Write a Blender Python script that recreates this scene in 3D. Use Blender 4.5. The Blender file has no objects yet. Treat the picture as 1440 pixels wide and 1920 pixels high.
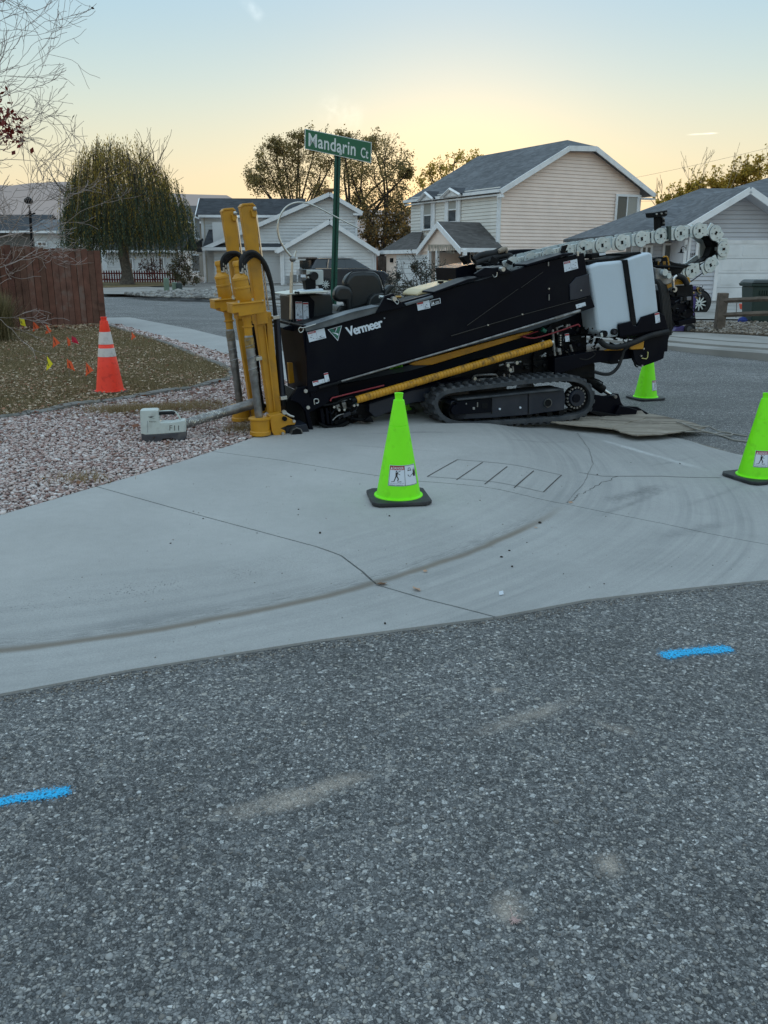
import bpy, bmesh, math, random
import numpy as np
from mathutils import Vector, Matrix
R = math.radians
random.seed(7); rng = np.random.default_rng(7)
SC = bpy.context.scene
COL = SC.collection

# ------------------------------------------------------------------ camera
HCAM = 1.55
SY = 1600.0 / 1440.0
TH = math.atan(472 / 1600.0)
cam = bpy.data.cameras.new('camera'); camo = bpy.data.objects.new('camera', cam); COL.objects.link(camo)
camo.location = (0, 0, HCAM); camo.rotation_euler = (R(90) - TH, 0, 0)
cam.sensor_fit = 'VERTICAL'; cam.sensor_height = 36; cam.lens = 30.0
cam.clip_start = 0.05; cam.clip_end = 30000
SC.camera = camo

# ------------------------------------------------------------------ sky and sun
W = bpy.data.worlds.new('World'); SC.world = W; W.use_nodes = True
SUN_AZ = math.atan2(130 / 1600.0, 1.07); SUN_EL = R(2.6)
def build_world():
    nt = W.node_tree; nt.nodes.clear(); N = nt.nodes.new; L = nt.links.new
    out = N('ShaderNodeOutputWorld'); bg = N('ShaderNodeBackground')
    sky = N('ShaderNodeTexSky'); sky.sky_type = 'NISHITA'; sky.sun_disc = False
    sky.sun_elevation = SUN_EL; sky.sun_rotation = SUN_AZ
    sky.altitude = 1400; sky.air_density = 1.0; sky.dust_density = 0.6; sky.ozone_density = 1.6
    sc_ = N('ShaderNodeVectorMath'); sc_.operation = 'SCALE'; sc_.inputs['Scale'].default_value = 0.012
    L(sky.outputs[0], sc_.inputs[0])
    tc = N('ShaderNodeTexCoord'); sep = N('ShaderNodeSeparateXYZ'); L(tc.outputs['Generated'], sep.inputs[0])
    # dusk gradient of thin high haze, by elevation
    rp = N('ShaderNodeValToRGB'); L(sep.outputs[2], rp.inputs[0])
    cr = rp.color_ramp; cr.interpolation = 'B_SPLINE'
    els = [(0.0, (0.66, 0.50, 0.33)), (0.05, (0.65, 0.50, 0.31)), (0.11, (0.57, 0.54, 0.38)), (0.18, (0.41, 0.51, 0.49)),
           (0.27, (0.25, 0.41, 0.53)), (0.5, (0.41, 0.57, 0.68)), (1.0, (0.56, 0.70, 0.81))]
    while len(cr.elements) < len(els): cr.elements.new(0.5)
    for e, (p, c) in zip(cr.elements, els): e.position = p; e.color = (*c, 1)
    # glow round the place where the sun has gone down
    sd = Vector((math.sin(SUN_AZ) * math.cos(R(3)), math.cos(SUN_AZ) * math.cos(R(3)), math.sin(R(3))))
    dt = N('ShaderNodeVectorMath'); dt.operation = 'DOT_PRODUCT'; dt.inputs[1].default_value = sd
    nm = N('ShaderNodeVectorMath'); nm.operation = 'NORMALIZE'; L(tc.outputs['Generated'], nm.inputs[0]); L(nm.outputs[0], dt.inputs[0])
    def glow(power, k, col):
        p = N('ShaderNodeMath'); p.operation = 'POWER'; p.use_clamp = False; L(dt.outputs['Value'], p.inputs[0]); p.inputs[1].default_value = power
        mx = N('ShaderNodeMath'); mx.operation = 'MAXIMUM'; L(dt.outputs['Value'], mx.inputs[0]); mx.inputs[1].default_value = 0
        L(mx.outputs[0], p.inputs[0])
        s = N('ShaderNodeVectorMath'); s.operation = 'SCALE'; s.inputs[0].default_value = [c * k for c in col]; L(p.outputs[0], s.inputs['Scale'])
        return s
    def add(a, b):
        s = N('ShaderNodeVectorMath'); s.operation = 'ADD'; L(a.outputs[0], s.inputs[0]); L(b.outputs[0], s.inputs[1]); return s
    g = add(glow(110, 0.26, (1.0, 0.50, 0.06)), glow(18, 0.09, (1.0, 0.42, 0.06)))
    half = N('ShaderNodeVectorMath'); half.operation = 'SCALE'; half.inputs['Scale'].default_value = SKY_K; L(rp.outputs[0], half.inputs[0])
    tot = add(add(sc_, half), g)
    # thin contrails and a wisp of cirrus
    def streak(px0, py0, px1, py1, wid, k, rough):
        a = Vector(ray(px0, py0)).normalized(); b = Vector(ray(px1, py1)).normalized()
        mid = (a + b).normalized(); ax = (b - a).normalized(); nn = mid.cross(ax).normalized()
        hl = (b - a).length / 2
        def absdot(v, off=0):
            d = N('ShaderNodeVectorMath'); d.operation = 'DOT_PRODUCT'; L(nm.outputs[0], d.inputs[0]); d.inputs[1].default_value = v
            m = N('ShaderNodeMath'); m.operation = 'ABSOLUTE'; L(d.outputs['Value'], m.inputs[0]); return m
        def band(m, w, w0=0.0):
            r = N('ShaderNodeMapRange'); r.interpolation_type = 'SMOOTHSTEP'; L(m.outputs[0], r.inputs[0])
            r.inputs[1].default_value = w; r.inputs[2].default_value = w0; r.inputs[3].default_value = 0; r.inputs[4].default_value = 1; return r
        m1 = band(absdot(ax), hl, hl * 0.4); m2 = band(absdot(nn), wid)
        m0 = N('ShaderNodeMath'); m0.operation = 'MULTIPLY'; L(m1.outputs[0], m0.inputs[0]); L(m2.outputs[0], m0.inputs[1])
        nz = N('ShaderNodeTexNoise'); nz.inputs['Scale'].default_value = rough; nz.inputs['Detail'].default_value = 5; L(nm.outputs[0], nz.inputs[0])
        pr = N('ShaderNodeMapRange'); L(nz.outputs[0], pr.inputs[0]); pr.inputs[1].default_value = 0.35; pr.inputs[2].default_value = 0.6; pr.inputs[3].default_value = 0.2
        mm = N('ShaderNodeMath'); mm.operation = 'MULTIPLY'; L(m0.outputs[0], mm.inputs[0]); L(pr.outputs[0], mm.inputs[1])
        # only in front
        f = N('ShaderNodeMath'); f.operation = 'GREATER_THAN'; L(sep.outputs[1], f.inputs[0]); f.inputs[1].default_value = 0
        m3 = N('ShaderNodeMath'); m3.operation = 'MULTIPLY'; L(mm.outputs[0], m3.inputs[0]); L(f.outputs[0], m3.inputs[1])
        s = N('ShaderNodeVectorMath'); s.operation = 'SCALE'; s.inputs[0].default_value = (k, k * 0.93, k * 0.85); L(m3.outputs[0], s.inputs['Scale'])
        return s
    for q in [(1283, 253, 1352, 249, 0.0012, 0.35, 40), (590, 190, 690, 232, 0.02, 0.07, 90), (600, 196, 650, 220, 0.003, 0.07, 90), (450, -10, 495, 40, 0.008, 0.12, 60)]:
        tot = add(tot, streak(*q))
    L(tot.outputs[0], bg.inputs[0]); bg.inputs[1].default_value = 1.0
    L(bg.outputs[0], out.inputs[0])
SKY_K = 1.0
F_ = 1600.0
cT, sT = math.cos(TH), math.sin(TH)
def ray(px, py):
    yu = (960 - py) / F_
    return np.array([(px - 720) / F_, cT + yu * sT, -sT + yu * cT])
build_world()
sl = bpy.data.lights.new('sun', 'SUN'); sl.energy = 1.2; sl.angle = R(10); sl.color = (1.0, 0.62, 0.32)
so = bpy.data.objects.new('sun', sl); COL.objects.link(so)
so.rotation_euler = (R(90) - SUN_EL, 0, math.pi - SUN_AZ)
SC.view_settings.view_transform = 'Standard'; SC.view_settings.look = 'None'
SC.view_settings.exposure = 0.5; SC.view_settings.gamma = 1.0; SC.view_settings.use_curve_mapping = False

# ------------------------------------------------------------------ picture-to-place helpers
def gp(px, py, z=0.0):
    d = ray(px, py); t = (z - HCAM) / d[2]
    return np.array([d[0] * t, d[1] * t, z])
def at(px, py, Y):
    d = ray(px, py); t = Y / d[1]
    return np.array([d[0] * t, Y, HCAM + d[2] * t])
class Plane:
    """a vertical plane in the place: u runs along it, n points away from the street side"""
    def __init__(s, P, yaw):
        s.P = np.array([P[0], P[1], 0.0]); a = R(yaw); s.yaw = yaw
        s.u = np.array([math.cos(a), math.sin(a), 0.0]); s.n = np.array([-math.sin(a), math.cos(a), 0.0])
    def pt(s, px, py, d=0.0):
        r = ray(px, py); O = np.array([0, 0, HCAM]); Q = s.P + s.n * d
        t = s.n @ (Q - O) / (s.n @ r); return O + r * t
    def sz(s, px, py, d=0.0):
        p = s.pt(px, py, d); return (float((p - s.P) @ s.u), float(p[2]))
    def w(s, a, z, d=0.0):
        return s.P + s.u * a + s.n * d + np.array([0, 0, z])

# ------------------------------------------------------------------ object helpers
def props(o, label=None, cat=None, group=None, kind=None):
    if label: o['label'] = label
    if cat: o['category'] = cat
    if group: o['group'] = group
    if kind: o['kind'] = kind
    return o
def thing(name, loc, label, cat, group=None):
    o = bpy.data.objects.new(name, None); COL.objects.link(o); o.location = loc; o.empty_display_size = 0.1
    return props(o, label, cat, group)
def root_of(o):
    while o.parent: o = o.parent
    return o
def mk(name, V, Fc, mat, parent=None, smooth=False, bevel=0.0, local=False, seg=2):
    """one mesh object; V in world coordinates unless local"""
    me = bpy.data.meshes.new(name)
    V = np.asarray(V, dtype=float).reshape(-1, 3)
    if parent is not None and not local:
        V = V - np.array(root_of(parent).location)
    me.from_pydata([tuple(v) for v in V], [], [tuple(f) for f in Fc])
    bm = bmesh.new(); bm.from_mesh(me); bmesh.ops.recalc_face_normals(bm, faces=bm.faces); bm.to_mesh(me); bm.free()
    if isinstance(mat, (list, tuple)):
        for m in mat: me.materials.append(m)
    elif mat: me.materials.append(mat)
    if smooth:
        me.polygons.foreach_set('use_smooth', [True] * len(me.polygons))
        if smooth != 'all':
            try: me.set_sharp_from_angle(angle=R(40))
            except Exception: pass
    o = bpy.data.objects.new(name, me); COL.objects.link(o)
    if parent is not None: o.parent = parent
    if bevel:
        b = o.modifiers.new('bevel', 'BEVEL'); b.width = bevel; b.segments = seg; b.limit_method = 'ANGLE'; b.angle_limit = R(35)
    return o
class G:
    """collects simple solids, then becomes one mesh"""
    def __init__(s): s.V = []; s.F = []
    def raw(s, V, Fc):
        k = len(s.V); s.V += [np.asarray(v, float) for v in V]; s.F += [tuple(i + k for i in f) for f in Fc]; return s
    def prism(s, pts, vec):
        n = len(pts); vec = np.asarray(vec, float); P = [np.asarray(p, float) for p in pts]
        return s.raw(P + [p + vec for p in P], [tuple(range(n))[::-1], tuple(range(n, 2 * n))] + [(i, (i + 1) % n, n + (i + 1) % n, n + i) for i in range(n)])
    def box(s, c, h, ax=None):
        ax = np.eye(3) if ax is None else np.asarray(ax, float); c = np.asarray(c, float)
        V = [c + ax[0] * h[0] * i + ax[1] * h[1] * j + ax[2] * h[2] * k for i in (-1, 1) for j in (-1, 1) for k in (-1, 1)]
        return s.raw(V, [(0, 1, 3, 2), (4, 6, 7, 5), (0, 4, 5, 1), (2, 3, 7, 6), (0, 2, 6, 4), (1, 5, 7, 3)])
    def tube(s, pts, r, n=10, cap=True):
        P = [np.asarray(p, float) for p in pts]; m = len(P)
        rs = [r] * m if np.isscalar(r) else list(r)
        T = []
        for i in range(m):
            t = P[min(i + 1, m - 1)] - P[max(i - 1, 0)]; l = np.linalg.norm(t); T.append(t / l if l > 1e-9 else np.array([0, 0, 1.0]))
        a = np.cross(T[0], [0, 0, 1.0]); 
        if np.linalg.norm(a) < 0.1: a = np.cross(T[0], [1.0, 0, 0])
        a /= np.linalg.norm(a); V = []
        for i in range(m):
            a = a - T[i] * (a @ T[i]); a /= np.linalg.norm(a); b = np.cross(T[i], a)
            for k in range(n):
                q = 2 * math.pi * k / n; V.append(P[i] + (a * math.cos(q) + b * math.sin(q)) * rs[i])
        Fc = [(i * n + k, i * n + (k + 1) % n, (i + 1) * n + (k + 1) % n, (i + 1) * n + k) for i in range(m - 1) for k in range(n)]
        if cap: Fc += [tuple(range(n))[::-1], tuple(range((m - 1) * n, m * n))]
        return s.raw(V, Fc)
    def disc(s, c, axis, r, h, n=20):
        c = np.asarray(c, float); axis = np.asarray(axis, float) / np.linalg.norm(axis)
        return s.tube([c - axis * h / 2, c + axis * h / 2], r, n)
    def lathe(s, p0, axis, prof, n=24, cap=True):
        p0 = np.asarray(p0, float); axis = np.asarray(axis, float) / np.linalg.norm(axis)
        pts = [p0 + axis * t for t, r in prof]
        a = np.cross(axis, [0, 0, 1.0]); 
        if np.linalg.norm(a) < 0.1: a = np.cross(axis, [1.0, 0, 0])
        a /= np.linalg.norm(a); b = np.cross(axis, a); V = []; m = len(prof)
        for i in range(m):
            for k in range(n):
                q = 2 * math.pi * k / n; V.append(pts[i] + (a * math.cos(q) + b * math.sin(q)) * prof[i][1])
        Fc = [(i * n + k, i * n + (k + 1) % n, (i + 1) * n + (k + 1) % n, (i + 1) * n + k) for i in range(m - 1) for k in range(n)]
        if cap: Fc += [tuple(range(n))[::-1], tuple(range((m - 1) * n, m * n))]
        return s.raw(V, Fc)
    def sphere(s, c, r, n=10):
        prof = [(-math.cos(math.pi * i / n) , max(1e-4, math.sin(math.pi * i / n))) for i in range(n + 1)]
        return s.lathe(np.asarray(c, float), (0, 0, 1), [(t * r, q * r) for t, q in prof], 2 * n, cap=False)
    def mk(s, name, mat, parent=None, **k): return mk(name, s.V, s.F, mat, parent, **k)
def children_of(o): return [c for c in bpy.data.objects if c.parent == o]
def copy_tree(o, parent=None):
    c = o.copy(); COL.objects.link(c); c.parent = parent
    for ch in children_of(o): copy_tree(ch, c)
    return c
def spline(P, k=6):
    P = [np.asarray(p, float) for p in P]; Q = [P[0]] + P + [P[-1]]; out = []
    for i in range(1, len(Q) - 2):
        for j in range(k):
            t = j / k; a, b, c, d = Q[i - 1], Q[i], Q[i + 1], Q[i + 2]
            out.append(0.5 * ((2 * b) + (-a + c) * t + (2 * a - 5 * b + 4 * c - d) * t * t + (-a + 3 * b - 3 * c + d) * t ** 3))
    out.append(P[-1]); return out
_tm = {}
def text_mesh(s, bold=0.0, shear=0.0, space=1.0):
    """letters as flat 2D mesh: height of a capital about 0.73, left aligned at 0"""
    k = (s, bold, shear, space)
    if k in _tm: return _tm[k]
    cu = bpy.data.curves.new('lettering', 'FONT'); cu.body = s; cu.size = 1.0; cu.offset = bold; cu.shear = shear; cu.space_character = space; cu.resolution_u = 4
    ob = bpy.data.objects.new('lettering', cu); COL.objects.link(ob)
    bpy.context.view_layer.update()
    me = bpy.data.meshes.new_from_object(ob.evaluated_get(bpy.context.evaluated_depsgraph_get()))
    V = np.array([v.co[:2] for v in me.vertices]); Fc = [tuple(p.vertices) for p in me.polygons]
    bpy.data.objects.remove(ob); bpy.data.curves.remove(cu); bpy.data.meshes.remove(me)
    _tm[k] = (V, Fc); return V, Fc
def write(s, fn, width, height, bold=0.0, **k):
    """returns V,F of text scaled to width x height (capitals), mapped by fn(x,y)->3D"""
    V, Fc = text_mesh(s, bold, **k); mn = V.min(0); mx = V.max(0)
    X = (V[:, 0] - mn[0]) / (mx[0] - mn[0]) * width; Y = (V[:, 1] - mn[1]) / (mx[1] - mn[1]) * height
    return [fn(x, y) for x, y in zip(X, Y)], Fc

# ------------------------------------------------------------------ materials
def M(name, col, rough=0.6, metal=0.0, var=0.0, scale=8.0, bump=0.0, bscale=60.0, dirt=None, dscale=3.0, damt=0.5, spec=0.5, dlo=0.5, dhi=0.72, trans=0.0, coat=0.0):
    m = bpy.data.materials.new(name); m.use_nodes = True; nt = m.node_tree; N = nt.nodes.new; L = nt.links.new
    b = nt.nodes['Principled BSDF']; b.inputs['Roughness'].default_value = rough; b.inputs['Metallic'].default_value = metal
    b.inputs['Base Color'].default_value = (*col, 1); b.inputs['Specular IOR Level'].default_value = spec
    b.inputs['Coat Weight'].default_value = coat
    tc = N('ShaderNodeTexCoord'); src = None
    def noise(s, det=6):
        n = N('ShaderNodeTexNoise'); n.inputs['Scale'].default_value = s; n.inputs['Detail'].default_value = det; L(tc.outputs['Object'], n.inputs[0]); return n
    if var:
        n = noise(scale); r = N('ShaderNodeMapRange'); L(n.outputs[0], r.inputs[0]); r.inputs[1].default_value = .3; r.inputs[2].default_value = .7
        r.inputs[3].default_value = 1 - var; r.inputs[4].default_value = 1 + var
        s = N('ShaderNodeVectorMath'); s.operation = 'SCALE'; s.inputs[0].default_value = col; L(r.outputs[0], s.inputs['Scale']); src = s.outputs[0]
    if dirt:
        n = noise(dscale, 8); r = N('ShaderNodeMapRange'); L(n.outputs[0], r.inputs[0]); r.inputs[1].default_value = dlo; r.inputs[2].default_value = dhi; r.inputs[4].default_value = damt
        mx = N('ShaderNodeMix'); mx.data_type = 'RGBA'; L(r.outputs[0], mx.inputs[0])
        if src: L(src, mx.inputs[6])
        else: mx.inputs[6].default_value = (*col, 1)
        mx.inputs[7].default_value = (*dirt, 1); src = mx.outputs[2]
        rr = N('ShaderNodeMapRange'); L(r.outputs[0], rr.inputs[0]); rr.inputs[3].default_value = rough; rr.inputs[4].default_value = min(1, rough + .35); L(rr.outputs[0], b.inputs['Roughness'])
    if src: L(src, b.inputs['Base Color'])
    if bump:
        n = noise(bscale, 5); bp = N('ShaderNodeBump'); bp.inputs['Strength'].default_value = bump; bp.inputs['Distance'].default_value = .01; L(n.outputs[0], bp.inputs['Height']); L(bp.outputs[0], b.inputs['Normal'])
    if trans:
        out = nt.nodes['Material Output']; t = N('ShaderNodeBsdfTranslucent'); t.inputs[0].default_value = (*[min(1, c * 2.2) for c in col], 1)
        if src: pass
        ms = N('ShaderNodeMixShader'); ms.inputs[0].default_value = trans; L(b.outputs[0], ms.inputs[1]); L(t.outputs[0], ms.inputs[2]); L(ms.outputs[0], out.inputs[0])
    return m
def leafmat(name, cols, trans=0.35):
    """per-leaf colour by random island"""
    m = bpy.data.materials.new(name); m.use_nodes = True; nt = m.node_tree; N = nt.nodes.new; L = nt.links.new
    b = nt.nodes['Principled BSDF']; b.inputs['Roughness'].default_value = .65
    g = N('ShaderNodeNewGeometry'); rp = N('ShaderNodeValToRGB'); L(g.outputs['Random Per Island'], rp.inputs[0])
    cr = rp.color_ramp
    while len(cr.elements) < len(cols): cr.elements.new(.5)
    for i, (e, c) in enumerate(zip(cr.elements, cols)): e.position = i / (len(cols) - 1); e.color = (*c, 1)
    L(rp.outputs[0], b.inputs['Base Color'])
    if trans:
        out = nt.nodes['Material Output']; t = N('ShaderNodeBsdfTranslucent'); L(rp.outputs[0], t.inputs[0])
        ms = N('ShaderNodeMixShader'); ms.inputs[0].default_value = trans; L(b.outputs[0], ms.inputs[1]); L(t.outputs[0], ms.inputs[2]); L(ms.outputs[0], out.inputs[0])
    return m

black = M('black_paint', (.0025, .0035, .008), .36, 0, .15, 3, .0, dirt=(.02, .02, .02), dscale=2.5, damt=.25, spec=.10)
blackm = M('matt_black_steel', (.004, .005, .007), .5, 0, .2, 6, .15, 40, dirt=(.035, .03, .027), dscale=6, damt=.3, spec=.14)
rubber = M('black_rubber', (.010, .011, .013), .6, 0, .2, 12, .2, 80, dirt=(.06, .055, .05), dscale=9, damt=.35, spec=.3)
trackm = M('dusty_track_rubber', (.035, .04, .048), .75, 0, .3, 9, .4, 50, dirt=(.11, .11, .115), dscale=5, damt=.7)
yellow = M('yellow_paint', (.50, .235, .010), .42, 0, .12, 5, .05, 30, dirt=(.20, .12, .04), dscale=7, damt=.55, dlo=.52, dhi=.8)
steel = M('worn_steel', (.26, .26, .26), .42, .75, .35, 14, .35, 50, dirt=(.12, .10, .085), dscale=10, damt=.6)
galv = M('galvanised_link_plate', (.58, .64, .65), .42, .45, .12, 12, .05, 30, dirt=(.35, .42, .42), dscale=14, damt=.6)
chrome = M('chrome_rod', (.62, .63, .64), .2, 1.0, .05, 10)
zinc = M('zinc_fitting', (.5, .5, .48), .35, .8, .1, 20)
greyrail = M('grey_steel_rail', (.12, .14, .16), .38, .5, .3, 9, .1, 30)
tank = M('white_plastic_tank', (.52, .60, .68), .45, 0, .04, 3, dirt=(.42, .45, .47), dscale=3, damt=.35)
decal = M('white_decal', (.62, .68, .76), .4)
decred = M('red_print', (.36, .02, .03), .4)
decgrn = M('green_print', (.012, .12, .08), .4)
decblk = M('black_print', (.012, .012, .014), .45)
decgry = M('grey_print', (.16, .18, .22), .5)
red = M('red_hose', (.26, .02, .03), .45, dirt=(.08, .04, .03), dscale=12, damt=.5)
seatm = M('black_vinyl', (.014, .018, .021), .36, 0, .1, 20, .1, 120, spec=.5)
navy = M('navy_panel', (.006, .011, .024), .4, 0, .1, 4, dirt=(.05, .05, .06), dscale=4, damt=.35)
silver = M('silver_tube', (.55, .54, .50), .3, .8, .15, 9)
brass = M('brass', (.35, .22, .07), .35, .8)
glassdk = M('dark_glass', (.02, .025, .03), .06, 0, spec=.8)
white = M('white_trim_paint', (.82, .83, .85), .55, 0, .04, 3, dirt=(.45, .45, .44), dscale=2, damt=.3)

# ================================================================== GROUND
def pnode(nt):
    return nt.nodes.new, nt.links.new
def surf_mat(name, kind):
    m = bpy.data.materials.new(name); m.use_nodes = True; nt = m.node_tree; N, L = pnode(nt)
    b = nt.nodes['Principled BSDF']; tc = N('ShaderNodeTexCoord'); P = tc.outputs['Object']
    def math_(op, a, c=None, clamp=False):
        n = N('ShaderNodeMath'); n.operation = op; n.use_clamp = clamp
        for i, v in enumerate((a, c)):
            if v is None: continue
            if isinstance(v, (int, float)): n.inputs[i].default_value = v
            else: L(v, n.inputs[i])
        return n.outputs[0]
    def vec(op, a, c=None):
        n = N('ShaderNodeVectorMath'); n.operation = op
        for i, v in enumerate((a, c)):
            if v is None: continue
            if isinstance(v, tuple): n.inputs[i].default_value = v
            else: L(v, n.inputs[i])
        return n
    def noise(s, det=5, v=P, rough=.55):
        n = N('ShaderNodeTexNoise'); n.inputs['Scale'].default_value = s; n.inputs['Detail'].default_value = det; n.inputs['Roughness'].default_value = rough; L(v, n.inputs[0]); return n.outputs[0]
    def mr(v, a, c, lo=0., hi=1., smooth=False):
        n = N('ShaderNodeMapRange'); L(v, n.inputs[0]); n.inputs[1].default_value = a; n.inputs[2].default_value = c; n.inputs[3].default_value = lo; n.inputs[4].default_value = hi
        if smooth: n.interpolation_type = 'SMOOTHSTEP'
        return n.outputs[0]
    def mix(f, a, c):
        n = N('ShaderNodeMix'); n.data_type = 'RGBA'
        if isinstance(f, float): n.inputs[0].default_value = f
        else: L(f, n.inputs[0])
        for i, v in ((6, a), (7, c)):
            if isinstance(v, tuple): n.inputs[i].default_value = (*v, 1)
            else: L(v, n.inputs[i])
        return n.outputs[2]
    def scale(v, f):
        n = N('ShaderNodeVectorMath'); n.operation = 'SCALE'
        if isinstance(v, tuple): n.inputs[0].default_value = v
        else: L(v, n.inputs[0])
        if isinstance(f, float): n.inputs['Scale'].default_value = f
        else: L(f, n.inputs['Scale'])
        return n.outputs[0]
    def ramp(v, stops):
        n = N('ShaderNodeValToRGB'); L(v, n.inputs[0]); cr = n.color_ramp
        while len(cr.elements) < len(stops): cr.elements.new(.5)
        for e, (p, c) in zip(cr.elements, stops): e.position = p; e.color = (*c, 1)
        return n.outputs[0]
    def blob(c, ang, a, bb, rag=.5, rs=6.0, soft=1.0):
        v = vec('SUBTRACT', P, (c[0], c[1], 0)); r = N('ShaderNodeVectorRotate'); r.rotation_type = 'Z_AXIS'; L(v.outputs[0], r.inputs[0]); r.inputs['Angle'].default_value = -ang
        s = vec('MULTIPLY', r.outputs[0], (1 / a, 1 / bb, 0)); l = vec('LENGTH', s.outputs[0]).outputs['Value']
        l = math_('ADD', l, math_('MULTIPLY', math_('SUBTRACT', noise(rs), .5), rag * 2))
        return mr(l, 1.0, 1.0 - soft, 0, 1, True)
    def line(p0, p1, w, **k):
        p0 = np.array(p0); p1 = np.array(p1); d = p1 - p0
        return blob((p0 + p1) / 2, math.atan2(d[1], d[0]), np.hypot(*d) / 2, w, **k)
    return m, nt, N, L, b, P, math_, vec, noise, mr, mix, scale, ramp, blob, line
def ss(t): t = min(1.0, max(0.0, t)); return t * t * (3 - 2 * t)
def zs(x, y): return -.17 * ss((x - .2) / 2.7) * ss((y - 3.6) / 2.4) * (1 - ss((y - 12.2) / 6.6))      # the street falls away to the right
CX, CY, CR = -2.794, 7.652, 4.475
def zpad(x, y):
    r = math.hypot(x - CX, y - CY) if x > CX else abs(y - CY)
    s = r - CR
    if s < 0: t = max(0, 1 + s / .6); z = -.05 * t * t * (3 - 2 * t)
    else: z = -.05 + .008 * min(1, s / .5)
    return z + zs(x, y)
ZR = -.055
def zroad(x, y): return zs(x, y) + ZR
def gsurf(px, py, f):
    z = 0.0
    for _ in range(30):
        p = gp(px, py, z); z = .5 * z + .5 * f(p[0], p[1])
    return gp(px, py, z)
def g2(px, py, z=None): return tuple(gsurf(px, py, zpad)[:2]) if z is None else tuple(gp(px, py, z)[:2])
def gr(px, py): return tuple(gsurf(px, py, zroad)[:2])

# --- asphalt: dark binder with worn pebbles standing in it
m, nt, N, L, b, P, math_, vec, noise, mr, mix, scale, ramp, blob, line = surf_mat('asphalt_chip_surface', 0)
def vor(s, feat='F1', rnd=1.0):
    n = N('ShaderNodeTexVoronoi'); n.inputs['Scale'].default_value = s; n.feature = feat; n.inputs['Randomness'].default_value = rnd; L(warp, n.inputs[0]); return n
w0 = N('ShaderNodeTexNoise'); w0.inputs['Scale'].default_value = 40; L(P, w0.inputs[0])
w1 = vec('SUBTRACT', w0.outputs['Color'], (.5, .5, .5)); w2 = vec('MULTIPLY', w1.outputs[0], (.012, .012, 0)); warp = vec('ADD', P, w2.outputs[0]).outputs[0]
v1 = vor(102); v1e = vor(102, 'DISTANCE_TO_EDGE'); v2 = vor(240)
sepc = N('ShaderNodeSeparateColor'); L(v1.outputs['Color'], sepc.inputs[0])
stone = ramp(sepc.outputs[0], [(0, (.055, .057, .060)), (.35, (.118, .119, .120)), (.6, (.20, .201, .202)), (.8, (.285, .286, .284)), (.93, (.37, .35, .32)), (1, (.62, .62, .61))])
sep2 = N('ShaderNodeSeparateColor'); L(v2.outputs['Color'], sep2.inputs[0])
fine = ramp(sep2.outputs[1], [(0, (.065, .067, .07)), (.6, (.14, .142, .144)), (1, (.30, .30, .30))])
edge = mr(v1e.outputs['Distance'], .02, .10)
keep = math_('MULTIPLY', edge, mr(sepc.outputs[2], .22, .3))
col = mix(keep, fine, stone)
v3 = vor(58); v3e = vor(58, 'DISTANCE_TO_EDGE'); sep3 = N('ShaderNodeSeparateColor'); L(v3.outputs['Color'], sep3.inputs[0])
bigst = math_('MULTIPLY', mr(v3e.outputs['Distance'], .05, .12), mr(sep3.outputs[0], .80, .84)); col = mix(bigst, col, ramp(sep3.outputs[1], [(0, (.09, .095, .10)), (.5, (.24, .245, .25)), (.8, (.36, .34, .31)), (1, (.52, .53, .53))]))
big = mr(noise(.9, 6), .3, .7, .86, 1.16); col = scale(col, big)
col = scale(col, mr(noise(9, 4), .3, .7, .9, 1.1))
vs = vec('MULTIPLY', P, (.35, 1.6, 1)); col = scale(col, mr(noise(.8, 4, vs.outputs[0]), .35, .65, .90, 1.09))
oil = math_('MULTIPLY', mr(noise(1.7, 3), .64, .74), mr(noise(14, 4), .3, .6, .4, 1)); col = mix(math_('MULTIPLY', oil, .35), col, (.06, .062, .066))
dust = blob(gr(530, 1508), math.radians(24), .20, .055, rag=.5, rs=9); 
for q in [line(gr(360, 1540), gr(780, 1430), .055, rag=.5, rs=9), line(gr(840, 1390), gr(1150, 1290), .06, rag=.8, rs=7, soft=1.6), blob(gr(1142, 1622), 0, .062, .07, rag=.35, rs=14), blob(gr(935, 1293), 0, .05, .03, rag=.4, rs=16), blob(gr(950, 1700), 0, .07, .08, rag=.6, rs=14), line(gr(1090, 1345), gr(1210, 1385), .05, rag=.8, rs=10, soft=1.6)]:
    dust = math_('MAXIMUM', dust, q)
dust = math_('MULTIPLY', dust, mr(noise(120, 3), .3, .65, .5, 1.))
col = mix(dust, col, (.46, .40, .345))
# pale sealed-over cracks across the far street
for p0, p1, w in [((1100, 722), (1235, 714), .02), ((1235, 716), (1440, 713), .02), ((1240, 738), (1310, 733), .02), ((1190, 690), (1440, 697), .012)]:
    c = line(gr(*p0), gr(*p1), w, rag=.5, rs=3, soft=.8); col = mix(math_('MULTIPLY', c, .7), col, (.26, .26, .25))
sand = line(gr(1255, 818), gr(1385, 852), .05, rag=.5, rs=9); col = mix(math_('MULTIPLY', sand, .8), col, (.28, .24, .19))
L(col, b.inputs['Base Color']); b.inputs['Roughness'].default_value = .78; b.inputs['Specular IOR Level'].default_value = .35
hgt = math_('ADD', math_('MULTIPLY', mr(v1e.outputs['Distance'], 0, .22), mr(sepc.outputs[1], 0, 1, .35, 1)), math_('MULTIPLY', noise(300, 3), .35))
bp = N('ShaderNodeBump'); bp.inputs['Strength'].default_value = .9; bp.inputs['Distance'].default_value = .006; L(hgt, bp.inputs['Height']); L(bp.outputs[0], b.inputs['Normal'])
asphalt = m

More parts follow.
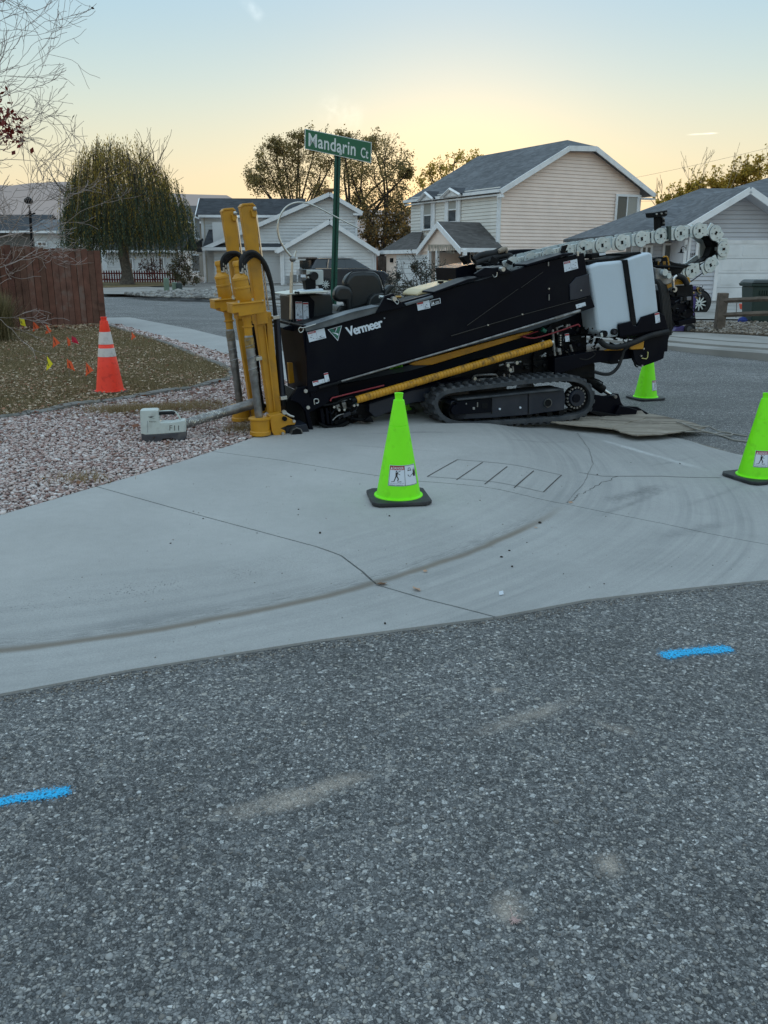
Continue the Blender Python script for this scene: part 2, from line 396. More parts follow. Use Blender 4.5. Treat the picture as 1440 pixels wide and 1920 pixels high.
# --- poured concrete of the corner, stained along the gutter line
m, nt, N, L, b, P, math_, vec, noise, mr, mix, scale, ramp, blob, line = surf_mat('poured_concrete', 0)
cen = vec('SUBTRACT', P, (CX, CY, 0)); flat = vec('MULTIPLY', cen.outputs[0], (1, 1, 0)); rad = vec('LENGTH', flat.outputs[0]).outputs['Value']
sx = N('ShaderNodeSeparateXYZ'); L(flat.outputs[0], sx.inputs[0]); ang = math_('ARCTAN2', sx.outputs[1], sx.outputs[0])
s = math_('SUBTRACT', rad, CR)
wob = math_('ADD', s, math_('MULTIPLY', math_('SUBTRACT', noise(3.0, 4), .5), .06))
pol = N('ShaderNodeCombineXYZ'); L(math_('MULTIPLY', ang, 1.6), pol.inputs[0]); L(math_('MULTIPLY', rad, 16.0), pol.inputs[1])
streak = noise(1.0, 6, pol.outputs[0], .6)
base = scale((.388, .386, .378), mr(noise(1.1, 7), .3, .7, .90, 1.08))
base = scale(base, mr(noise(140, 3), .3, .7, .88, 1.12)); base = scale(base, mr(noise(420, 2), .3, .7, .92, 1.08))
vq = N('ShaderNodeTexVoronoi'); vq.inputs['Scale'].default_value = 120; L(P, vq.inputs[0]); sq = N('ShaderNodeSeparateColor'); L(vq.outputs['Color'], sq.inputs[0])
pore = math_('MULTIPLY', mr(sq.outputs[0], .86, .88), mr(vq.outputs['Distance'], .30, .18)); base = mix(math_('MULTIPLY', pore, .45), base, (.14, .14, .135))
base = scale(base, mr(noise(14, 6), .3, .7, .965, 1.035))
sk = math_('MULTIPLY', mr(wob, -1.0, -.1, 0, 1, True), mr(streak, .42, .66, 0, 1))
sk = math_('MULTIPLY', sk, mr(s, 2.2, 1.4)); sk = math_('MULTIPLY', sk, mr(ang, -1.5, -.7, .45, 1)); sk = math_('MULTIPLY', sk, mr(noise(.7, 3), .35, .6, .25, 1))
col = mix(math_('MULTIPLY', sk, .30), base, (.105, .115, .125))
low = mr(s, -.9, -.15, 0, 1, True); col = mix(math_('MULTIPLY', low, .14), col, (.15, .165, .18))
# broad bluish gutter pan, brown silt line, dark scuffing just above it
ang_ok = mr(ang, -.42, -.62)
silt = math_('MULTIPLY', math_('MULTIPLY', mr(wob, -.05, -.015), mr(wob, .035, .005)), ang_ok)
col = mix(math_('MULTIPLY', silt, .75), col, (.15, .118, .085))
scuff = math_('MULTIPLY', math_('MULTIPLY', mr(wob, -.17, -.08), mr(wob, -.01, -.05)), mr(noise(26, 6, pol.outputs[0]), .46, .6))
col = mix(math_('MULTIPLY', math_('MULTIPLY', scuff, ang_ok), .5), col, (.07, .07, .07))
vp = N('ShaderNodeTexVoronoi'); vp.inputs['Scale'].default_value = 75; L(P, vp.inputs[0]); scp = N('ShaderNodeSeparateColor'); L(vp.outputs['Color'], scp.inputs[0])
pit = math_('MULTIPLY', math_('MULTIPLY', mr(wob, -.62, -.5), mr(wob, -.3, -.42)), math_('MULTIPLY', mr(scp.outputs[0], .55, .6), mr(vp.outputs['Distance'], .35, .2)))
pit = math_('MULTIPLY', math_('MULTIPLY', pit, mr(noise(4, 4), .42, .6)), mr(ang, -.9, -1.1))
col = mix(math_('MULTIPLY', pit, .6), col, (.05, .055, .06))
# tyre sweeps and other marks
for p0, p1, w, k, c in [((1120, 945), (1260, 905), .12, .75, (.085, .09, .095)), ((560, 1120), (880, 1060), .10, .4, (.15, .155, .16)), ((60, 1195), (420, 1140), .12, .35, (.16, .165, .17)), ((1150, 1030), (1430, 960), .12, .45, (.13, .135, .14)), ((700, 880), (1000, 850), .14, .2, (.2, .2, .2)), ((1060, 990), (1290, 900), .05, .5, (.10, .105, .11)), ((1250, 960), (1435, 890), .06, .35, (.12, .125, .13)), ((1180, 880), (1330, 850), .05, .35, (.12, .125, .13)), ((740, 1060), (1010, 1010), .06, .3, (.14, .145, .15)),
                        ((1075, 808), (1370, 893), .075, .85, (.60, .61, .62)), ((650, 815), (900, 812), .06, .5, (.10, .10, .10)), ((620, 832), (850, 850), .04, .35, (.13, .13, .13)), ((870, 818), (905, 842), .012, .5, (.45, .46, .47)), ((1010, 815), (1110, 860), .04, .35, (.38, .39, .40)), ((760, 838), (1060, 848), .02, .3, (.36, .37, .38)), ((910, 826), (1090, 826), .05, .4, (.12, .12, .12)),
                        ((20, 1090), (420, 1060), .06, .18, (.15, .16, .17)), ((350, 985), (700, 1010), .10, .12, (.35, .36, .36))]:
    t = line(g2(*p0), g2(*p1), w, rag=.7, rs=5, soft=1.2); t = math_('MULTIPLY', t, mr(noise(30, 5), .3, .6, .3, 1))
    col = mix(math_('MULTIPLY', t, k), col, c)
L(col, b.inputs['Base Color']); b.inputs['Roughness'].default_value = .82; b.inputs['Specular IOR Level'].default_value = .3
bp = N('ShaderNodeBump'); bp.inputs['Strength'].default_value = .55; bp.inputs['Distance'].default_value = .004; L(math_('ADD', noise(220, 4), math_('MULTIPLY', pit, -2)), bp.inputs['Height']); L(bp.outputs[0], b.inputs['Normal'])
concrete = m
# plain concrete for far walks
conc2 = M('far_concrete', (.30, .29, .275), .85, 0, .12, 1.2, .2, 60, dirt=(.17, .16, .145), dscale=.8, damt=.6, spec=.2)
dirtm = M('bare_soil', (.10, .078, .058), .95, 0, .35, 3, .5, 25, dirt=(.17, .15, .12), dscale=9, damt=.6, spec=.1)
gravbed = M('gravel_bed', (.20, .165, .15), .95, 0, .5, 45, .9, 50, dirt=(.10, .07, .06), dscale=6, damt=.6, spec=.1)
turf = M('dormant_turf_soil', (.16, .13, .07), .95, 0, .35, 5, .6, 40, dirt=(.15, .12, .075), dscale=4, damt=.6, spec=.1)
fargravel = M('far_gravel', (.24, .225, .21), .95, 0, .5, 14, .8, 18, dirt=(.13, .11, .10), dscale=22, damt=.8, spec=.1)
joint = M('joint_dirt_crack_shade', (.045, .040, .034), .95, spec=.1)  # dirt in the open joints; also the painted shade of the crack

def sheet(name, poly, z, mat, kind='structure'):
    o = mk(name, [(p[0], p[1], z) for p in poly], [tuple(range(len(poly)))], mat)
    return props(o, kind=kind)
ground = sheet('ground', [(-2500, -400), (2500, -400), (2500, 5000), (-2500, 5000)], -.2, dirtm)
ground['label'] = 'bare brown earth reaching to the horizon'
CURB = [(-90, 166.67), (-40, 94.44), (-16.3, 52.22), (-12, 45.22), (-7, 37.56), (-1, 28.33), (3, 21.67), (5.7, 17.22), (7, 15.67), (10, 13.00), (20, 7.22), (60, -8.89)]
def gridsheet(name, poly, zf, mat, x0, x1, y0, y1, st):
    bm = bmesh.new(); bm.faces.new([bm.verts.new((p[0], p[1], 0)) for p in poly])
    for ax, lo, hi in ((0, x0, x1), (1, y0, y1)):
        k = lo
        while k <= hi:
            bmesh.ops.bisect_plane(bm, geom=bm.verts[:] + bm.edges[:] + bm.faces[:], plane_co=(k, 0, 0) if ax == 0 else (0, k, 0), plane_no=(1, 0, 0) if ax == 0 else (0, 1, 0)); k += st
    for v in bm.verts: v.co.z = zf(v.co.x, v.co.y)
    me = bpy.data.meshes.new(name); bm.to_mesh(me); bm.free(); me.materials.append(mat); me.polygons.foreach_set('use_smooth', [True] * len(me.polygons))
    o = bpy.data.objects.new(name, me); COL.objects.link(o); return props(o, kind='structure')
ground.location.z = -.25
road = gridsheet('road', [(60, -12)] + CURB[::-1] + [(-90, -12)], zroad, asphalt, 0, 4, 3.0, 19.2, .25)

def bordpts(L): return [g2(*p) for p in L]
J1 = bordpts([(180, 912), (370, 965), (560, 1016), (640, 1042), (680, 1072), (708, 1097), (800, 1124), (930, 1157)])
J2 = bordpts([(397, 846), (520, 862), (660, 885), (782, 902), (1061, 945), (1250, 983), (1440, 1021)]) + [g2(1700, 1075)]
grav1 = bordpts([(230, 898), (330, 868)])
grav2 = bordpts([(470, 822), (505, 806)]) + [(-.92, 8.53), (-1.0, 10.00), (-1.23, 11.28)]
FAR_EDGE = [(.75, 11.78), (2.2, 10.00), (2.85, 9.28)] + bordpts([(1256, 818), (1290, 825), (1330, 838), (1385, 852), (1450, 862), (1700, 885)])
YG = g2(0, 965)[1] - .36; YA = g2(0, 1302)[1] - .42
slabs = {
 'A': [(-9, YG), (-3.3, YG), g2(0, 965)] + J1 + bordpts([(600, 1200), (250, 1255), (0, 1302)]) + [(-2.1, YA + .12), (-3, YA), (-9, YA)],
 'B': J1[::-1] + grav1 + J2 + bordpts([(1700, 1062), (1440, 1088), (1100, 1125)]),
 'C': J2[::-1] + grav2 + FAR_EDGE,
 'H': [g2(1700, 1062), g2(1700, 1075), g2(1700, 885), (8.0, g2(1700, 885)[1] - .15), (14, 6.3), (14, 5.1), (8.0, g2(1700, 1062)[1] + .35)],
 'D': [(-1.23, 11.28), (-2.63, 14.67), (-1.35, 14.78), (.75, 11.78)],
 'E': [(-2.63, 14.67), (-4.3, 17.56), (-2.9, 17.78), (-1.35, 14.78)],
 'F': [(-4.3, 17.56), (-5.96, 20.56), (-4.7, 21.11), (-2.9, 17.78)],
 'G': [(-5.96, 20.56), (-8.6, 25.11), (-7.4, 25.44), (-4.7, 21.11)]}
pave = thing('pavement', (0, 0, 0), None, None); pave['kind'] = 'structure'; pave['label'] = 'grey concrete corner pavement with gutter and joints'
def inset(poly, d):
    P = [np.array(p) for p in poly]; n = len(P); out = []
    A = sum(P[i][0] * P[(i + 1) % n][1] - P[(i + 1) % n][0] * P[i][1] for i in range(n)); sg = 1 if A > 0 else -1
    for i in range(n):
        a, c, e = P[i - 1], P[i], P[(i + 1) % n]
        t1 = (c - a) / np.linalg.norm(c - a); t2 = (e - c) / np.linalg.norm(e - c)
        n1 = np.array([-t1[1], t1[0]]) * sg; n2 = np.array([-t2[1], t2[0]]) * sg
        m_ = n1 + n2; m_ = m_ / max(.35, (m_ @ m_)) * 2 / 1
        out.append(c + m_ * d)
    return out
def slab(poly, name='slab', step=.12, zf=zpad):
    poly = inset(poly, .006)
    bm = bmesh.new(); f = bm.faces.new([bm.verts.new((p[0], p[1], 0)) for p in poly])
    xs = [p[0] for p in poly]; ys = [p[1] for p in poly]
    for ax, lo, hi in ((0, min(xs), max(xs)), (1, min(ys), max(ys))):
        lo = max(lo, -4 if ax == 0 else -1)
        k = lo + step
        while k < min(hi, 5.5 if ax == 0 else 10):
            co = (k, 0, 0) if ax == 0 else (0, k, 0); no = (1, 0, 0) if ax == 0 else (0, 1, 0)
            bmesh.ops.bisect_plane(bm, geom=bm.verts[:] + bm.edges[:] + bm.faces[:], plane_co=co, plane_no=no); k += step
    for v in bm.verts: v.co.z = zf(v.co.x, v.co.y)
    be = [e for e in bm.edges if e.is_boundary]
    r = bmesh.ops.extrude_edge_only(bm, edges=be)
    for v in [g for g in r['geom'] if isinstance(g, bmesh.types.BMVert)]: v.co.z -= .05
    bmesh.ops.recalc_face_normals(bm, faces=bm.faces)
    me = bpy.data.meshes.new(name); bm.to_mesh(me); bm.free(); me.materials.append(concrete)
    me.polygons.foreach_set('use_smooth', [True] * len(me.polygons))
    try: me.set_sharp_from_angle(angle=R(50))
    except Exception: pass
    o = bpy.data.objects.new(name, me); COL.objects.link(o); o.parent = pave; return o
for k_ in 'ABCDEFGH': slab(slabs[k_])
o = mk('joint_filler', [(p[0], p[1], -.075) for p in [(-9, 4.89), (-3.3, 4.89), (-2.5, 5.22), (-1.2, 7.78), (-.9, 10.00), (.2, 10.00), (.2, 3.67), (-2, 2.89), (-9, 2.44)]], [tuple(range(9))], joint, pave)
# dark strips laid on the concrete, painting the shade of grooves, crack and joint lines
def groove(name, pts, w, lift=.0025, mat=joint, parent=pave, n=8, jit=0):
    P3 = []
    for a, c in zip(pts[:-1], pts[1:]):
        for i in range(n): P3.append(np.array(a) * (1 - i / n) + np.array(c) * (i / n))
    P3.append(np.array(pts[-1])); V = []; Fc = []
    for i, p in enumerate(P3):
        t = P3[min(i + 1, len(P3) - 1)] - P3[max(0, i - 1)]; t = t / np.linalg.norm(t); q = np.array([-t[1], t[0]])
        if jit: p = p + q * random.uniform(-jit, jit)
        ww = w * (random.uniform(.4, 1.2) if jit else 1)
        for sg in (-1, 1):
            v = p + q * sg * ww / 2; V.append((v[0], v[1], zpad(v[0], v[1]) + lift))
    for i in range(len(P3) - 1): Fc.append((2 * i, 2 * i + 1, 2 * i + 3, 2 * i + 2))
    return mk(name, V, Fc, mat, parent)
groovem = M('groove_shade', (.085, .08, .075), .95, spec=.1)
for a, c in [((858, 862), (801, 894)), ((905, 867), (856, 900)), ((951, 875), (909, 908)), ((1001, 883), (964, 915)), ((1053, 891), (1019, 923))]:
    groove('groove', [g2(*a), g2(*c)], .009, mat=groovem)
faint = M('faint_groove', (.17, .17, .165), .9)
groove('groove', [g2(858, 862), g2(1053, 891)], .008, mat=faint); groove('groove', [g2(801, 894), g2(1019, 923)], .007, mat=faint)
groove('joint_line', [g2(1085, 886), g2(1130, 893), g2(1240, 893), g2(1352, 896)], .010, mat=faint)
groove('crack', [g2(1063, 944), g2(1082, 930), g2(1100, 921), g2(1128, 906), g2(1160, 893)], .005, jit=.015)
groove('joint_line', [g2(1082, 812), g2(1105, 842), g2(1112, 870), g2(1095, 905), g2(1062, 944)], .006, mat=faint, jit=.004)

# curb-side strips and yards across the street
def offset_line(Ls, d):
    P = [np.array(p, float) for p in Ls]; out = []
    for i in range(len(P)):
        t = P[min(i + 1, len(P) - 1)] - P[max(0, i - 1)]; t /= np.linalg.norm(t); out.append(P[i] + np.array([-t[1], t[0]]) * d)
    return out
def strip(name, Ls, d0, d1, z0, z1, mat):
    a = offset_line(Ls, d0); c = offset_line(Ls, d1); V = []; n = len(a)
    for p, q in zip(a, c): V += [(p[0], p[1], z0), (q[0], q[1], z1), (q[0], q[1], -.2), (p[0], p[1], -.2)]
    Fc = []
    for i in range(n - 1):
        k = 4 * i
        Fc += [(k, k + 4, k + 5, k + 1), (k + 1, k + 5, k + 6, k + 2), (k, k + 3, k + 7, k + 4)]
    return props(mk(name, V, Fc, mat), kind='structure')
CV = [tuple(p[:2]) for p in spline([(p[0], p[1], 0) for p in CURB], 4)]
strip('gutter', CV, -.55, 0.0, -.02, -.015, conc2)
strip('kerb', CV, 0.01, .32, .02, .06, conc2)
strip('sidewalk', CV, .33, 1.75, .075, .08, conc2)
yard = offset_line(CV, 1.76)
gy = mk('yard', [(p[0], p[1], .05) for p in yard] + [(60, 60, .05), (60, 200, .05), (-90, 200, .05)], [tuple(range(len(yard) + 3))], fargravel); props(gy, kind='structure')
def gpoly(name, pts, z, mat): return sheet(name, [g2(p[0], p[1], z) for p in pts], z, mat)
gpoly('driveway', [(1100, 572), (1100, 598), (1330, 598), (1600, 600), (1600, 566)], .085, conc2)
gpoly('driveway', [(395, 536), (560, 536), (770, 540), (640, 566), (400, 548)], .085, conc2)
gpoly('driveway', [(190, 538), (370, 540), (330, 552), (190, 551)], .085, conc2)
gpoly('parkway_grass', [(60, 529), (300, 528), (345, 535), (200, 539), (60, 540)], .10, turf)
gpoly('mulch_bed', [(1100, 605), (1500, 606), (1560, 636), (1290, 622), (1100, 618)], .088, dirtm)

# lawn and gravel corner by the fence
EDG = spline([(-9, 5.000, 0), (-6, 7.000, 0), (-3.95, 8.678, 0), (-3.71, 8.911, 0), (-3.39, 9.456, 0), (-2.72, 10.333, 0), (-2.3, 11.056, 0), (-2.12, 11.778, 0), (-2.3, 12.700, 0), (-2.97, 14.122, 0), (-4.61, 17.500, 0), (-7.0, 21.778, 0)], 6)
EDG = [(p[0], p[1]) for p in EDG]
sheet('lawn', EDG + [(-9.2, 20.33), (-16, 16.00), (-16, 4.44)], -.005, turf)
gravpoly = [(-9, YG), (-3.3, YG), g2(0, 965), g2(180, 912)] + grav1 + grav2 + [(-2.63, 14.67), (-5.96, 20.56), (-6.6, 21.78)] + EDG[::-1]
sheet('gravel_bed', gravpoly, -.022, gravbed)
g = G()
for i in range(len(EDG) - 1):
    a = np.array([*EDG[i], 0]); c = np.array([*EDG[i + 1], 0]); t = (c - a); t /= np.linalg.norm(t); nn = np.array([-t[1], t[0], 0])
    z1 = .035 + .01 * math.sin(i * .9); w_ = .055
    if i % 9 == 4: c = c - t * .012
    q = [(-w_, -.05), (-w_, z1 - .012), (-w_ * .6, z1), (w_ * .6, z1), (w_, z1 - .012), (w_, -.05)]
    g.prism([a + nn * x + np.array([0, 0, z]) for x, z in q], c - a)
edm = M('weathered_edging_concrete', (.20, .19, .18), .9, 0, .15, 6, .3, 60, dirt=(.09, .09, .07), dscale=5, damt=.6, spec=.2)
props(g.mk('lawn_edging', edm), 'low grey concrete edging curving round the lawn', 'edging')

def inside(P, poly):
    x, y = P[:, 0], P[:, 1]; r = np.zeros(len(P), bool); n = len(poly)
    for i in range(n):
        x0, y0 = poly[i]; x1, y1 = poly[(i + 1) % n]
        c = ((y0 > y) != (y1 > y)) & (x < (x1 - x0) * (y - y0) / (y1 - y0 + 1e-12) + x0); r ^= c
    return r
def seen(P, m=.03): return np.abs(P[:, 0]) < (P[:, 1] * .96 + .45) * .45 * (1 + m) + .15
def fill(poly, n, dens=None):
    a = np.array(poly); lo = a.min(0); hi = a.max(0); out = np.zeros((0, 2))
    while len(out) < n:
        q = rng.uniform(lo, hi, (n * 3, 2)); q = q[inside(q, poly) & seen(q)]
        if dens is not None: q = q[rng.uniform(0, 1, len(q)) < dens(q)]
        out = np.vstack([out, q])
    return out[:n]
def from_np(name, V, Fc, mat, smooth=False, kind=None, parent=None):
    me = bpy.data.meshes.new(name); nv, nf, k = len(V), len(Fc), Fc.shape[1]
    me.vertices.add(nv); me.vertices.foreach_set('co', V.astype(np.float32).ravel())
    me.loops.add(nf * k); me.loops.foreach_set('vertex_index', Fc.astype(np.int32).ravel())
    me.polygons.add(nf); me.polygons.foreach_set('loop_start', np.arange(0, nf * k, k, dtype=np.int32)); me.polygons.foreach_set('loop_total', np.full(nf, k, dtype=np.int32))
    if smooth: me.polygons.foreach_set('use_smooth', [True] * nf)
    me.update(calc_edges=True); me.validate(); me.materials.append(mat)
    o = bpy.data.objects.new(name, me); COL.objects.link(o)
    if parent is not None: o.parent = parent
    if kind: o['kind'] = kind
    return o
bm = bmesh.new(); bmesh.ops.create_icosphere(bm, subdivisions=1, radius=1); ICV = np.array([v.co[:] for v in bm.verts]); ICF = np.array([[v.index for v in f.verts] for f in bm.faces]); bm.free()
def stones(name, C, size, zbase, mat, kind='stuff'):
    n = len(C); s_ = size * rng.lognormal(0, .28, (n, 1, 1)); sh = rng.uniform(.55, 1.25, (n, 1, 3)) * np.array([1, 1, .62])
    V = ICV[None] * sh * s_ * rng.uniform(.82, 1.18, (n, 12, 1))
    a = rng.uniform(0, 2 * math.pi, n); t = rng.uniform(-.5, .5, n); ca, sa, ct, st = np.cos(a), np.sin(a), np.cos(t), np.sin(t)
    y, z = V[..., 1] * ct[:, None] - V[..., 2] * st[:, None], V[..., 1] * st[:, None] + V[..., 2] * ct[:, None]; x = V[..., 0]
    X = x * ca[:, None] - y * sa[:, None] + C[:, None, 0]; Y = x * sa[:, None] + y * ca[:, None] + C[:, None, 1]
    Z = z + (zbase if np.isscalar(zbase) else zbase[:, None]) + s_[:, :, 0] * .35
    V = np.stack([X, Y, Z], -1).reshape(-1, 3); Fc = (ICF[None] + (np.arange(n) * 12)[:, None, None]).reshape(-1, 3)
    return from_np(name, V, Fc, mat, kind=kind)
stonem = leafmat('pink_and_white_stone', [(.20, .12, .105), (.35, .22, .195), (.45, .33, .30), (.54, .45, .42), (.62, .55, .53), (.40, .28, .25), (.74, .70, .69)], 0)
near = lambda q: np.clip(1.3 - q[:, 1] * .045, .3, 1)
pts = fill(gravpoly, 50000, near)
zb = rng.uniform(-.024, .002, len(pts))
st_ = stones('landscape_gravel', pts, .0118, zb, stonem); st_['label'] = 'pink and white landscape gravel beside the pavement'
pts = fill(gravpoly, 2600, lambda q: np.clip((q[:, 1] - 10) / 6.6, 0, 1)); st2 = stones('gravel_litter', pts, .022, 0.0, stonem); st2['label'] = 'coarser gravel along the far walk'
# grass
lawnpoly = EDG + [(-9.2, 20.33), (-16, 16.00), (-16, 4.44)]
def blades(name, C, h, w, mat, lean=.5, z0=-.005):
    n = len(C); a = rng.uniform(0, 2 * math.pi, n); hh = h * rng.uniform(.5, 1.2, n); l = rng.uniform(0, lean, n) * hh; b_ = rng.uniform(0, 2 * math.pi, n)
    dx, dy = np.cos(a) * w / 2, np.sin(a) * w / 2; z = np.full(n, z0)
    V = np.stack([np.stack([C[:, 0] - dx, C[:, 1] - dy, z], -1), np.stack([C[:, 0] + dx, C[:, 1] + dy, z], -1), np.stack([C[:, 0] + l * np.cos(b_), C[:, 1] + l * np.sin(b_), z + hh], -1)], 1).reshape(-1, 3)
    return from_np(name, V, np.arange(n * 3).reshape(-1, 3), mat, kind='stuff')
grassm = leafmat('dormant_grass', [(.08, .068, .028), (.13, .105, .045), (.21, .155, .075), (.33, .245, .135), (.42, .32, .18), (.16, .125, .055)], .25)
gn = lambda q: np.clip(1.25 - q[:, 1] * .05, .2, 1)
C_ = fill(lawnpoly, 160000, gn); b_ = blades('lawn_grass', C_, .058, .006, grassm, 1.1); b_['label'] = 'short dormant lawn grass inside the edging'
drym = leafmat('dry_straw_grass', [(.20, .14, .065), (.30, .22, .11), (.38, .29, .16), (.16, .10, .05)], .3)
tp = np.vstack([rng.normal(c, (sx_, sy_), (k, 2)) for c, sx_, sy_, k in [(g2(300, 768), .35, .10, 2600), (g2(230, 772), .2, .08, 900), (g2(370, 760), .2, .10, 500), (g2(455, 805), .10, .10, 500), (g2(150, 900), .12, .08, 200)]])
b_ = blades('straw_tufts', tp, .075, .006, drym, 1.4); b_['label'] = 'dry straw tufts growing out of the gravel beside the edging'
def leaves(name, C, size, mat, z0=.0, zr=.03):
    n = len(C); s_ = size * rng.uniform(.5, 1.4, n)[:, None, None]
    base = np.array([(-1, -.1, 0), (-.3, -.6, .25), (.5, -.5, .1), (1, .1, .35), (.4, .6, .1), (-.4, .55, .3)])
    V = base[None] * s_ * rng.uniform(.6, 1.2, (n, 1, 3)); a = rng.uniform(0, 6.28, n); t = rng.normal(0, .5, n)
    ca, sa, ct, st = [f(v)[:, None] for v in (a, t) for f in (np.cos, np.sin)]
    y = V[..., 1] * ct - V[..., 2] * st; z = V[..., 1] * st + V[..., 2] * ct; x = V[..., 0]
    V = np.stack([x * ca - y * sa + C[:, None, 0], x * sa + y * ca + C[:, None, 1], z + z0 + rng.uniform(0, zr, n)[:, None]], -1).reshape(-1, 3)
    k = np.arange(n)[:, None, None] * 6; Fc = (np.array([[0, 1, 2], [0, 2, 3], [0, 3, 4], [0, 4, 5]])[None] + k).reshape(-1, 3)
    return from_np(name, V, Fc, mat, kind='stuff')
litterm = leafmat('dead_leaf', [(.19, .105, .06), (.31, .195, .115), (.45, .33, .215), (.58, .47, .345), (.32, .11, .06), (.48, .35, .22), (.62, .53, .42)], .15)
l_ = leaves('leaf_litter', fill(lawnpoly, 13000, lambda q: gn(q) * np.clip(.55 + .6 * np.sin(q[:, 0] * 2.1 + 1.3 * np.sin(q[:, 1] * 1.1)) * np.cos(q[:, 1] * 1.7), .12, 1)), .018, litterm, .012, .035); l_['label'] = 'curled dead leaves scattered over the lawn'
l_ = leaves('gravel_leaves', fill(gravpoly, 900, lambda q: np.clip((q[:, 1] - 6.5) / 4, 0.03, 1)), .026, leafmat('rust_leaf', [(.16, .04, .02), (.22, .10, .05), (.12, .05, .03), (.25, .17, .1)], .15), .015, .02); l_['label'] = 'rust coloured leaves caught in the gravel'
# seen far gravel
C_ = np.vstack([rng.normal(0, 1, (1, 2))]); fp = [g2(p[0], p[1], .08) for p in [(235, 553), (300, 547), (410, 546), (520, 548), (640, 556), (620, 563), (410, 561), (280, 557)]]
a = np.array(fp); q = rng.uniform(a.min(0), a.max(0), (9000, 2)); q = q[inside(q, fp)]
s3 = stones('grey_gravel', q, .07, .09, leafmat('grey_stone', [(.10, .095, .09), (.2, .19, .18), (.34, .33, .31), (.16, .14, .12)], 0)); s3['label'] = 'grey gravel strip beyond the side street'
fp = [g2(p[0], p[1], .08) for p in [(1230, 605), (1500, 606), (1560, 636), (1290, 622)]]
a = np.array(fp); q = rng.uniform(a.min(0), a.max(0), (5000, 2)); q = q[inside(q, fp)]
s3 = stones('mulch_chips', q, .03, .09, leafmat('mulch_chip', [(.05, .04, .03), (.12, .09, .06), (.2, .16, .12), (.34, .31, .28)], 0)); s3['label'] = 'brown mulch and stone chips round the split rail fence'

# small things lying on the concrete and asphalt
for i, (px, py, sz, lab) in enumerate([(716, 1097, .030, 'brown leaf lying where the joint meets the gutter line'), (781, 1107, .024, 'pale curled leaf on the gutter pan right of the joint'), (941, 1115, .020, 'whitish leaf scrap lying near the asphalt edge'), (1070, 944, .022, 'tan leaf caught in the crack by the grooved ramp'), (1005, 991, .018, 'small pale leaf on the silt line below the ramp'), (797, 1073, .016, 'dark leaf scrap on the gutter pan')]):
    p = g2(px, py); mt = litterm if i != 2 else decal
    l = leaves('fallen_leaf', np.array([p]), sz, mt, zpad(*p) + .006, .001); del l['kind']; props(l, lab, 'leaf', 'leaves fallen on the concrete')
pebs = [(960, 1063), (940, 1045), (955, 1033), (1012, 981), (1275, 870), (722, 1170), (381, 973), (1183, 868), (1120, 890), (730, 968), (600, 1000)]
for px, py in pebs:
    p = g2(px, py); s_ = stones('pebble', np.array([p]), .008, zpad(*p) + .001, joint); props(s_, kind='stuff')
def paint_mark(p0, p1, wid, lab):
    a = np.array(gr(*p0)); c = np.array(gr(*p1)); t = c - a; Ln = np.linalg.norm(t); t /= Ln; nn = np.array([-t[1], t[0]]); V = []; E = []; n = 60; W_ = (-1.5, -.75, -.35, .35, .75, 1.5); ev = (0, .5, 1, 1, .5, 0)
    for i in range(n + 1):
        f = i / n; p = a + t * Ln * f + nn * (.010 * math.sin(f * 5)); en = min(1, f * 9, (1 - f) * 9)
        for w_, e in zip(W_, ev): q_ = p + nn * w_ * wid / 1.9 * (1 + .12 * math.sin(f * 11)); V.append((*q_, zroad(*q_) + .004)); E.append(e * en)
    k = len(W_); o = props(mk('paint_mark', V, [(k * i + j, k * i + j + 1, k * i + k + j + 1, k * i + k + j) for i in range(n) for j in range(k - 1)], bluep), lab, 'paint mark', 'blue locator strokes sprayed on the asphalt')
    at_ = o.data.attributes.new('cover', 'FLOAT', 'POINT'); at_.data.foreach_set('value', E); return o
m = bpy.data.materials.new('blue_marking_paint'); m.use_nodes = True; nt = m.node_tree; N = nt.nodes.new; L = nt.links.new; b = nt.nodes['Principled BSDF']
b.inputs['Base Color'].default_value = (.012, .43, .80, 1); b.inputs['Roughness'].default_value = .7
tc = N('ShaderNodeTexCoord'); v = N('ShaderNodeTexVoronoi'); v.inputs['Scale'].default_value = 130; L(tc.outputs['Object'], v.inputs[0]); n2 = N('ShaderNodeTexNoise'); n2.inputs['Scale'].default_value = 150; n2.inputs['Detail'].default_value = 4; L(tc.outputs['Object'], n2.inputs[0])
atn = N('ShaderNodeAttribute'); atn.attribute_name = 'cover'
def mm(op, x, y):
    q = N('ShaderNodeMath'); q.operation = op
    for i_, z_ in enumerate((x, y)):
        if isinstance(z_, (int, float)): q.inputs[i_].default_value = z_
        else: L(z_, q.inputs[i_])
    return q.outputs[0]
rag_ = mm('ADD', mm('MULTIPLY', v.outputs['Distance'], .55), mm('MULTIPLY', n2.outputs[0], .9))
gt = N('ShaderNodeMapRange'); L(mm('SUBTRACT', rag_, mm('MULTIPLY', atn.outputs['Fac'], .72)), gt.inputs[0]); gt.inputs[1].default_value = -.05; gt.inputs[2].default_value = .34
tr = N('ShaderNodeBsdfTransparent'); ms = N('ShaderNodeMixShader'); L(gt.outputs[0], ms.inputs[0]); L(b.outputs[0], ms.inputs[1]); L(tr.outputs[0], ms.inputs[2]); L(ms.outputs[0], nt.nodes['Material Output'].inputs[0])
bluep = m
paint_mark((-60, 1522), (148, 1476), .080, 'blue spray stroke on the asphalt cut by the left picture edge')
paint_mark((1229, 1234), (1379, 1213), .105, 'blue spray stroke on the asphalt at the right, farther from the camera')
e_ = np.array([g2(x, y) for x, y in [(0, 1302), (250, 1255), (600, 1200), (930, 1155), (1100, 1125), (1440, 1088)]]); t_ = rng.uniform(0, 5, 1500); i_ = t_.astype(int); f_ = (t_ - i_)[:, None]
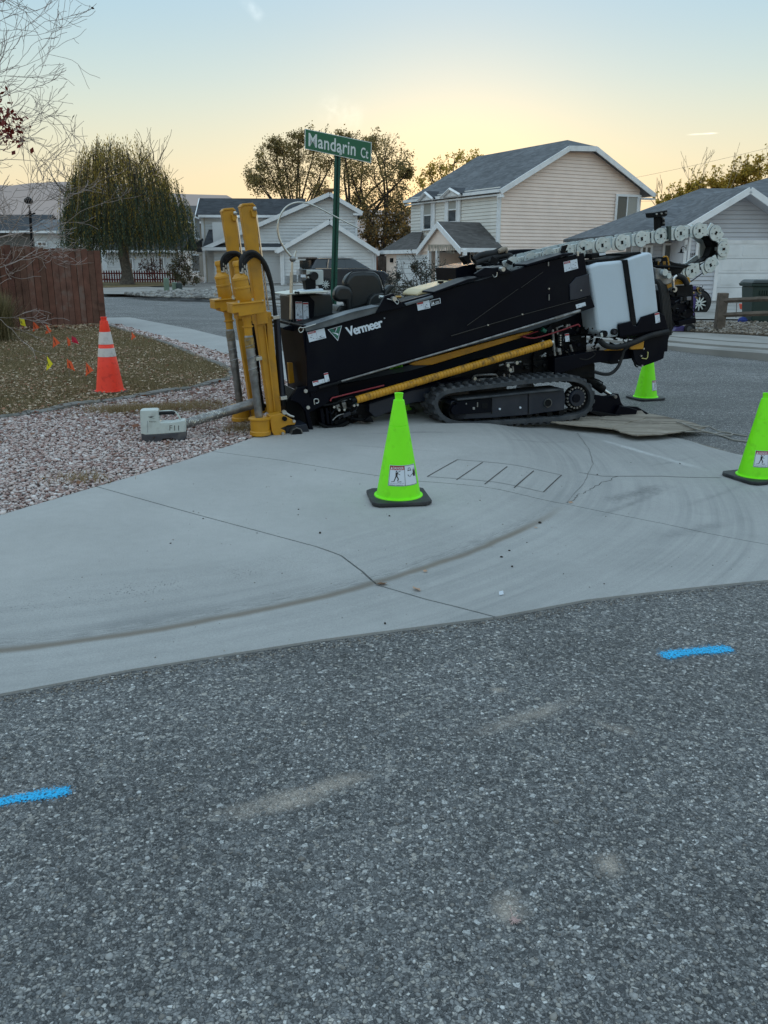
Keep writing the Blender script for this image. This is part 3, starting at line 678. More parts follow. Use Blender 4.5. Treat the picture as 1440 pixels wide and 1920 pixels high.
C_ = e_[i_] * (1 - f_) + e_[i_ + 1] * f_ + np.stack([rng.normal(0, .01, 1500), -np.abs(rng.normal(0, .035, 1500)) - .012], -1)
s3 = stones('edge_grit', C_, .0035, np.array([zroad(*c) for c in C_]), leafmat('loose_grit', [(.06, .06, .06), (.16, .15, .14), (.3, .28, .25), (.12, .09, .07)], 0)); s3['label'] = 'loose grit gathered along the edge of the asphalt'
C_ = np.stack([rng.uniform(-1.6, 2.2, 260), rng.uniform(3.2, 6.6, 260)], -1); s3 = stones('concrete_specks', C_, .0028, np.array([zpad(*c) for c in C_]), leafmat('speck', [(.05, .045, .04), (.2, .18, .15), (.4, .38, .35)], 0)); s3['label'] = 'tiny stone specks scattered over the concrete'
n_ = 17000; yy = 1.25 + 2.1 * rng.uniform(0, 1, n_) ** 1.5; C_ = np.stack([rng.uniform(-1, 1, n_) * (yy * .47 + .35), yy], -1)
ok_ = C_[:, 1] < 2.75 + .0 * C_[:, 0]; C_ = C_[ok_]; s3 = stones('surface_chippings', C_, .0044, ZR - .0022 + rng.uniform(-.0012, .0008, len(C_)), leafmat('chipping', [(.06, .065, .07), (.11, .115, .12), (.17, .175, .18), (.24, .245, .25), (.33, .32, .30), (.14, .13, .12), (.20, .20, .20), (.50, .51, .51)], 0)); s3['label'] = 'worn stone chippings standing in the near asphalt'
# squashed seed head
g = G(); c = gsurf(963, 1727, zroad)
for i in range(26):
    a_ = random.uniform(0, 6.28); l_ = random.uniform(.006, .02); q = c + np.array([math.cos(a_) * l_, math.sin(a_) * l_, random.uniform(.003, .008)]); g.tube([c + [0, 0, .004], q], .0009, 4)
g.tube([c + [0, 0, .004], c + [-.004, .045, .006]], .0008, 4)
props(g.mk('seed_head', M('pale_pink_seed', (.5, .36, .34), .8)), 'squashed pale pink seed head lying on the asphalt', 'seed head')

# ================================================================== DRILLING RIG
MP = Plane((-0.9, 7.80), 22)
def zf(ox, oy, k): return lambda x, y: (ox + x / k, oy + y / k)
Z0 = lambda x, y: (x, y)
Z1 = zf(380, 360, 4); Z2 = zf(520, 440, 4); Z3 = zf(780, 440, 4.5); Z4 = zf(1040, 380, 3.6); Z5 = zf(1140, 240, 4.8)
Z6 = zf(540, 480, 6.545); Z7 = zf(850, 440, 5.538); Z8 = zf(1200, 440, 9.6); Z9 = zf(1000, 600, 5.538); Z10 = zf(520, 680, 8)
drill = thing('directional_drill', (-0.3, 8.2, 0), 'long black and yellow tracked drilling rig tilted nose down on the corner pavement', 'drilling rig')
def Q(z, x, y, d=0.0): return MP.pt(*z(x, y), d)
def pp(name, z, pts, d0, d1, mat, parent=drill, bevel=.006, off=None, **k):
    """solid cut to an outline, d0 nearest the kerb, d1 at its far side"""
    V = [Q(z, x, y, d0) for x, y in pts]
    if off is not None: V = [v + off for v in V]
    g = G().prism(V, MP.n * (d1 - d0)); return g.mk(name, mat, parent, bevel=bevel, **k)
def tb(name, z, pts, d, r, mat, parent=drill, n=10, sm=0, off=None, smooth=True):
    V = [Q(z, p[0], p[1], p[2] if len(p) > 2 else d) for p in pts]
    if off is not None: V = [v + off for v in V]
    if sm: V = spline(V, sm)
    if not np.isscalar(r) and len(r) != len(V): r = np.interp(np.linspace(0, 1, len(V)), np.linspace(0, 1, len(r)), r)
    return G().tube(V, r, n).mk(name, mat, parent, smooth=smooth)
def dc(name, z, x, y, d, r, h, mat, parent=drill, n=20, axis=None, **k):
    return G().disc(Q(z, x, y, d), MP.n if axis is None else axis, r, h, n).mk(name, mat, parent, smooth=True, **k)
def bolts(name, z, L, d, r, mat=zinc, parent=drill, h=.02):
    for x, y in L: dc(name, z, x, y, d, r, h, mat, parent, n=8)

# ---- rod box
creasem = M('brown_crease_edge', (.035, .032, .030), .5, .2)  # creases a lighter brown than the panel
panel = pp('side_panel', Z0, [(573, 612), (705, 579), (812, 550), (904, 524), (989, 499), (1075, 478), (1095, 474), (1107, 552), (1116, 576), (1088, 585), (880, 647), (700, 698), (602, 728), (590, 735), (577, 735)], .10, .16, black)
pp('rod_box', Z0, [(568, 616), (705, 582), (812, 556), (904, 532), (989, 507), (1090, 482), (1102, 560), (1080, 583), (880, 643), (700, 692), (594, 726), (585, 720)], .165, .62, blackm)
pp('end_plate', Z0, [(566, 610), (575, 610), (592, 740), (583, 745)], .12, .92, black)
pp('end_bracket', Z10, [(160, 0), (230, 0), (262, 300), (190, 320)], .55, .60, yellow)
pp('crease_rib', Z3, [(431, 765), (862, 457), (864, 460), (434, 769)], .092, .101, creasem, panel, bevel=.002)
pp('crease_rib', Z3, [(887, 446), (1074, 312), (1076, 315), (889, 449)], .092, .101, creasem, panel, bevel=.002)
pp('crease_rib', Z3, [(296, 852), (900, 674), (1440, 530), (1441, 534), (900, 679), (298, 858)], .089, .101, creasem, panel, bevel=.002)
pp('rear_door', Z7, [(1275, 445), (1410, 405), (1420, 630), (1290, 668), (1215, 680), (1210, 520)], .085, .101, navy, panel, bevel=.004)
pp('top_rail', Z6, [(210, 885), (345, 835), (790, 690), (1120, 615), (1085, 700), (480, 870), (225, 928)], .07, .22, greyrail)
pp('rail_lip', Z6, [(212, 880), (345, 828), (790, 684), (1120, 608), (1118, 618), (790, 697), (345, 842), (215, 893)], .05, .25, greyrail)
pp('top_rail', Z2, [(955, 515), (1170, 455), (1172, 475), (965, 535)], .07, .22, greyrail)
pp('top_flange', Z3, [(150, 482), (440, 374), (560, 352), (560, 362), (440, 398), (155, 498)], .06, .34, black)
pp('top_flange', Z3, [(930, 250), (1240, 160), (1330, 150), (1332, 168), (1240, 186), (935, 268)], .06, .30, black)
pp('pin_bracket', Z6, [(1078, 702), (1190, 490), (1292, 458), (1425, 608), (1432, 628), (1300, 655)], .055, .095, black)
pp('pin_bracket', Z7, [(225, 405), (330, 340), (430, 345), (505, 330), (620, 385), (440, 425), (250, 440)], .055, .095, black)
dc('pin', Z6, 1290, 525, .04, .022, .08, zinc); dc('pin', Z7, 495, 358, .04, .022, .10, zinc)
tb('ring_pin', Z6, [(1215, 525), (1290, 545), (1340, 590), (1358, 560), (1330, 535), (1300, 545)], .03, .004, zinc, sm=5, n=6)
tb('ring_pin', Z7, [(455, 390), (450, 430), (425, 440), (408, 415)], .03, .004, zinc, sm=5, n=6)
tb('ring_pin', Z6, [(340, 835), (190, 880), (150, 875), (130, 905), (150, 938), (180, 925), (190, 890)], .03, .004, silver, sm=5, n=6)
tb('lever_bar', Z6, [(1120, 500), (1190, 505)], .2, .014, galv); tb('lever_bar', Z6, [(1310, 505), (1385, 503)], .2, .014, brass)
pp('front_cap', Z1, [(600, 1018), (650, 1000), (760, 1018), (765, 1035), (720, 1050), (605, 1032)], .42, .9, black)
for i in range(5): tb('spring_coil', Z1, [(648 + i * 22, 1000 - i * 2), (660 + i * 22, 988), (668 + i * 22, 1002)], .5, .012, blackm, n=6)
tb('guide_rod', Z0, [(602, 726), (880, 645), (1088, 582)], .075, [.010, .011, .012], steel)
tb('rod_sleeve', Z0, [(598, 727.5), (640, 716)], .075, .015, blackm)
tb('rod_sleeve', Z0, [(1040, 597), (1086, 583)], .075, .017, steel)
bolts('bolt', Z10, [(425, 425), (460, 672)], .08, .018)
bolts('bolt', Z3, [(605, 762), (895, 672), (1120, 455), (1390, 470)], .09, .008)
for q in [(1115, 230, 8, 35), (1120, 505, 8, 50), (1120, 450, 6, 16)]:
    x, y, w, h = q; pp('latch', Z3, [(x, y), (x + w, y), (x + w, y + h), (x, y + h)], .085, .1, steel, bevel=.001)

# ---- lettering, emblem and stickers on the rod box
def quad_fn(z, pts, d):
    """maps 0..1 x 0..1 onto a four-cornered outline (bottom-left, bottom-right, top-right, top-left)"""
    A = [np.array(z(*p)) for p in pts]
    return lambda x, y: MP.pt(*((A[0] * (1 - x) + A[1] * x) * (1 - y) + (A[3] * (1 - x) + A[2] * x) * y), d)
def inked(name, fn, s, x0, y0, w, h, mat, parent, bold=0.0, **k):
    V, Fc = write(s, lambda x, y: fn(x0 + x, y0 + y), w, h, bold, **k); return mk(name, V, Fc, mat, parent)
fn = quad_fn(Z6, [(737, 990), (1180, 868), (1158, 748), (697, 875)], .0965)
for k_, (ox, oy) in enumerate([(0, 0), (.006, 0), (.011, .006), (.004, .012)]):
    V, Fc = write('Vermeer', lambda x, y: quad_fn(Z6, [(737, 990), (1180, 868), (1158, 748), (697, 875)], .0965 - k_ * .0003)(x + ox, y + oy), .97, .96, .018, space=.9); mk('lettering', V, Fc, decal, panel)
inked('lettering', quad_fn(Z6, [(1178, 775), (1194, 771), (1190, 752), (1174, 756)], .0965), 'o', 0, 0, 1, 1, decal, panel)
def flat(name, z, L, d, mat, parent, t=.001): 
    g = G()
    for pts in L: g.prism([Q(z, x, y, d) for x, y in pts], MP.n * t)
    return g.mk(name, mat, parent)
flat('emblem_outline', Z6, [[(487, 903), (662, 853), (612, 1043)]], .0985, decal, panel)
flat('emblem_field', Z6, [[(499, 905), (653, 861), (609, 1028)]], .0972, decblk, panel)
flat('emblem_letter', Z6, [[(505, 902), (550, 890), (583, 935), (612, 873), (651, 862), (610, 1022)]], .0962, decgrn, panel, .0006)
flat('emblem_swoosh', Z6, [[(538, 940), (585, 942), (622, 955), (614, 978), (590, 958)], [(579, 930), (586, 930), (606, 880), (598, 881)]], .0952, decal, panel, .0006)
def sticker(z, pts, d, head=.25, half=True, marks=7, seed=0, word=None, mat=decal, par=None, stack=False):
    par = par or panel; rr = random.Random(seed)
    fn = quad_fn(z, pts, d); fn2 = quad_fn(z, pts, d - .0012); fn3 = quad_fn(z, pts, d - .0020)
    base = G().prism([fn(0, 0), fn(1, 0), fn(1, 1), fn(0, 1)], MP.n * .002).mk('sticker', mat, par)
    g = G(); hx = .5 if half else 1
    if head:
        g.prism([fn2(.03, 1 - head), fn2(hx - .02, 1 - head), fn2(hx - .02, .97), fn2(.03, .97)], MP.n * .0006)
        if stack: g.prism([fn2(hx + .02, 1 - head), fn2(.97, 1 - head), fn2(.97, .97), fn2(hx + .02, .97)], MP.n * .0006)
        g.mk('red_header', decred, base)
        if word:
            V, Fc = write(word, lambda x, y: fn3(.07 + x, 1 - head + .05 + y), hx - .15, head - .12, .02); mk('header_word', V, Fc, decal, base)
    g = G()
    if half: g.prism([fn2(.495, .05), fn2(.505, .05), fn2(.505, .95), fn2(.495, .95)], MP.n * .0006)
    for i in range(marks):
        x = rr.uniform(.08, .85); y = rr.uniform(.12, .9 - head); dx = rr.uniform(.04, .12); dy = rr.uniform(.02, .12); sk = rr.uniform(-.1, .1)
        if half and x < .5 < x + dx: continue
        g.prism([fn2(x, y), fn2(x + dx, y + sk), fn2(x + dx, min(.95, y + sk + dy * .6)), fn2(x + dx * .4, y + dy), fn2(x, y + dy * .5)], MP.n * .0006)
    for i in range(2): 
        y = .06 + .07 * i; g.prism([fn2(.55, y), fn2(.93, y), fn2(.93, y + .03), fn2(.55, y + .03)], MP.n * .0006)
    g.mk('printed_marks', decgry, base); return base
sticker(Z6, [(262, 1058), (470, 1005), (445, 885), (235, 937)], .097, .22, seed=1, word='DANGER')
sticker(Z7, [(1155, 388), (1297, 350), (1285, 252), (1143, 285)], .097, .22, seed=2, word='DANGER')
sticker(Z7, [(1280, 768), (1377, 738), (1370, 700), (1270, 727)], .097, 0, False, 5, seed=3)
sticker(Z10, [(540, 352), (712, 300), (705, 240), (525, 285)], .075, .3, seed=4)
sticker(Z10, [(720, 295), (785, 275), (757, 147), (697, 160)], .075, .2, False, 4, seed=5)
sticker(Z2, [(1055, 570), (1148, 550), (1140, 490), (1045, 512)], .097, .25, seed=6)
s_ = sticker(Z2, [(1155, 535), (1225, 514), (1222, 475), (1148, 492)], .097, 0, False, 0, seed=7)
flat('sticker_field', Z2, [[(1159, 530), (1221, 511), (1218, 479), (1153, 495)]], .0955, decblk, panel)
flat('sticker_field', Z2, [[(1160, 526), (1180, 519), (1168, 500)], [(1185, 505), (1212, 498), (1212, 502), (1186, 509)], [(1187, 514), (1214, 507), (1214, 511), (1188, 518)]], .0945, decal, panel)

# ---- yellow anchoring masts, motors and augers
def lathe2(A, B, prof, mat, name, parent, n=20):
    A, B = np.array(A), np.array(B); Ln = np.linalg.norm(B - A); return G().lathe(A, (B - A) / Ln, [(t * Ln, r) for t, r in prof], n).mk(name, mat, parent, smooth=True)
def anchor_unit(k):
    off = MP.n * (.78 * k)
    def P_(name, pts, d0, d1, mat, **kw): return pp(name, Z1, pts, d0, d1, mat, off=off, **kw)
    mast = P_('mast', [(283, 112), (300, 92), (375, 85), (396, 104), (440, 560), (478, 900), (402, 915), (345, 500)], .16, .25, yellow)
    P_('mast_cap', [(281, 112), (300, 86), (377, 80), (400, 104), (398, 112), (370, 98), (305, 104), (290, 118)], .15, .26, yellow)
    P_('lower_mast', [(402, 985), (470, 975), (500, 1300), (548, 1660), (505, 1668), (450, 1300)], .17, .27, yellow)
    P_('lower_channel', [(474, 898), (515, 900), (592, 1655), (550, 1662), (500, 1300)], .2, .3, yellow)
    P_('edge_strip', [(462, 1000), (470, 1000), (522, 1400), (550, 1655), (541, 1657), (510, 1400)], .150, .175, yellow, bevel=.003)
    P_('sleeve', [(398, 905), (485, 892), (490, 985), (410, 1000)], .14, .32, yellow)
    for dx in (0, 18): tb('chrome_rod', Z1, [(395 + dx * .3, 150), (412 + dx, 380), (478 + dx, 885)], .17 + dx * .002, .008, chrome, off=off, n=8)
    P_('rod_clevis', [(360, 135), (400, 120), (410, 160), (400, 190), (375, 190)], .13, .2, yellow)
    o = G().sphere(Q(Z1, 390, 125, .12) + off, .018, 7).mk('ball_joint', zinc, drill, smooth=True)
    a = Q(Z1, 256, 516, .06) + off; b = Q(Z1, 335, 930, .06) + off
    lathe2(a, b, [(0, .036), (.02, .042), (.09, .042), (.10, .036), (.16, .034), (.19, .040), (.22, .038), (.27, .055), (.30, .070), (.34, .072), (.345, .067), (.46, .068), (.47, .073), (.50, .073), (.505, .068), (.70, .070), (.74, .062), (.76, .060), (1, .060)], yellow, 'motor', drill, 24)
    P_('gearbox_flange', [(222, 848), (300, 838), (462, 822), (466, 905), (275, 935), (268, 905), (226, 915)], -.06, .17, yellow)
    P_('flange_lip', [(222, 838), (458, 815), (462, 826), (224, 850)], -.075, .18, yellow)
    for x, y in [(225, 790), (232, 795), (375, 805), (270, 822), (452, 815)]: o = G().lathe(Q(Z1, x, y + 10, -.05) + off, (0, 0, 1), [(0, .009), (.02, .009)], 8).mk('bolt', zinc, drill, smooth=True)
    a = Q(Z1, 330, 930, .04) + off; b = Q(Z1, 345, 1075, .04) + off
    lathe2(a, b, [(0, .040), (.25, .042), (.3, .036), (.5, .038), (.52, .050), (.56, .050), (.6, .036), (1, .035)], yellow, 'drive_shaft', drill)
    a = Q(Z1, 343, 1070, .04) + off; b = Q(Z1, 425, 1700, .04) + off
    au = lathe2(a, b, [(0, .030), (.02, .040), (.2, .041), (.4, .040), (.55, .0395), (.56, .036), (.97, .036), (1, .03)], steel, 'auger_tube', drill)
    g = G(); ax = (b - a) / np.linalg.norm(b - a); e1 = np.cross(ax, [0, 0, 1]); e1 /= np.linalg.norm(e1); e2 = np.cross(ax, e1); Ln = np.linalg.norm(b - a)
    g.tube([a + ax * (Ln * (.05 + .42 * i / 70)) + (e1 * math.cos(i * .55) + e2 * math.sin(i * .55)) * .040 for i in range(71)], .005, 5)
    g.mk('auger_flight', steel, au, smooth=True)
    mud = M('dry_mud_%d' % k, (.17, .145, .11), .9, 0, .3, 20, .5, 60)
    lathe2(a + ax * .02, a + ax * Ln * .16, [(0, .0405), (.3, .0435), (.7, .0425), (1, .0405)], mud if k else M('worn_yellow', (.30, .19, .06), .7, .2, .4, 25, .4, 60, dirt=(.06, .055, .05), dscale=22, damt=.9), 'worn_collar', au)
    c = Q(Z1, 428, 1690, .04) + off; lathe2(c, c - np.array([0, 0, .16]), [(0, .098), (.02, .104), (.1, .104), (.14, .090), (.75, .088), (.8, .096), (1, .096)], yellow, 'foot_cup', drill, 28)
    P_('foot_block', [(500, 1680), (590, 1660), (640, 1690), (702, 1722), (692, 1745), (640, 1750), (585, 1775), (622, 1792), (620, 1840), (548, 1845), (520, 1800)], .0, .12, yellow)
    o = G().disc(Q(Z1, 614, 1700, -.01) + off, MP.n, .022, .03, 16).mk('pivot_pin', blackm, drill, smooth=True)
    for x, y in [(684, 1718), (600, 1810)]: G().disc(Q(Z1, x, y, -.01) + off, MP.n, .014, .03, 10).mk('bolt', zinc, drill, smooth=True)
    # hoses over the top of the motor
    for j, (dx, dd) in enumerate([(0, .02), (28, .06), (52, .10)]):
        P3 = [(290 + dx * .7, 600 + dx * .6, dd), (285 + dx * .5, 520 + dx * .5, dd), (320 + dx, 462 + dx * .35, dd + .03), (395 + dx * .6, 455 + dx * .8, dd + .06), (470, 540 + dx * .5, .12 + dd), (515 - dx * .1, 680, .16 + dd), (535, 830, .18 + dd), (555 + dx * .3, 1100, .2 + dd), (600 + dx * .3, 1600, .24 + dd)] if k == 0 else \
             [(290 + dx * .7, 600 + dx * .6, dd), (283 + dx * .5, 520 + dx * .5, dd), (320 + dx, 462 + dx * .3, dd), (400 + dx * .4, 450 + dx * .5, dd), (450, 500 + dx, dd + .02), (470, 620, .3), (520, 900, .3), (545, 1560, .3)]
        tb('hose', Z1, P3, .0, .017, rubber, sm=6, off=off, n=8)
        a = Q(Z1, 290 + dx * .7, 600 + dx * .6, dd) + off; tb('hose_fitting', Z1, [(290 + dx * .7, 610 + dx * .6, dd), (292 + dx * .7, 570 + dx * .6, dd)], 0, .018, zinc, off=off, n=6, smooth=False)
        tb('hose_fitting', Z1, [(288 + dx * .7, 555 + dx * .6, dd), (288 + dx * .7, 535 + dx * .5, dd)], 0, .014, zinc, off=off, n=8)
anchor_unit(0); anchor_unit(1)
tb('black_pipe', Z1, [(560, 940), (600, 1540)], .2, .022, navy); tb('black_pipe', Z1, [(545, 940), (585, 1560)], .28, .02, black)
for y, x in [(940, 550), (1545, 607), (1250, 420)]: pp('hose_clamp', Z1, [(x - 22, y - 8), (x + 26, y - 16), (x + 28, y + 10), (x - 20, y + 18)], .15, .25, zinc, bevel=.003)
pp('black_beam', Z1, [(370, 930), (398, 930), (440, 1450), (470, 1640), (430, 1650), (395, 1400)], .45, .6, blackm)

# ---- nose
pp('nose_frame', Z10, [(130, 600), (260, 400), (420, 560), (700, 540), (1100, 520), (1190, 620), (1430, 620), (1430, 800), (1300, 840), (1090, 925), (1095, 962), (860, 1045), (500, 1105), (330, 1128), (140, 1130), (110, 1000)], .32, .85, blackm)
pp('nose_plate', Z10, [(300, 380), (600, 330), (900, 320), (930, 480), (700, 640), (640, 670), (480, 745), (565, 1095), (500, 1105), (420, 730), (330, 610), (200, 560)], .14, .2, black)
pp('base_skid', Z10, [(120, 960), (440, 920), (505, 1100), (330, 1128), (140, 1128)], .05, .3, navy)
dc('roller', Z10, 275, 1050, .03, .058, .1, steel, n=8); dc('roller_hub', Z10, 275, 1050, .015, .048, .1, blackm, n=8)
for x0, x1, y0, y1 in [(640, 690, 690, 930), (720, 760, 680, 930), (780, 800, 670, 940)]: pp('jaw_plate', Z10, [(x0, y0), (x1, y0 - 8), (x1 + 30, y1 - 10), (x0 + 30, y1)], .2, .34, black)
pp('jaw', Z10, [(640, 900), (760, 950), (900, 950), (1070, 870), (1090, 920), (900, 1010), (700, 980)], .15, .34, blackm)
pp('valve_block', Z10, [(870, 640), (930, 620), (965, 700), (910, 730)], .2, .3, steel); pp('gear_rack', Z10, [(965, 600), (1030, 590), (1045, 690), (1000, 715)], .18, .3, steel)
tb('pin_ring', Z10, [(560, 630), (552, 555), (600, 545), (622, 580), (600, 608), (575, 605)], .12, .005, zinc, sm=4, n=6)
tb('grey_hose', Z10, [(690, 640), (860, 610), (1000, 540), (1120, 515), (1150, 580)], .15, .012, blackm, sm=5, n=8)
tb('cable', Z10, [(830, 865), (900, 800), (1000, 765)], .17, .006, steel, sm=4, n=6)
tb('bright_link', Z10, [(100, 742), (190, 795), (250, 812)], .02, [.014, .012, .009], zinc); dc('link_eye', Z10, 102, 742, .02, .02, .03, zinc)
bolts('bolt', Z10, [(850, 665), (1150, 640), (1003, 705), (925, 710)], .16, .012)
tb('teal_fitting', Z10, [(1160, 560), (1190, 640)], .1, .014, M('teal_fitting', (.03, .10, .12), .4, .3)); bolts('bolt', Z10, [(1150, 642), (1200, 632)], .08, .012)
pp('plough_blade', Z10, [(1060, 830), (1300, 842), (1440, 890), (1320, 900)], .2, .26, blackm)
pp('plough_blade', Z2, [(655, 1390), (700, 1355), (725, 1408)], .15, .19, blackm)
# ---- rack and long members
pp('rack_beam', Z2, [(230, 1175), (420, 1135), (860, 1045), (1000, 1020), (1440, 895), (1440, 985), (900, 1175), (590, 1248), (330, 1290)], .34, .62, black)
pp('rack_beam', Z3, [(270, 985), (900, 830), (1200, 730), (1440, 640), (1440, 820), (1150, 880), (300, 1110), (250, 1090)], .40, .62, black)
pp('lower_beam', Z2, [(690, 1270), (1010, 1168), (1440, 1085), (1440, 1200), (1010, 1262), (735, 1372), (690, 1330)], .22, .60, navy)
pp('beam_lip', Z2, [(690, 1262), (1010, 1160), (1440, 1077), (1440, 1087), (1010, 1170), (690, 1272)], .20, .62, black, bevel=.003)
pp('amber_beam', Z3, [(-60, 1092), (0, 1068), (110, 1040), (900, 828), (1000, 812), (880, 872), (130, 1100), (0, 1102)], .28, .34, yellow)
pp('amber_beam', Z3, [(-60, 1088), (110, 1040), (110, 1102), (-20, 1104)], .30, .36, yellow)
# spiral-wrapped hose
a = Q(Z0, 668, 750, .05); b = Q(Z0, 1033, 643, .07); Ln = np.linalg.norm(b - a); nk = 66; prof = []
for i in range(nk):
    t = i / nk; w_ = 1 / nk
    prof += [(t, .033), (t + w_ * .12, .037), (t + w_ * .85, .037), (t + w_ * .97, .032)]
mid_sag = G(); 
yh = lathe2(a, b, [(0, .02)] + prof + [(1, .033), (1.003, .02)], M('yellow_hose_wrap', (.50, .24, .012), .5, 0, .15, 8, 0, dirt=(.10, .06, .02), dscale=14, damt=.85, dlo=.52, dhi=.7), 'wrapped_hose', drill, 16)
tb('hose_end', Z0, [(660, 752), (669, 749.5)], .05, .026, blackm); tb('hose_end', Z0, [(1032, 643), (1037, 641.5)], .07, .024, zinc)
tb('red_hose', Z2, [(398, 1248), (410, 1226), (450, 1215), (600, 1178), (800, 1130)], .12, .0075, red, sm=4, n=8)
tb('red_hose', Z3, [(900, 860), (1000, 872), (1180, 822), (1350, 762), (1372, 762), (1382, 775)], .2, .008, red, sm=4, n=8)
tb('red_hose', Z3, [(880, 862), (1030, 815)], .25, .006, red, n=6)
tb('guide_rod', Z2, [(420, 1262), (640, 1215), (900, 1150)], .22, .008, steel, n=8)

# ---- tracks
def rot_loop(P, n):
    P = [np.array(p, float) for p in P]; S = spline([P[-1]] + P + [P[0], P[1]], 8)[8:-8]; S = np.array(S); d = np.r_[0, np.cumsum(np.linalg.norm(np.diff(S, axis=0), axis=1))]
    t = np.linspace(0, d[-1], n, endpoint=False); return np.stack([np.interp(t, d, S[:, i]) for i in range(S.shape[1])], -1)
TR = [(822, 741), (835, 732), (860, 727), (930, 719), (1000, 711), (1060, 707), (1090, 711), (1108, 725), (1114, 745), (1108, 768), (1090, 782), (1055, 789), (1000, 793), (940, 797), (880, 800), (848, 796), (826, 784), (815, 765), (815, 750)]
def track(off, full=True):
    S3 = [MP.pt(x, y, 0.0) + off for x, y in TR]
    L3 = rot_loop(S3, 96); cen = L3.mean(0); V = []; Fc = []
    inn = []; out = []
    for i in range(96):
        t = L3[(i + 1) % 96] - L3[i - 1]; t /= np.linalg.norm(t); nn = np.cross(t, MP.n); nn *= np.sign(nn @ (L3[i] - cen)) or 1; out.append(nn)
    for i in range(96):
        for rr_, dd in ((0, 0), (0, .30), (-.045, .30), (-.045, 0)): V.append(L3[i] + out[i] * rr_ + MP.n * dd)
    for i in range(96):
        j = (i + 1) % 96
        for k in range(4): Fc.append((4 * i + k, 4 * j + k, 4 * j + (k + 1) % 4, 4 * i + (k + 1) % 4))
    belt = mk('track_belt', V, Fc, trackm, drill, bevel=.004)
    L4 = rot_loop(S3, 46)
    for i in range(46):
        t = L4[(i + 1) % 46] - L4[i - 1]; t /= np.linalg.norm(t); nn = np.cross(t, MP.n); nn *= np.sign(nn @ (L4[i] - cen)) or 1
        g = G()
        for d0, d1, sh in ((-.004, .15, 0), (.155, .304, .045)):
            c = L4[i] + t * sh
            g.prism([c - t * .026 - nn * .004 + MP.n * d0, c + t * .026 - nn * .004 + MP.n * d0, c + t * .015 + nn * .021 + MP.n * (d0 + .012), c - t * .015 + nn * .021 + MP.n * (d0 + .012)], MP.n * (d1 - d0 - .012))
        g.mk('tread_lug', trackm, belt)
        if full and i % 1 == 0:
            G().prism([L4[i] - t * .013 - nn * .045 + MP.n * .1, L4[i] + t * .013 - nn * .045 + MP.n * .1, L4[i] + t * .009 - nn * .068 + MP.n * .1, L4[i] - t * .009 - nn * .068 + MP.n * .1], MP.n * .08).mk('drive_lug', blackm, belt)
    return belt
track(MP.n * 0.0); track(MP.n * 1.22, False)
for off in (0, 1.22):
    o3 = MP.n * off
    fr = pp('track_frame', Z3, [(300, 1405), (640, 1372), (950, 1340), (1250, 1312), (1262, 1380), (1250, 1480), (950, 1520), (650, 1545), (330, 1562), (285, 1480)], .04, .26, navy, off=o3)
    if off: continue
    pp('frame_step', Z3, [(305, 1412), (635, 1380), (635, 1400), (640, 1500), (345, 1520), (340, 1420)], .025, .05, black)
    for x in (640, 950): pp('frame_seam', Z3, [(x - 3, 1372 - (x - 640) * .1), (x + 3, 1371 - (x - 640) * .1), (x + 3, 1510), (x - 3, 1512)], .033, .045, blackm, bevel=0)
    pp('frame_lip', Z3, [(350, 1385), (640, 1358), (950, 1325), (1250, 1298), (1250, 1314), (950, 1342), (640, 1374), (350, 1402)], .0, .28, trackm)
    dc('idler_wheel', Z3, 325, 1475, .12, .105, .16, blackm, n=28); dc('idler_hub', Z3, 325, 1475, .03, .05, .06, black)
    dc('drive_sprocket', Z3, 1347, 1375, .10, .122, .10, blackm, n=32)
    for i in range(18):
        q = 2 * math.pi * i / 18; c = Q(Z3, 1347, 1375, .045) + MP.u * math.cos(q) * .108 + np.array([0, 0, 1]) * math.sin(q) * .108
        G().disc(c, MP.n, .0115, .03, 8).mk('sprocket_bolt', steel, drill, smooth=True)
    dc('sprocket_hub', Z3, 1347, 1375, .04, .088, .08, navy, n=28); dc('hub_cap', Z3, 1350, 1380, -.005, .045, .03, black, n=20)
    for x, y in [(480, 1560), (640, 1545), (780, 1530), (920, 1515), (1090, 1500), (1190, 1490)]: dc('track_roller', Z3, x, y, .15, .034, .18, blackm, n=16)
    dc('inspection_ring', Z3, 1112, 1420, .030, .044, .02, steel, n=20); dc('inspection_hole', Z3, 1112, 1420, .026, .040, .02, blackm, n=20)
    bolts('bolt', Z3, [(705, 1470), (878, 1458), (1105, 1400)], .035, .011, decal)
    pp('frame_hole', Z3, [(555, 1425), (605, 1420), (605, 1468), (555, 1472)], .02, .03, blackm)
    for x, y, w, h in [(480, 1455, 18, 22), (420, 1420, 10, 14), (515, 1415, 10, 40)]: pp('frame_rib', Z3, [(x, y), (x + w, y), (x + w, y + h), (x, y + h)], .018, .03, steel, bevel=.002)
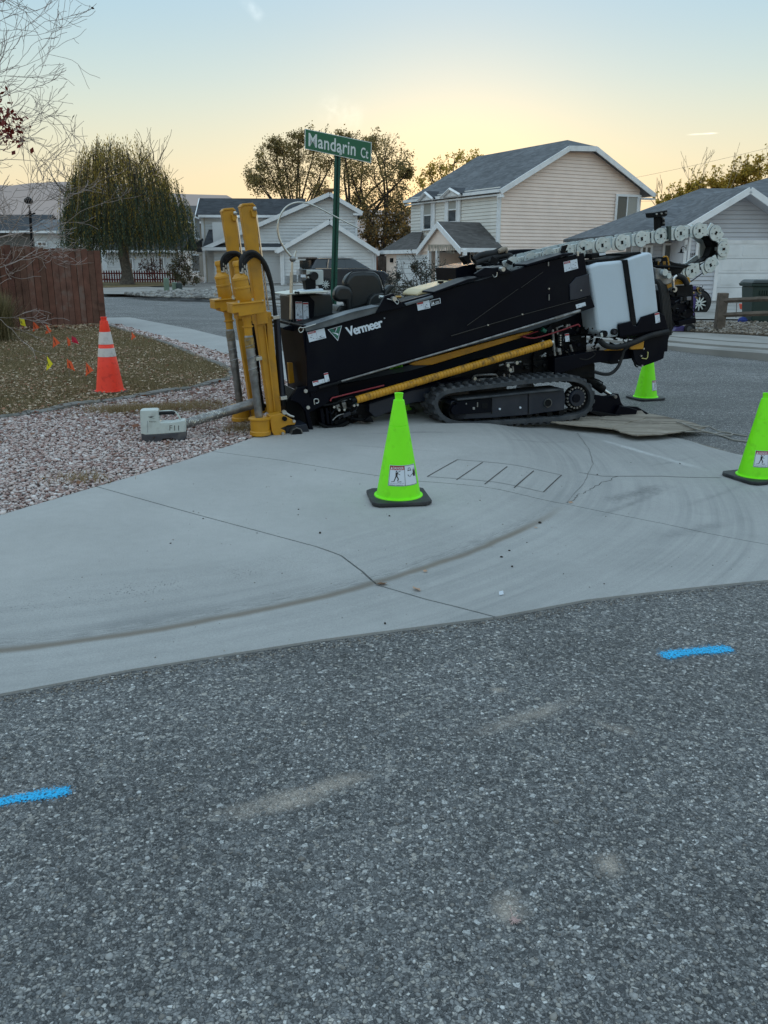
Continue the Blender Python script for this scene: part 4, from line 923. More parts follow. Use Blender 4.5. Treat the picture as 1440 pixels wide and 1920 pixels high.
# ---- body between the tracks
pp('undercarriage', Z3, [(60, 1330), (300, 1200), (500, 1090), (900, 1000), (1150, 880), (1440, 840), (1440, 1215), (1000, 1235), (300, 1320), (60, 1390)], .36, 1.2, blackm)
pp('cross_member', Z9, [(0, 420), (600, 400), (640, 460), (640, 600), (0, 600)], .33, 1.2, blackm)
def pipe(z, pts, d, r, mat=zinc, sm=0, name='hydraulic_pipe'): tb(name, z, pts, d, r, mat, sm=sm, n=8)
for pts in [[(492, 1255), (492, 1192), (520, 1186), (640, 1180)], [(535, 1258), (535, 1222), (600, 1220), (670, 1218), (688, 1200), (670, 1182), (620, 1180)]]: pipe(Z3, pts, .25, .013, steel)
for pts in [[(740, 1175), (745, 1205), (762, 1240)], [(785, 1175), (790, 1205), (802, 1240)], [(822, 1190), (825, 1230)], [(755, 1085), (885, 1072)], [(775, 1085), (785, 1155)], [(815, 1110), (820, 1155), (790, 1162)], [(700, 1105), (735, 1095)]]: pipe(Z3, pts, .22, .012, steel)
for x, y in [(492, 1215), (535, 1235), (770, 1100), (790, 1140), (845, 1080)]: dc('hose_nut', Z3, x, y, .2, .02, .04, zinc, n=6)
for pts, r_ in [([(1152, 800), (1160, 900), (1172, 1020)], .014), ([(1180, 790), (1240, 768)], .009), ([(1190, 790), (1195, 840)], .01), ([(1205, 960), (1215, 1010)], .02), ([(1300, 930), (1320, 985)], .012), ([(1330, 1010), (1345, 1045)], .012), ([(1055, 1030), (1095, 1000)], .012), ([(1235, 1105), (1275, 1110)], .010)]: pipe(Z3, pts, .22, r_, steel)
pp('valve_body', Z3, [(1195, 960), (1225, 958), (1228, 990), (1198, 992)], .18, .3, steel)
pp('plate', Z3, [(1115, 1185), (1190, 1145), (1200, 1180), (1140, 1200)], .22, .3, steel)
pp('valve_bank', Z3, [(1195, 830), (1240, 820), (1245, 940), (1200, 950)], .24, .34, blackm)
for i in range(5): dc('valve_port', Z3, 1215, 850 + i * 20, .23, .008, .03, zinc, n=8)
sticker(Z3, [(1262, 905), (1296, 900), (1290, 833), (1256, 838)], .22, .25, False, 3, seed=8, par=drill)
tb('green_hose_end', Z3, [(1062, 800), (1092, 815)], .2, .022, decgrn)
def clutter(name, z, poly, d0, d1, n, mats, seed, size=.03):
    """hydraulic fittings and hose ends crowded together"""
    rr = random.Random(seed); xs = [p[0] for p in poly]; ys = [p[1] for p in poly]; pl_ = [tuple(p) for p in poly]
    out = [G() for _ in mats]; c = 0
    while c < n:
        x, y = rr.uniform(min(xs), max(xs)), rr.uniform(min(ys), max(ys))
        if not inside(np.array([[x, y]]), pl_)[0]: continue
        p = Q(z, x, y, rr.uniform(d0, d1)); g = out[rr.randrange(len(mats))] if rr.random() < .8 else out[0]; k = rr.random(); s_ = size * rr.uniform(.4, 1.2)
        a = R(rr.uniform(-40, 40)); ax = [MP.u * math.cos(a) + np.array([0, 0, math.sin(a)]), MP.n, -MP.u * math.sin(a) + np.array([0, 0, math.cos(a)])]
        if k < .35: g.box(p, (s_ * rr.uniform(.4, 1.4), s_ * .6, s_ * rr.uniform(.4, 1)), ax)
        elif k < .7: g.tube([p - ax[0] * s_, p + ax[0] * s_ * 1.2], s_ * .35, 8)
        else: g.tube(spline([p, p + ax[0] * s_ * 2 - np.array([0, 0, s_]), p + ax[0] * s_ * 3.5 + ax[1] * s_ + np.array([0, 0, s_ * rr.uniform(-2, 2)])], 4), s_ * .25, 6)
        c += 1
    for g, m in zip(out, mats):
        if g.V: props(g.mk(name, m, drill, bevel=.002), kind='stuff')
clutter('hydraulic_fittings', Z9, [(0, 380), (20, 120), (400, 40), (640, 60), (700, 260), (640, 400), (300, 440)], .22, .5, 110, [blackm, blackm, black, steel], 3)
clutter('hydraulic_fittings', Z9, [(880, 60), (1400, 20), (1400, 160), (900, 300), (740, 260)], .2, .4, 60, [blackm, black, steel, blackm], 4, .028)
clutter('hydraulic_fittings', Z3, [(480, 1180), (700, 1060), (1000, 1010), (1200, 1050), (1200, 1200), (500, 1250)], .26, .5, 60, [blackm, blackm, rubber, steel], 5, .03)
clutter('hydraulic_fittings', Z10, [(560, 700), (1000, 560), (1200, 600), (1300, 780), (900, 960), (650, 960)], .2, .36, 50, [blackm, rubber, navy, blackm], 6, .03)
clutter('hydraulic_fittings', Z4, [(0, 1050), (200, 1000), (260, 1130), (0, 1165)], .3, .5, 30, [blackm, rubber, steel], 9, .03)

# ---- tanks
pp('fluid_tank', Z4, [(230, 442), (252, 422), (300, 405), (455, 390), (470, 398), (525, 815), (432, 822), (438, 903), (365, 916), (350, 912), (290, 868), (262, 640)], .14, .62, tank, bevel=.03, seg=3, smooth=True)
pp('fluid_tank', Z4, [(488, 384), (560, 358), (640, 333), (660, 345), (702, 735), (640, 790), (560, 830), (530, 800)], .14, .62, tank, bevel=.03, seg=3, smooth=True)
pp('tank_strap', Z4, [(463, 388), (493, 384), (555, 822), (525, 832)], .12, .15, blackm, bevel=.003)
pp('tank_cradle', Z4, [(432, 822), (520, 800), (530, 828), (556, 835), (590, 772), (700, 737), (742, 760), (770, 850), (440, 905)], .105, .135, black)
pp('tank_cradle_floor', Z4, [(430, 880), (775, 850), (775, 870), (440, 915)], .14, .7, black)
dc('drain_plug', Z4, 400, 872, .12, .034, .05, blackm, n=8); dc('drain_plug', Z4, 400, 872, .105, .02, .03, navy, n=6)
dc('drain_fitting', Z4, 330, 885, .12, .036, .05, blackm, n=16); tb('drain_pipe', Z4, [(315, 880), (318, 905)], .08, .014, galv)
pp('filler_cap', Z4, [(455, 345), (580, 330), (590, 345), (470, 368)], .2, .5, blackm); pp('sensor_box', Z4, [(245, 345), (340, 335), (352, 360), (250, 378)], .3, .5, blackm)
flat('grey_label', Z4, [[(300, 342), (342, 337), (345, 352), (303, 357)]], .29, decal, drill)
pp('top_bracket', Z4, [(215, 395), (380, 375), (480, 350), (485, 365), (300, 405), (235, 430)], .2, .5, blackm)
sticker(Z4, [(682, 815), (713, 805), (705, 740), (675, 746)], .10, .2, False, 5, seed=10, par=drill)
# ---- tail frame
pp('tail_plate', Z4, [(520, 940), (600, 905), (772, 868), (762, 1005), (742, 1006), (737, 1050), (720, 1060), (592, 1108), (560, 1095), (540, 1060)], .12, .18, black)
pp('tail_beam', Z4, [(0, 1050), (270, 1000), (545, 985), (545, 1050), (270, 1082), (0, 1165)], .2, .7, black)
pp('amber_plate', Z4, [(505, 965), (606, 925), (600, 988), (515, 992)], .10, .13, yellow); pp('amber_plate', Z4, [(340, 1000), (380, 985), (470, 975), (465, 995)], .17, .21, yellow)
tb('grab_handle', Z4, [(588, 1050), (620, 1054), (628, 1040), (630, 1010), (626, 1008)], .1, .005, M('pale_yellow_handle', (.6, .55, .2), .5), n=6)
bolts('bolt', Z4, [(583, 1034), (600, 985), (590, 1100)], .11, .010)
tb('tow_loop', Z4, [(545, 1060), (538, 1085), (550, 1105), (562, 1108)], .13, .008, blackm, sm=4)
tb('hose', Z4, [(305, 930), (345, 965), (420, 975), (520, 950), (640, 900), (765, 870)], .08, .030, rubber, sm=5)
tb('hose', Z4, [(262, 1140), (330, 1158), (385, 1150), (430, 1105), (455, 1040), (475, 990), (560, 930)], .10, .018, rubber, sm=5)
tb('hose', Z9, [(620, 330), (640, 360), (560, 410), (480, 400)], .2, .006, rubber, sm=4, n=6)
pp('beam_shoe', Z4, [(360, 1065), (430, 1060), (440, 1085), (380, 1092)], .2, .4, blackm)
# ---- rear stabiliser standing on the board
tb('stabiliser_cylinder', Z4, [(190, 1165), (325, 1262)], .42, .05, blackm, n=16); tb('stabiliser_rod', Z4, [(325, 1262), (398, 1312)], .42, .022, chrome)
tb('cylinder_pipe', Z4, [(255, 1180), (300, 1200), (325, 1215), (318, 1232), (290, 1222)], .36, .008, blackm, n=6)
pp('stabiliser_arm', Z4, [(250, 1290), (330, 1305), (395, 1302), (410, 1288), (432, 1290), (442, 1320), (450, 1350), (470, 1375), (480, 1420), (320, 1440), (250, 1400)], .36, .42, black)
pp('stabiliser_arm', Z4, [(250, 1290), (330, 1305), (395, 1302), (410, 1288), (432, 1290), (442, 1320), (450, 1350), (470, 1375), (480, 1420), (320, 1440), (250, 1400)], .56, .62, black)
dc('pivot_pin', Z4, 402, 1308, .34, .02, .06, steel)
pf = pp('stabiliser_foot', Z4, [(230, 1400), (470, 1440), (560, 1470), (660, 1448), (664, 1462), (560, 1485), (330, 1452), (232, 1415)], .25, .62, blackm)
pp('foot_web', Z4, [(470, 1372), (560, 1378), (640, 1425), (652, 1450), (545, 1452), (450, 1432)], .52, .56, black)
pp('foot_web', Z4, [(440, 1370), (500, 1380), (560, 1400), (540, 1462), (400, 1445)], .30, .34, black)
pp('foot_wedge', Z4, [(530, 1445), (560, 1405), (578, 1452), (545, 1460)], .33, .36, steel)

# ---- cable chain over the top
LK = [(962, 497, -13), (995, 489, -14), (1028, 481, -14), (1061, 473, -13), (1093, 466, -12), (1128, 460, -11), (1165, 454.6, -10), (1202, 448, -9.5), (1238, 442.5, -9), (1275, 437.5, -8.5), (1310, 432.7, -6), (1341, 437, 40), (1355.5, 467, 92), (1331, 497, 143), (1296, 508, 160)]
dch0, dch1 = .42, .72
for i, (x, y, a) in enumerate(LK):
    c = MP.pt(x, y, dch0); sc = np.linalg.norm(MP.pt(x + 10, y, dch0) - c) / 10; zz = np.array([0, 0, 1.0]); p2 = MP.pt(x + 10 * math.cos(R(a)), y + 10 * math.sin(R(a)), dch0) - c; e1 = p2 / np.linalg.norm(p2); e2 = np.cross(MP.n, e1)
    rr_ = .084; hl = .118
    link = None
    for dd in (0, dch1 - dch0):
        P3 = [c + MP.n * dd + e1 * (q[0]) + e2 * q[1] for q in [(-hl, -.058), (-hl * .8, -.064), (hl * .8, -.064), (hl, -.058), (hl, .058), (hl * .8, .064), (-hl * .8, .064), (-hl, .058)]]
        g = G().prism(P3, MP.n * (.012 + .004 * (i % 2)))
        if link is None: link = g.mk('chain_link', galv, drill, bevel=.003)
        else: g.mk('link_plate', galv, link)
    G().disc(c - MP.n * .006, MP.n, rr_, .014, 24).mk('link_disc', galv, link, bevel=.002)
    G().disc(c - MP.n * .002, MP.n, rr_ + .004, .008, 24).mk('disc_rim', steel, link)
    G().prism([c - MP.n * .018 + e1 * q[0] + e2 * q[1] for q in [(-.014, -.018), (.014, -.018), (.011, 0), (.014, .018), (-.014, .018), (-.011, 0)]], MP.n * .006).mk('slot_cover', blackm, link)
    for q in [(-.046, .032), (.046, .032), (-.046, -.032), (.046, -.032)]: G().disc(c - MP.n * .016 + e1 * q[0] + e2 * q[1], MP.n, .006, .008, 6).mk('link_screw', steel, link)
    if 9 < i < 14:
        G().prism([c + e1 * q[0] + e2 * q[1] + MP.n * .01 for q in [(-.02, -.055), (.02, -.055), (.02, -.045), (-.02, -.045)]], MP.n * .3).mk('cross_bar', galv, link)
for j, dd in enumerate((.48, .56, .64)):
    tb('chain_hose', Z4, [(560, 232, dd), (800, 205, dd), (1000, 190, dd), (1085, 225, dd), (1115, 290, dd), (1098, 352, dd), (1030, 408, dd), (930, 445, dd), (820, 425, dd), (700, 425, dd - .1)], 0, .030, rubber, sm=6)
pp('black_guard', Z4, [(870, 420), (1000, 400), (1060, 385), (1100, 330), (1112, 300), (1060, 222), (1000, 225), (1040, 250), (1060, 300), (1040, 360), (990, 395)], .60, .70, blackm, bevel=.002)
pp('mast_stub', Z5, [(440, 800), (485, 790), (480, 925), (443, 930)], .5, .56, blackm); pp('mast_head', Z5, [(408, 762), (537, 738), (535, 785), (515, 798), (485, 800), (440, 806), (415, 800)], .46, .60, blackm)
pp('mast_gusset', Z5, [(483, 800), (512, 808), (516, 880), (485, 884)], .49, .52, blackm); pp('clip', Z5, [(538, 882), (575, 878), (572, 905), (574, 1000), (550, 1003), (548, 910)], .38, .42, M('grey_green_clip', (.05, .07, .065), .5))
for x, y in [(435, 775), (480, 770), (520, 765), (500, 815), (500, 855)]: dc('bolt', Z5, x, y, .45, .010, .02, steel, n=8)
pp('blade_post', Z7, [(1120, 180), (1140, 115), (1195, 102), (1165, 180), (1180, 215), (1145, 222)], .2, .23, blackm)
pp('latch_hook', Z3, [(1355, 140), (1375, 138), (1375, 180), (1362, 182)], .08, .1, zinc, bevel=.002)
# ---- tail machinery beside the chain
tailm = [pp('valve_cabinet', Z8, [(640, 925), (940, 895), (960, 940), (960, 1440), (1005, 1500), (1000, 1590), (700, 1610), (570, 1540), (520, 1010)], .45, .9, black)]
pp('cabinet_front', Z8, [(650, 925), (940, 900), (945, 1110), (665, 1125)], .42, .46, blackm); pp('nameplate', Z8, [(750, 1125), (928, 1110), (925, 1180), (755, 1192)], .41, .45, M('dull_nameplate', (.18, .18, .2), .4, .4))
pp('bumper', Z8, [(690, 1560), (1005, 1490), (1015, 1590), (850, 1620), (700, 1640)], .38, .95, black)
for j in range(6): tb('hose', Z8, [(285 + j * 18, 830, .2 + j * .03), (340 + j * 22, 900 + j * 6, .2 + j * .03), (385 + j * 24, 1150, .2 + j * .03), (410 + j * 26, 1500, .2 + j * .03), (400 + j * 28, 1800, .25 + j * .03)], 0, .020, rubber, sm=5, n=8)
pp('gear_housing', Z8, [(265, 600), (380, 610), (450, 640), (560, 660), (580, 870), (460, 900), (290, 800)], .30, .6, steel); dc('gear_cover', Z8, 425, 680, .28, .036, .06, galv, n=20); dc('gear_cover', Z8, 500, 740, .28, .03, .05, galv, n=16)
pp('amber_arm', Z8, [(450, 925), (620, 860), (880, 765), (915, 850), (850, 890), (640, 905), (480, 985)], .38, .5, yellow); pp('amber_block', Z8, [(820, 780), (885, 762), (918, 850), (870, 900), (840, 880)], .34, .42, yellow)
tb('hose', Z8, [(650, 745), (730, 760), (800, 810), (850, 900)], .34, .032, rubber, sm=5)
tb('elbow_pipe', Z8, [(600, 940), (598, 860), (610, 780), (655, 740)], .3, .017, chrome, sm=4); dc('pipe_eye', Z8, 605, 985, .3, .030, .05, zinc, n=16); dc('pipe_eye_bore', Z8, 605, 985, .27, .016, .02, blackm, n=12)
pp('black_cover', Z8, [(238, 425), (350, 400), (480, 398), (540, 470), (720, 540), (930, 548), (800, 610), (700, 728), (600, 740), (555, 700), (480, 590), (245, 590)], .40, .6, blackm)
tb('amber_loop', Z8, [(420, 400), (470, 392), (500, 420), (515, 520), (520, 620)], .36, .008, yellow, sm=4)
for x in (330, 420, 445): tb('brass_spool', Z8, [(x, 480), (x + 3, 545)], .37, .010, brass, n=8)
tb('tail_tube', Z8, [(245, 565), (520, 575), (750, 600)], .34, .014, blackm, sm=3)
tb('stay_rod', Z8, [(915, 845), (1140, 680)], .5, .006, blackm, n=6)
clutter('hydraulic_fittings', Z8, [(245, 440), (520, 430), (540, 620), (300, 800), (260, 600)], .33, .45, 40, [blackm, steel, zinc, rubber], 11, .018)
clutter('hydraulic_fittings', Z8, [(950, 900), (1100, 900), (1130, 1100), (980, 1180)], .5, .7, 26, [blackm, brass, steel, rubber], 12, .022)
clutter('hydraulic_fittings', Z8, [(560, 1010), (940, 1200), (960, 1500), (600, 1560)], .40, .46, 36, [blackm, black, navy, blackm], 13, .03)
clutter('hydraulic_fittings', Z8, [(100, 1640), (540, 1560), (560, 1760), (100, 1900)], .2, .4, 40, [blackm, black, steel, rubber], 14, .022)
pp('tail_block', Z8, [(340, 1400), (560, 1500), (640, 1620), (560, 1760), (500, 1920), (100, 1920), (100, 1700)], .38, .9, blackm)
# ---- deck things behind the rod box
pp('engine_cover', Z7, [(25, 345), (130, 318), (400, 272), (575, 245), (605, 335), (240, 440), (30, 480)], .66, 1.15, black)
pp('engine_cover_front', Z3, [(10, 520), (20, 490), (60, 462), (330, 392), (380, 405), (150, 500)], .5, .9, M('cream_yellow_hood', (.56, .46, .27), .35, 0, .06, 4), bevel=.02)
for x, y in [(208, 400), (300, 385)]: dc('filler_knob', Z3, x, y, .55, .030, .02, blackm if x < 250 else brass, axis=(0, 0, 1)); tb('filler_neck', Z3, [(x, y + 5), (x, y + 40)], .55, .014, brass, n=8)
pp('work_lamp', Z7, [(90, 232), (150, 212), (192, 285), (150, 312)], .62, .72, blackm); tb('lamp_stalk', Z7, [(190, 205), (200, 260), (235, 300)], .66, .012, blackm)
tb('hose_bundle', Z7, [(215, 268), (270, 225), (350, 210), (430, 195), (500, 165), (548, 150)], .62, [.03, .035, .045, .04, .045, .02], rubber, sm=5); tb('hose_bundle', Z7, [(235, 300), (330, 265), (430, 240), (560, 215), (600, 230)], .58, .03, rubber, sm=5)
tb('loose_sleeve', Z7, [(470, 175), (510, 158), (545, 145), (555, 190)], .57, [.02, .03, .02, .01], M('tan_cloth', (.30, .25, .2), .9), sm=4)
pp('curved_pod', Z7, [(550, 172), (620, 158), (720, 150), (850, 147), (980, 158), (985, 185), (800, 205), (600, 235), (560, 225)], .75, 1.05, black, bevel=.015)
pp('rod_gripper', Z7, [(325, 338), (420, 332), (505, 320), (520, 335), (510, 350), (330, 358)], .2, .4, steel)
clutter('deck_fittings', Z7, [(240, 300), (440, 245), (600, 240), (600, 330), (420, 390), (250, 380)], .3, .6, 45, [blackm, black, steel, rubber], 21, .03)
clutter('deck_fittings', Z7, [(1230, 165), (1380, 130), (1440, 200), (1430, 330), (1370, 330)], .3, .5, 22, [blackm, black, steel, rubber], 22, .025)
# ---- operator station
DS = 1.0
pp('console', Z6, [(60, 490), (340, 468), (520, 466), (553, 560), (548, 752), (420, 800), (200, 880), (72, 880)], DS, DS + .5, seatm, bevel=.012)
pp('console_face', Z6, [(62, 498), (265, 488), (330, 560), (318, 740), (280, 860), (75, 880)], DS - .012, DS, black)
for nm_, q, hd, st in [('a', [(95, 772), (180, 772), (172, 560), (90, 560)], .1, True), ('b', [(188, 776), (257, 778), (247, 568), (182, 568)], .12, False), ('c', [(108, 850), (182, 858), (180, 775), (102, 778)], .2, True)]:
    sticker(Z6, q, DS - .016, hd, nm_ != 'b', 12, seed=ord(nm_), par=drill, stack=st)
pp('tray', Z6, [(-30, 466), (200, 436), (500, 430), (500, 446), (230, 462), (-25, 478)], DS - .15, DS + .35, M('cream_tray', (.62, .64, .58), .5))
pp('tray_pad', Z6, [(192, 425), (300, 410), (435, 400), (440, 436), (330, 452), (195, 462)], DS - .1, DS + .2, tank, bevel=.01)
pp('locator_case', Z6, [(272, 172), (425, 170), (435, 180), (437, 350), (350, 357), (300, 330)], DS, DS + .14, M('off_white_case', (.50, .54, .54), .5, dirt=(.3, .3, .3), damt=.4), bevel=.012)
dc('cord_reel', Z6, 315, 245, DS - .03, .042, .06, rubber); pp('reel_base', Z6, [(212, 300), (240, 270), (340, 280), (345, 400), (225, 412)], DS - .05, DS + .06, blackm); pp('reel_handle', Z6, [(230, 230), (330, 210), (335, 228), (240, 250)], DS - .05, DS, blackm)
bolts('knob', Z6, [(95, 452), (125, 452)], DS - .14, .014, blackm)
pole = [(660, 985), (662, 760), (668, 660), (672, 520)]
tb('umbrella_pole', Z1, pole, DS - .12, [.014, .014, .012, .012, .010], silver, n=10)
tb('pole_collar', Z1, [(664, 760), (668, 600)], DS - .12, .017, silver); tb('pole_socket', Z1, [(660, 985), (661, 955)], DS - .12, .024, blackm)
G().sphere(Q(Z1, 675, 502, DS - .12), .032, 8).mk('pole_knuckle', steel, drill, smooth=True)
tb('pole_lever', Z1, [(685, 490), (700, 440)], DS - .12, [.014, .008], silver)
tb('curved_rod', Z1, [(660, 480), (610, 415), (575, 345), (563, 265), (580, 180), (625, 115), (690, 82), (760, 80), (830, 100), (920, 145), (1060, 218), (1170, 272)], DS - .12, [.012, .011, .0105, .010, .0095, .009, .009, .008, .008, .007, .006, .006], silver, sm=6)
sb = pp('seat_back', Z6, [(800, 190), (935, 183), (1070, 190), (1125, 235), (1160, 310), (1182, 420), (1188, 520), (1100, 680), (740, 705), (735, 560), (735, 420), (690, 340), (735, 250)], DS + .05, DS + .2, seatm, bevel=.045, seg=4, smooth=True)
pp('seat_bolster', Z6, [(585, 430), (625, 372), (700, 366), (770, 385), (800, 450), (795, 700), (735, 702), (715, 560), (620, 565), (572, 520)], DS - .02, DS + .1, seatm, bevel=.03, seg=3, smooth=True)
tb('seat_piping', Z6, [(690, 335), (735, 250), (800, 192), (935, 184), (1070, 190), (1125, 235), (1160, 310), (1184, 430)], DS + .055, .006, rubber, sm=4, n=6)
pp('seat_base', Z6, [(560, 755), (640, 600), (740, 620), (1190, 480), (1200, 620), (900, 720), (700, 790)], DS + .05, DS + .4, seatm, bevel=.02)
pp('armrest', Z6, [(1180, 490), (1200, 425), (1250, 352), (1318, 360), (1300, 395), (1235, 470), (1230, 500)], DS, DS + .1, seatm, bevel=.015)
pp('armrest', Z6, [(1010, 520), (1060, 470), (1180, 450), (1190, 520), (1090, 640), (970, 650)], DS - .03, DS + .04, seatm, bevel=.015)
pp('deck', Z6, [(70, 860), (560, 750), (1200, 610), (1440, 560), (1440, 640), (560, 840), (80, 900)], .64, 1.5, blackm)
# pieces holding things together on the far side
pp('far_frame', Z0, [(600, 640), (1080, 520), (1080, 620), (690, 720), (600, 730)], 1.2, 1.28, blackm)

# ---- board under the rear
bm_w = M('weathered_plywood', (.35, .31, .26), .9, 0, .25, 4, .6, 30, dirt=(.12, .095, .075), dscale=1, damt=.85, spec=.15)
for n_ in bm_w.node_tree.nodes:      # grain drawn out along the board
    if n_.type == 'TEX_NOISE':
        mp0 = bm_w.node_tree.nodes.new('ShaderNodeMapping'); mp0.inputs['Rotation'].default_value = (0, 0, R(-12)); mp0.inputs['Scale'].default_value = (1.2, 9, 9)
        l0 = n_.inputs[0].links[0]; bm_w.node_tree.links.new(l0.from_socket, mp0.inputs[0]); bm_w.node_tree.links.new(mp0.outputs[0], n_.inputs[0])
def board(pts, zt, lab, seed):
    rr = random.Random(seed); P = [gsurf(*Z4(x, y), lambda a, b: zs(a, b) + zt) for x, y in pts]; V = []; n = 6; k = len(P); c = sum(P) / k
    P2 = []
    for i in range(k):
        for j in range(3):
            p = P[i] * (1 - j / 3) + P[(i + 1) % k] * (j / 3); P2.append(p + np.array([rr.uniform(-.02, .02), rr.uniform(-.02, .02), 0]))
    rings = 7; Vt = []
    for r_ in range(rings):
        f = 1 - r_ / rings
        for p in P2: Vt.append(c + (p - c) * f + np.array([0, 0, rr.uniform(-.003, .004)]))
    m_ = len(P2); Fc = []
    for r_ in range(rings - 1):
        for i in range(m_): j = (i + 1) % m_; Fc.append((r_ * m_ + i, r_ * m_ + j, (r_ + 1) * m_ + j, (r_ + 1) * m_ + i))
    Fc.append(tuple((rings - 1) * m_ + i for i in range(m_)))
    b0 = len(Vt); Vt += [v - np.array([0, 0, .012]) for v in Vt[:m_]]
    for i in range(m_): j = (i + 1) % m_; Fc.append((i, j, b0 + j, b0 + i))
    Fc.append(tuple(b0 + i for i in range(m_))[::-1])
    return props(mk('wood_board', Vt, Fc, bm_w), lab, 'board')
board([(-20, 1478), (60, 1492), (380, 1522), (450, 1500), (640, 1440), (560, 1380), (250, 1395), (0, 1440)], .028, 'grey splintered board wedged under the rear of the track', 1)
board([(380, 1512), (440, 1545), (560, 1570), (720, 1560), (900, 1538), (1020, 1515), (940, 1490), (800, 1455), (640, 1425), (450, 1470)], .022, 'weathered board under the stabiliser foot with a rope on it', 2)
ropem = M('pale_rope', (.30, .285, .26), .9, 0, .15, 30)
def grope(L, z=.03): return spline([gsurf(*Z4(x, y), lambda a, b, h=(q[0] if q else z): zs(a, b) + max(h, -.045)) for x, y, *q in L], 5)
rg = G(); rg.tube(grope([(820, 1478, .045), (900, 1500, .04), (1010, 1512, .035), (1040, 1510, .0), (1100, 1540, -.02), (1200, 1560, -.055), (1300, 1575, -.055)]), .009, 6)
rg.tube(grope([(860, 1490, .045), (960, 1530, .03), (1060, 1555, -.03), (1150, 1580, -.05), (1200, 1600, -.055), (1260, 1608, -.055), (1340, 1618, -.055)]), .009, 6)
rg.tube(grope([(880, 1545, .03), (1000, 1548, -.02), (1080, 1560, -.04), (1130, 1548, -.03), (1195, 1558, -.03), (1185, 1570, -.04), (1120, 1568, -.05), (1185, 1590, -.05)]), .008, 6)
props(rg.mk('rope', ropem, smooth=True), 'loose pale rope trailing from the board across the asphalt', 'rope')
# ---- drill pipe and locator on the gravel
o = thing('drill_pipe', gp(420, 778), 'steel drill pipe with fluted end leaning between anchors onto the gravel', 'drill pipe')
a = at(477, 756, 8.11); b = at(340, 797, 7.61); ax = (b - a) / np.linalg.norm(b - a); Ln = np.linalg.norm(b - a)
G().lathe(a, ax, [(0, .05), (.06, .052), (.09, .047), (.40 * Ln, .046), (.41 * Ln, .043), (Ln, .043)], 20).mk('pipe', steel, o, smooth=True)
e1 = np.cross(ax, [0, 0, 1]); e1 /= np.linalg.norm(e1); e2 = np.cross(ax, e1); g = G()
for ph in (0, 2.1, 4.2): g.tube([a + ax * (Ln * (.42 + .56 * i / 60)) + (e1 * math.cos(ph + i * .35 + .9 * math.sin(i * .9)) + e2 * math.sin(ph + i * .35 + .9 * math.sin(i * .9))) * .043 for i in range(61)], .005, 5)
g.mk('flute', silver, o, smooth=True)
LP = Plane(tuple(gp(350, 822, .02)[:2]), 9)
loc = thing('locator', tuple(gp(305, 828)), 'off white handheld locator with black handle and dark base standing on the gravel', 'locator')
ZL = zf(240, 740, 6.545)
def lp(name, pts, d0, d1, mat, bevel=.006): return G().prism([LP.pt(*ZL(x, y), d0) for x, y in pts], LP.n * (d1 - d0)).mk(name, mat, loc, bevel=bevel)
lw = M('scuffed_white_plastic', (.52, .57, .55), .5, 0, .06, 8, dirt=(.22, .22, .2), dscale=9, damt=.55); lb = M('dark_locator_base', (.055, .055, .065), .6, 0, .2, 10, dirt=(.15, .14, .13), dscale=12, damt=.6)
body = lp('case', [(158, 195), (340, 188), (368, 198), (382, 325), (400, 345), (560, 338), (690, 315), (708, 335), (712, 458), (388, 485), (215, 495), (160, 480)], .0, .13, lw)
lp('side_face', [(145, 200), (165, 195), (170, 485), (160, 480)], .02, .13, lw)
base_ = lp('base', [(162, 482), (215, 497), (388, 487), (712, 460), (716, 530), (690, 562), (600, 567), (555, 538), (430, 545), (390, 598), (240, 604), (170, 580)], -.002, .132, lb)
hv = spline([LP.pt(*ZL(x, y), .065) for x, y in [(368, 212), (450, 202), (520, 200), (580, 215), (620, 255), (645, 305)]], 6)
G().tube(hv, .008, 8).mk('handle', lw, loc, smooth=True)
G().tube(spline([LP.pt(*ZL(x, y), .065) for x, y in [(368, 228), (450, 222), (540, 220), (575, 230)]], 4), .018, 10).mk('grip', rubber, loc, smooth=True)
lf = lambda pts, d, mat, nm_='print': G().prism([LP.pt(*ZL(x, y), d) for x, y in pts], LP.n * .001).mk(nm_, mat, loc)
lf([(240, 272), (330, 262), (285, 277), (340, 298)], -.0015, decblk, 'arrow_mark')
def lfn(x0, y0, x1, y1, d=-.0015): return lambda x, y: LP.pt(*ZL(x0 + (x1 - x0) * x, y0 + (y1 - y0) * y), d)
V, Fc = write('Falcon', lfn(262, 338, 345, 322), 1, 1, .0); mk('print', V, Fc, decblk, loc)
V, Fc = write('F11', lfn(510, 440, 625, 378), 1, 1, -.01); mk('handwriting', V, Fc, decblk, loc)
lf([(238, 322), (242, 322), (242, 465), (238, 465)], -.0015, decgry, 'seam')

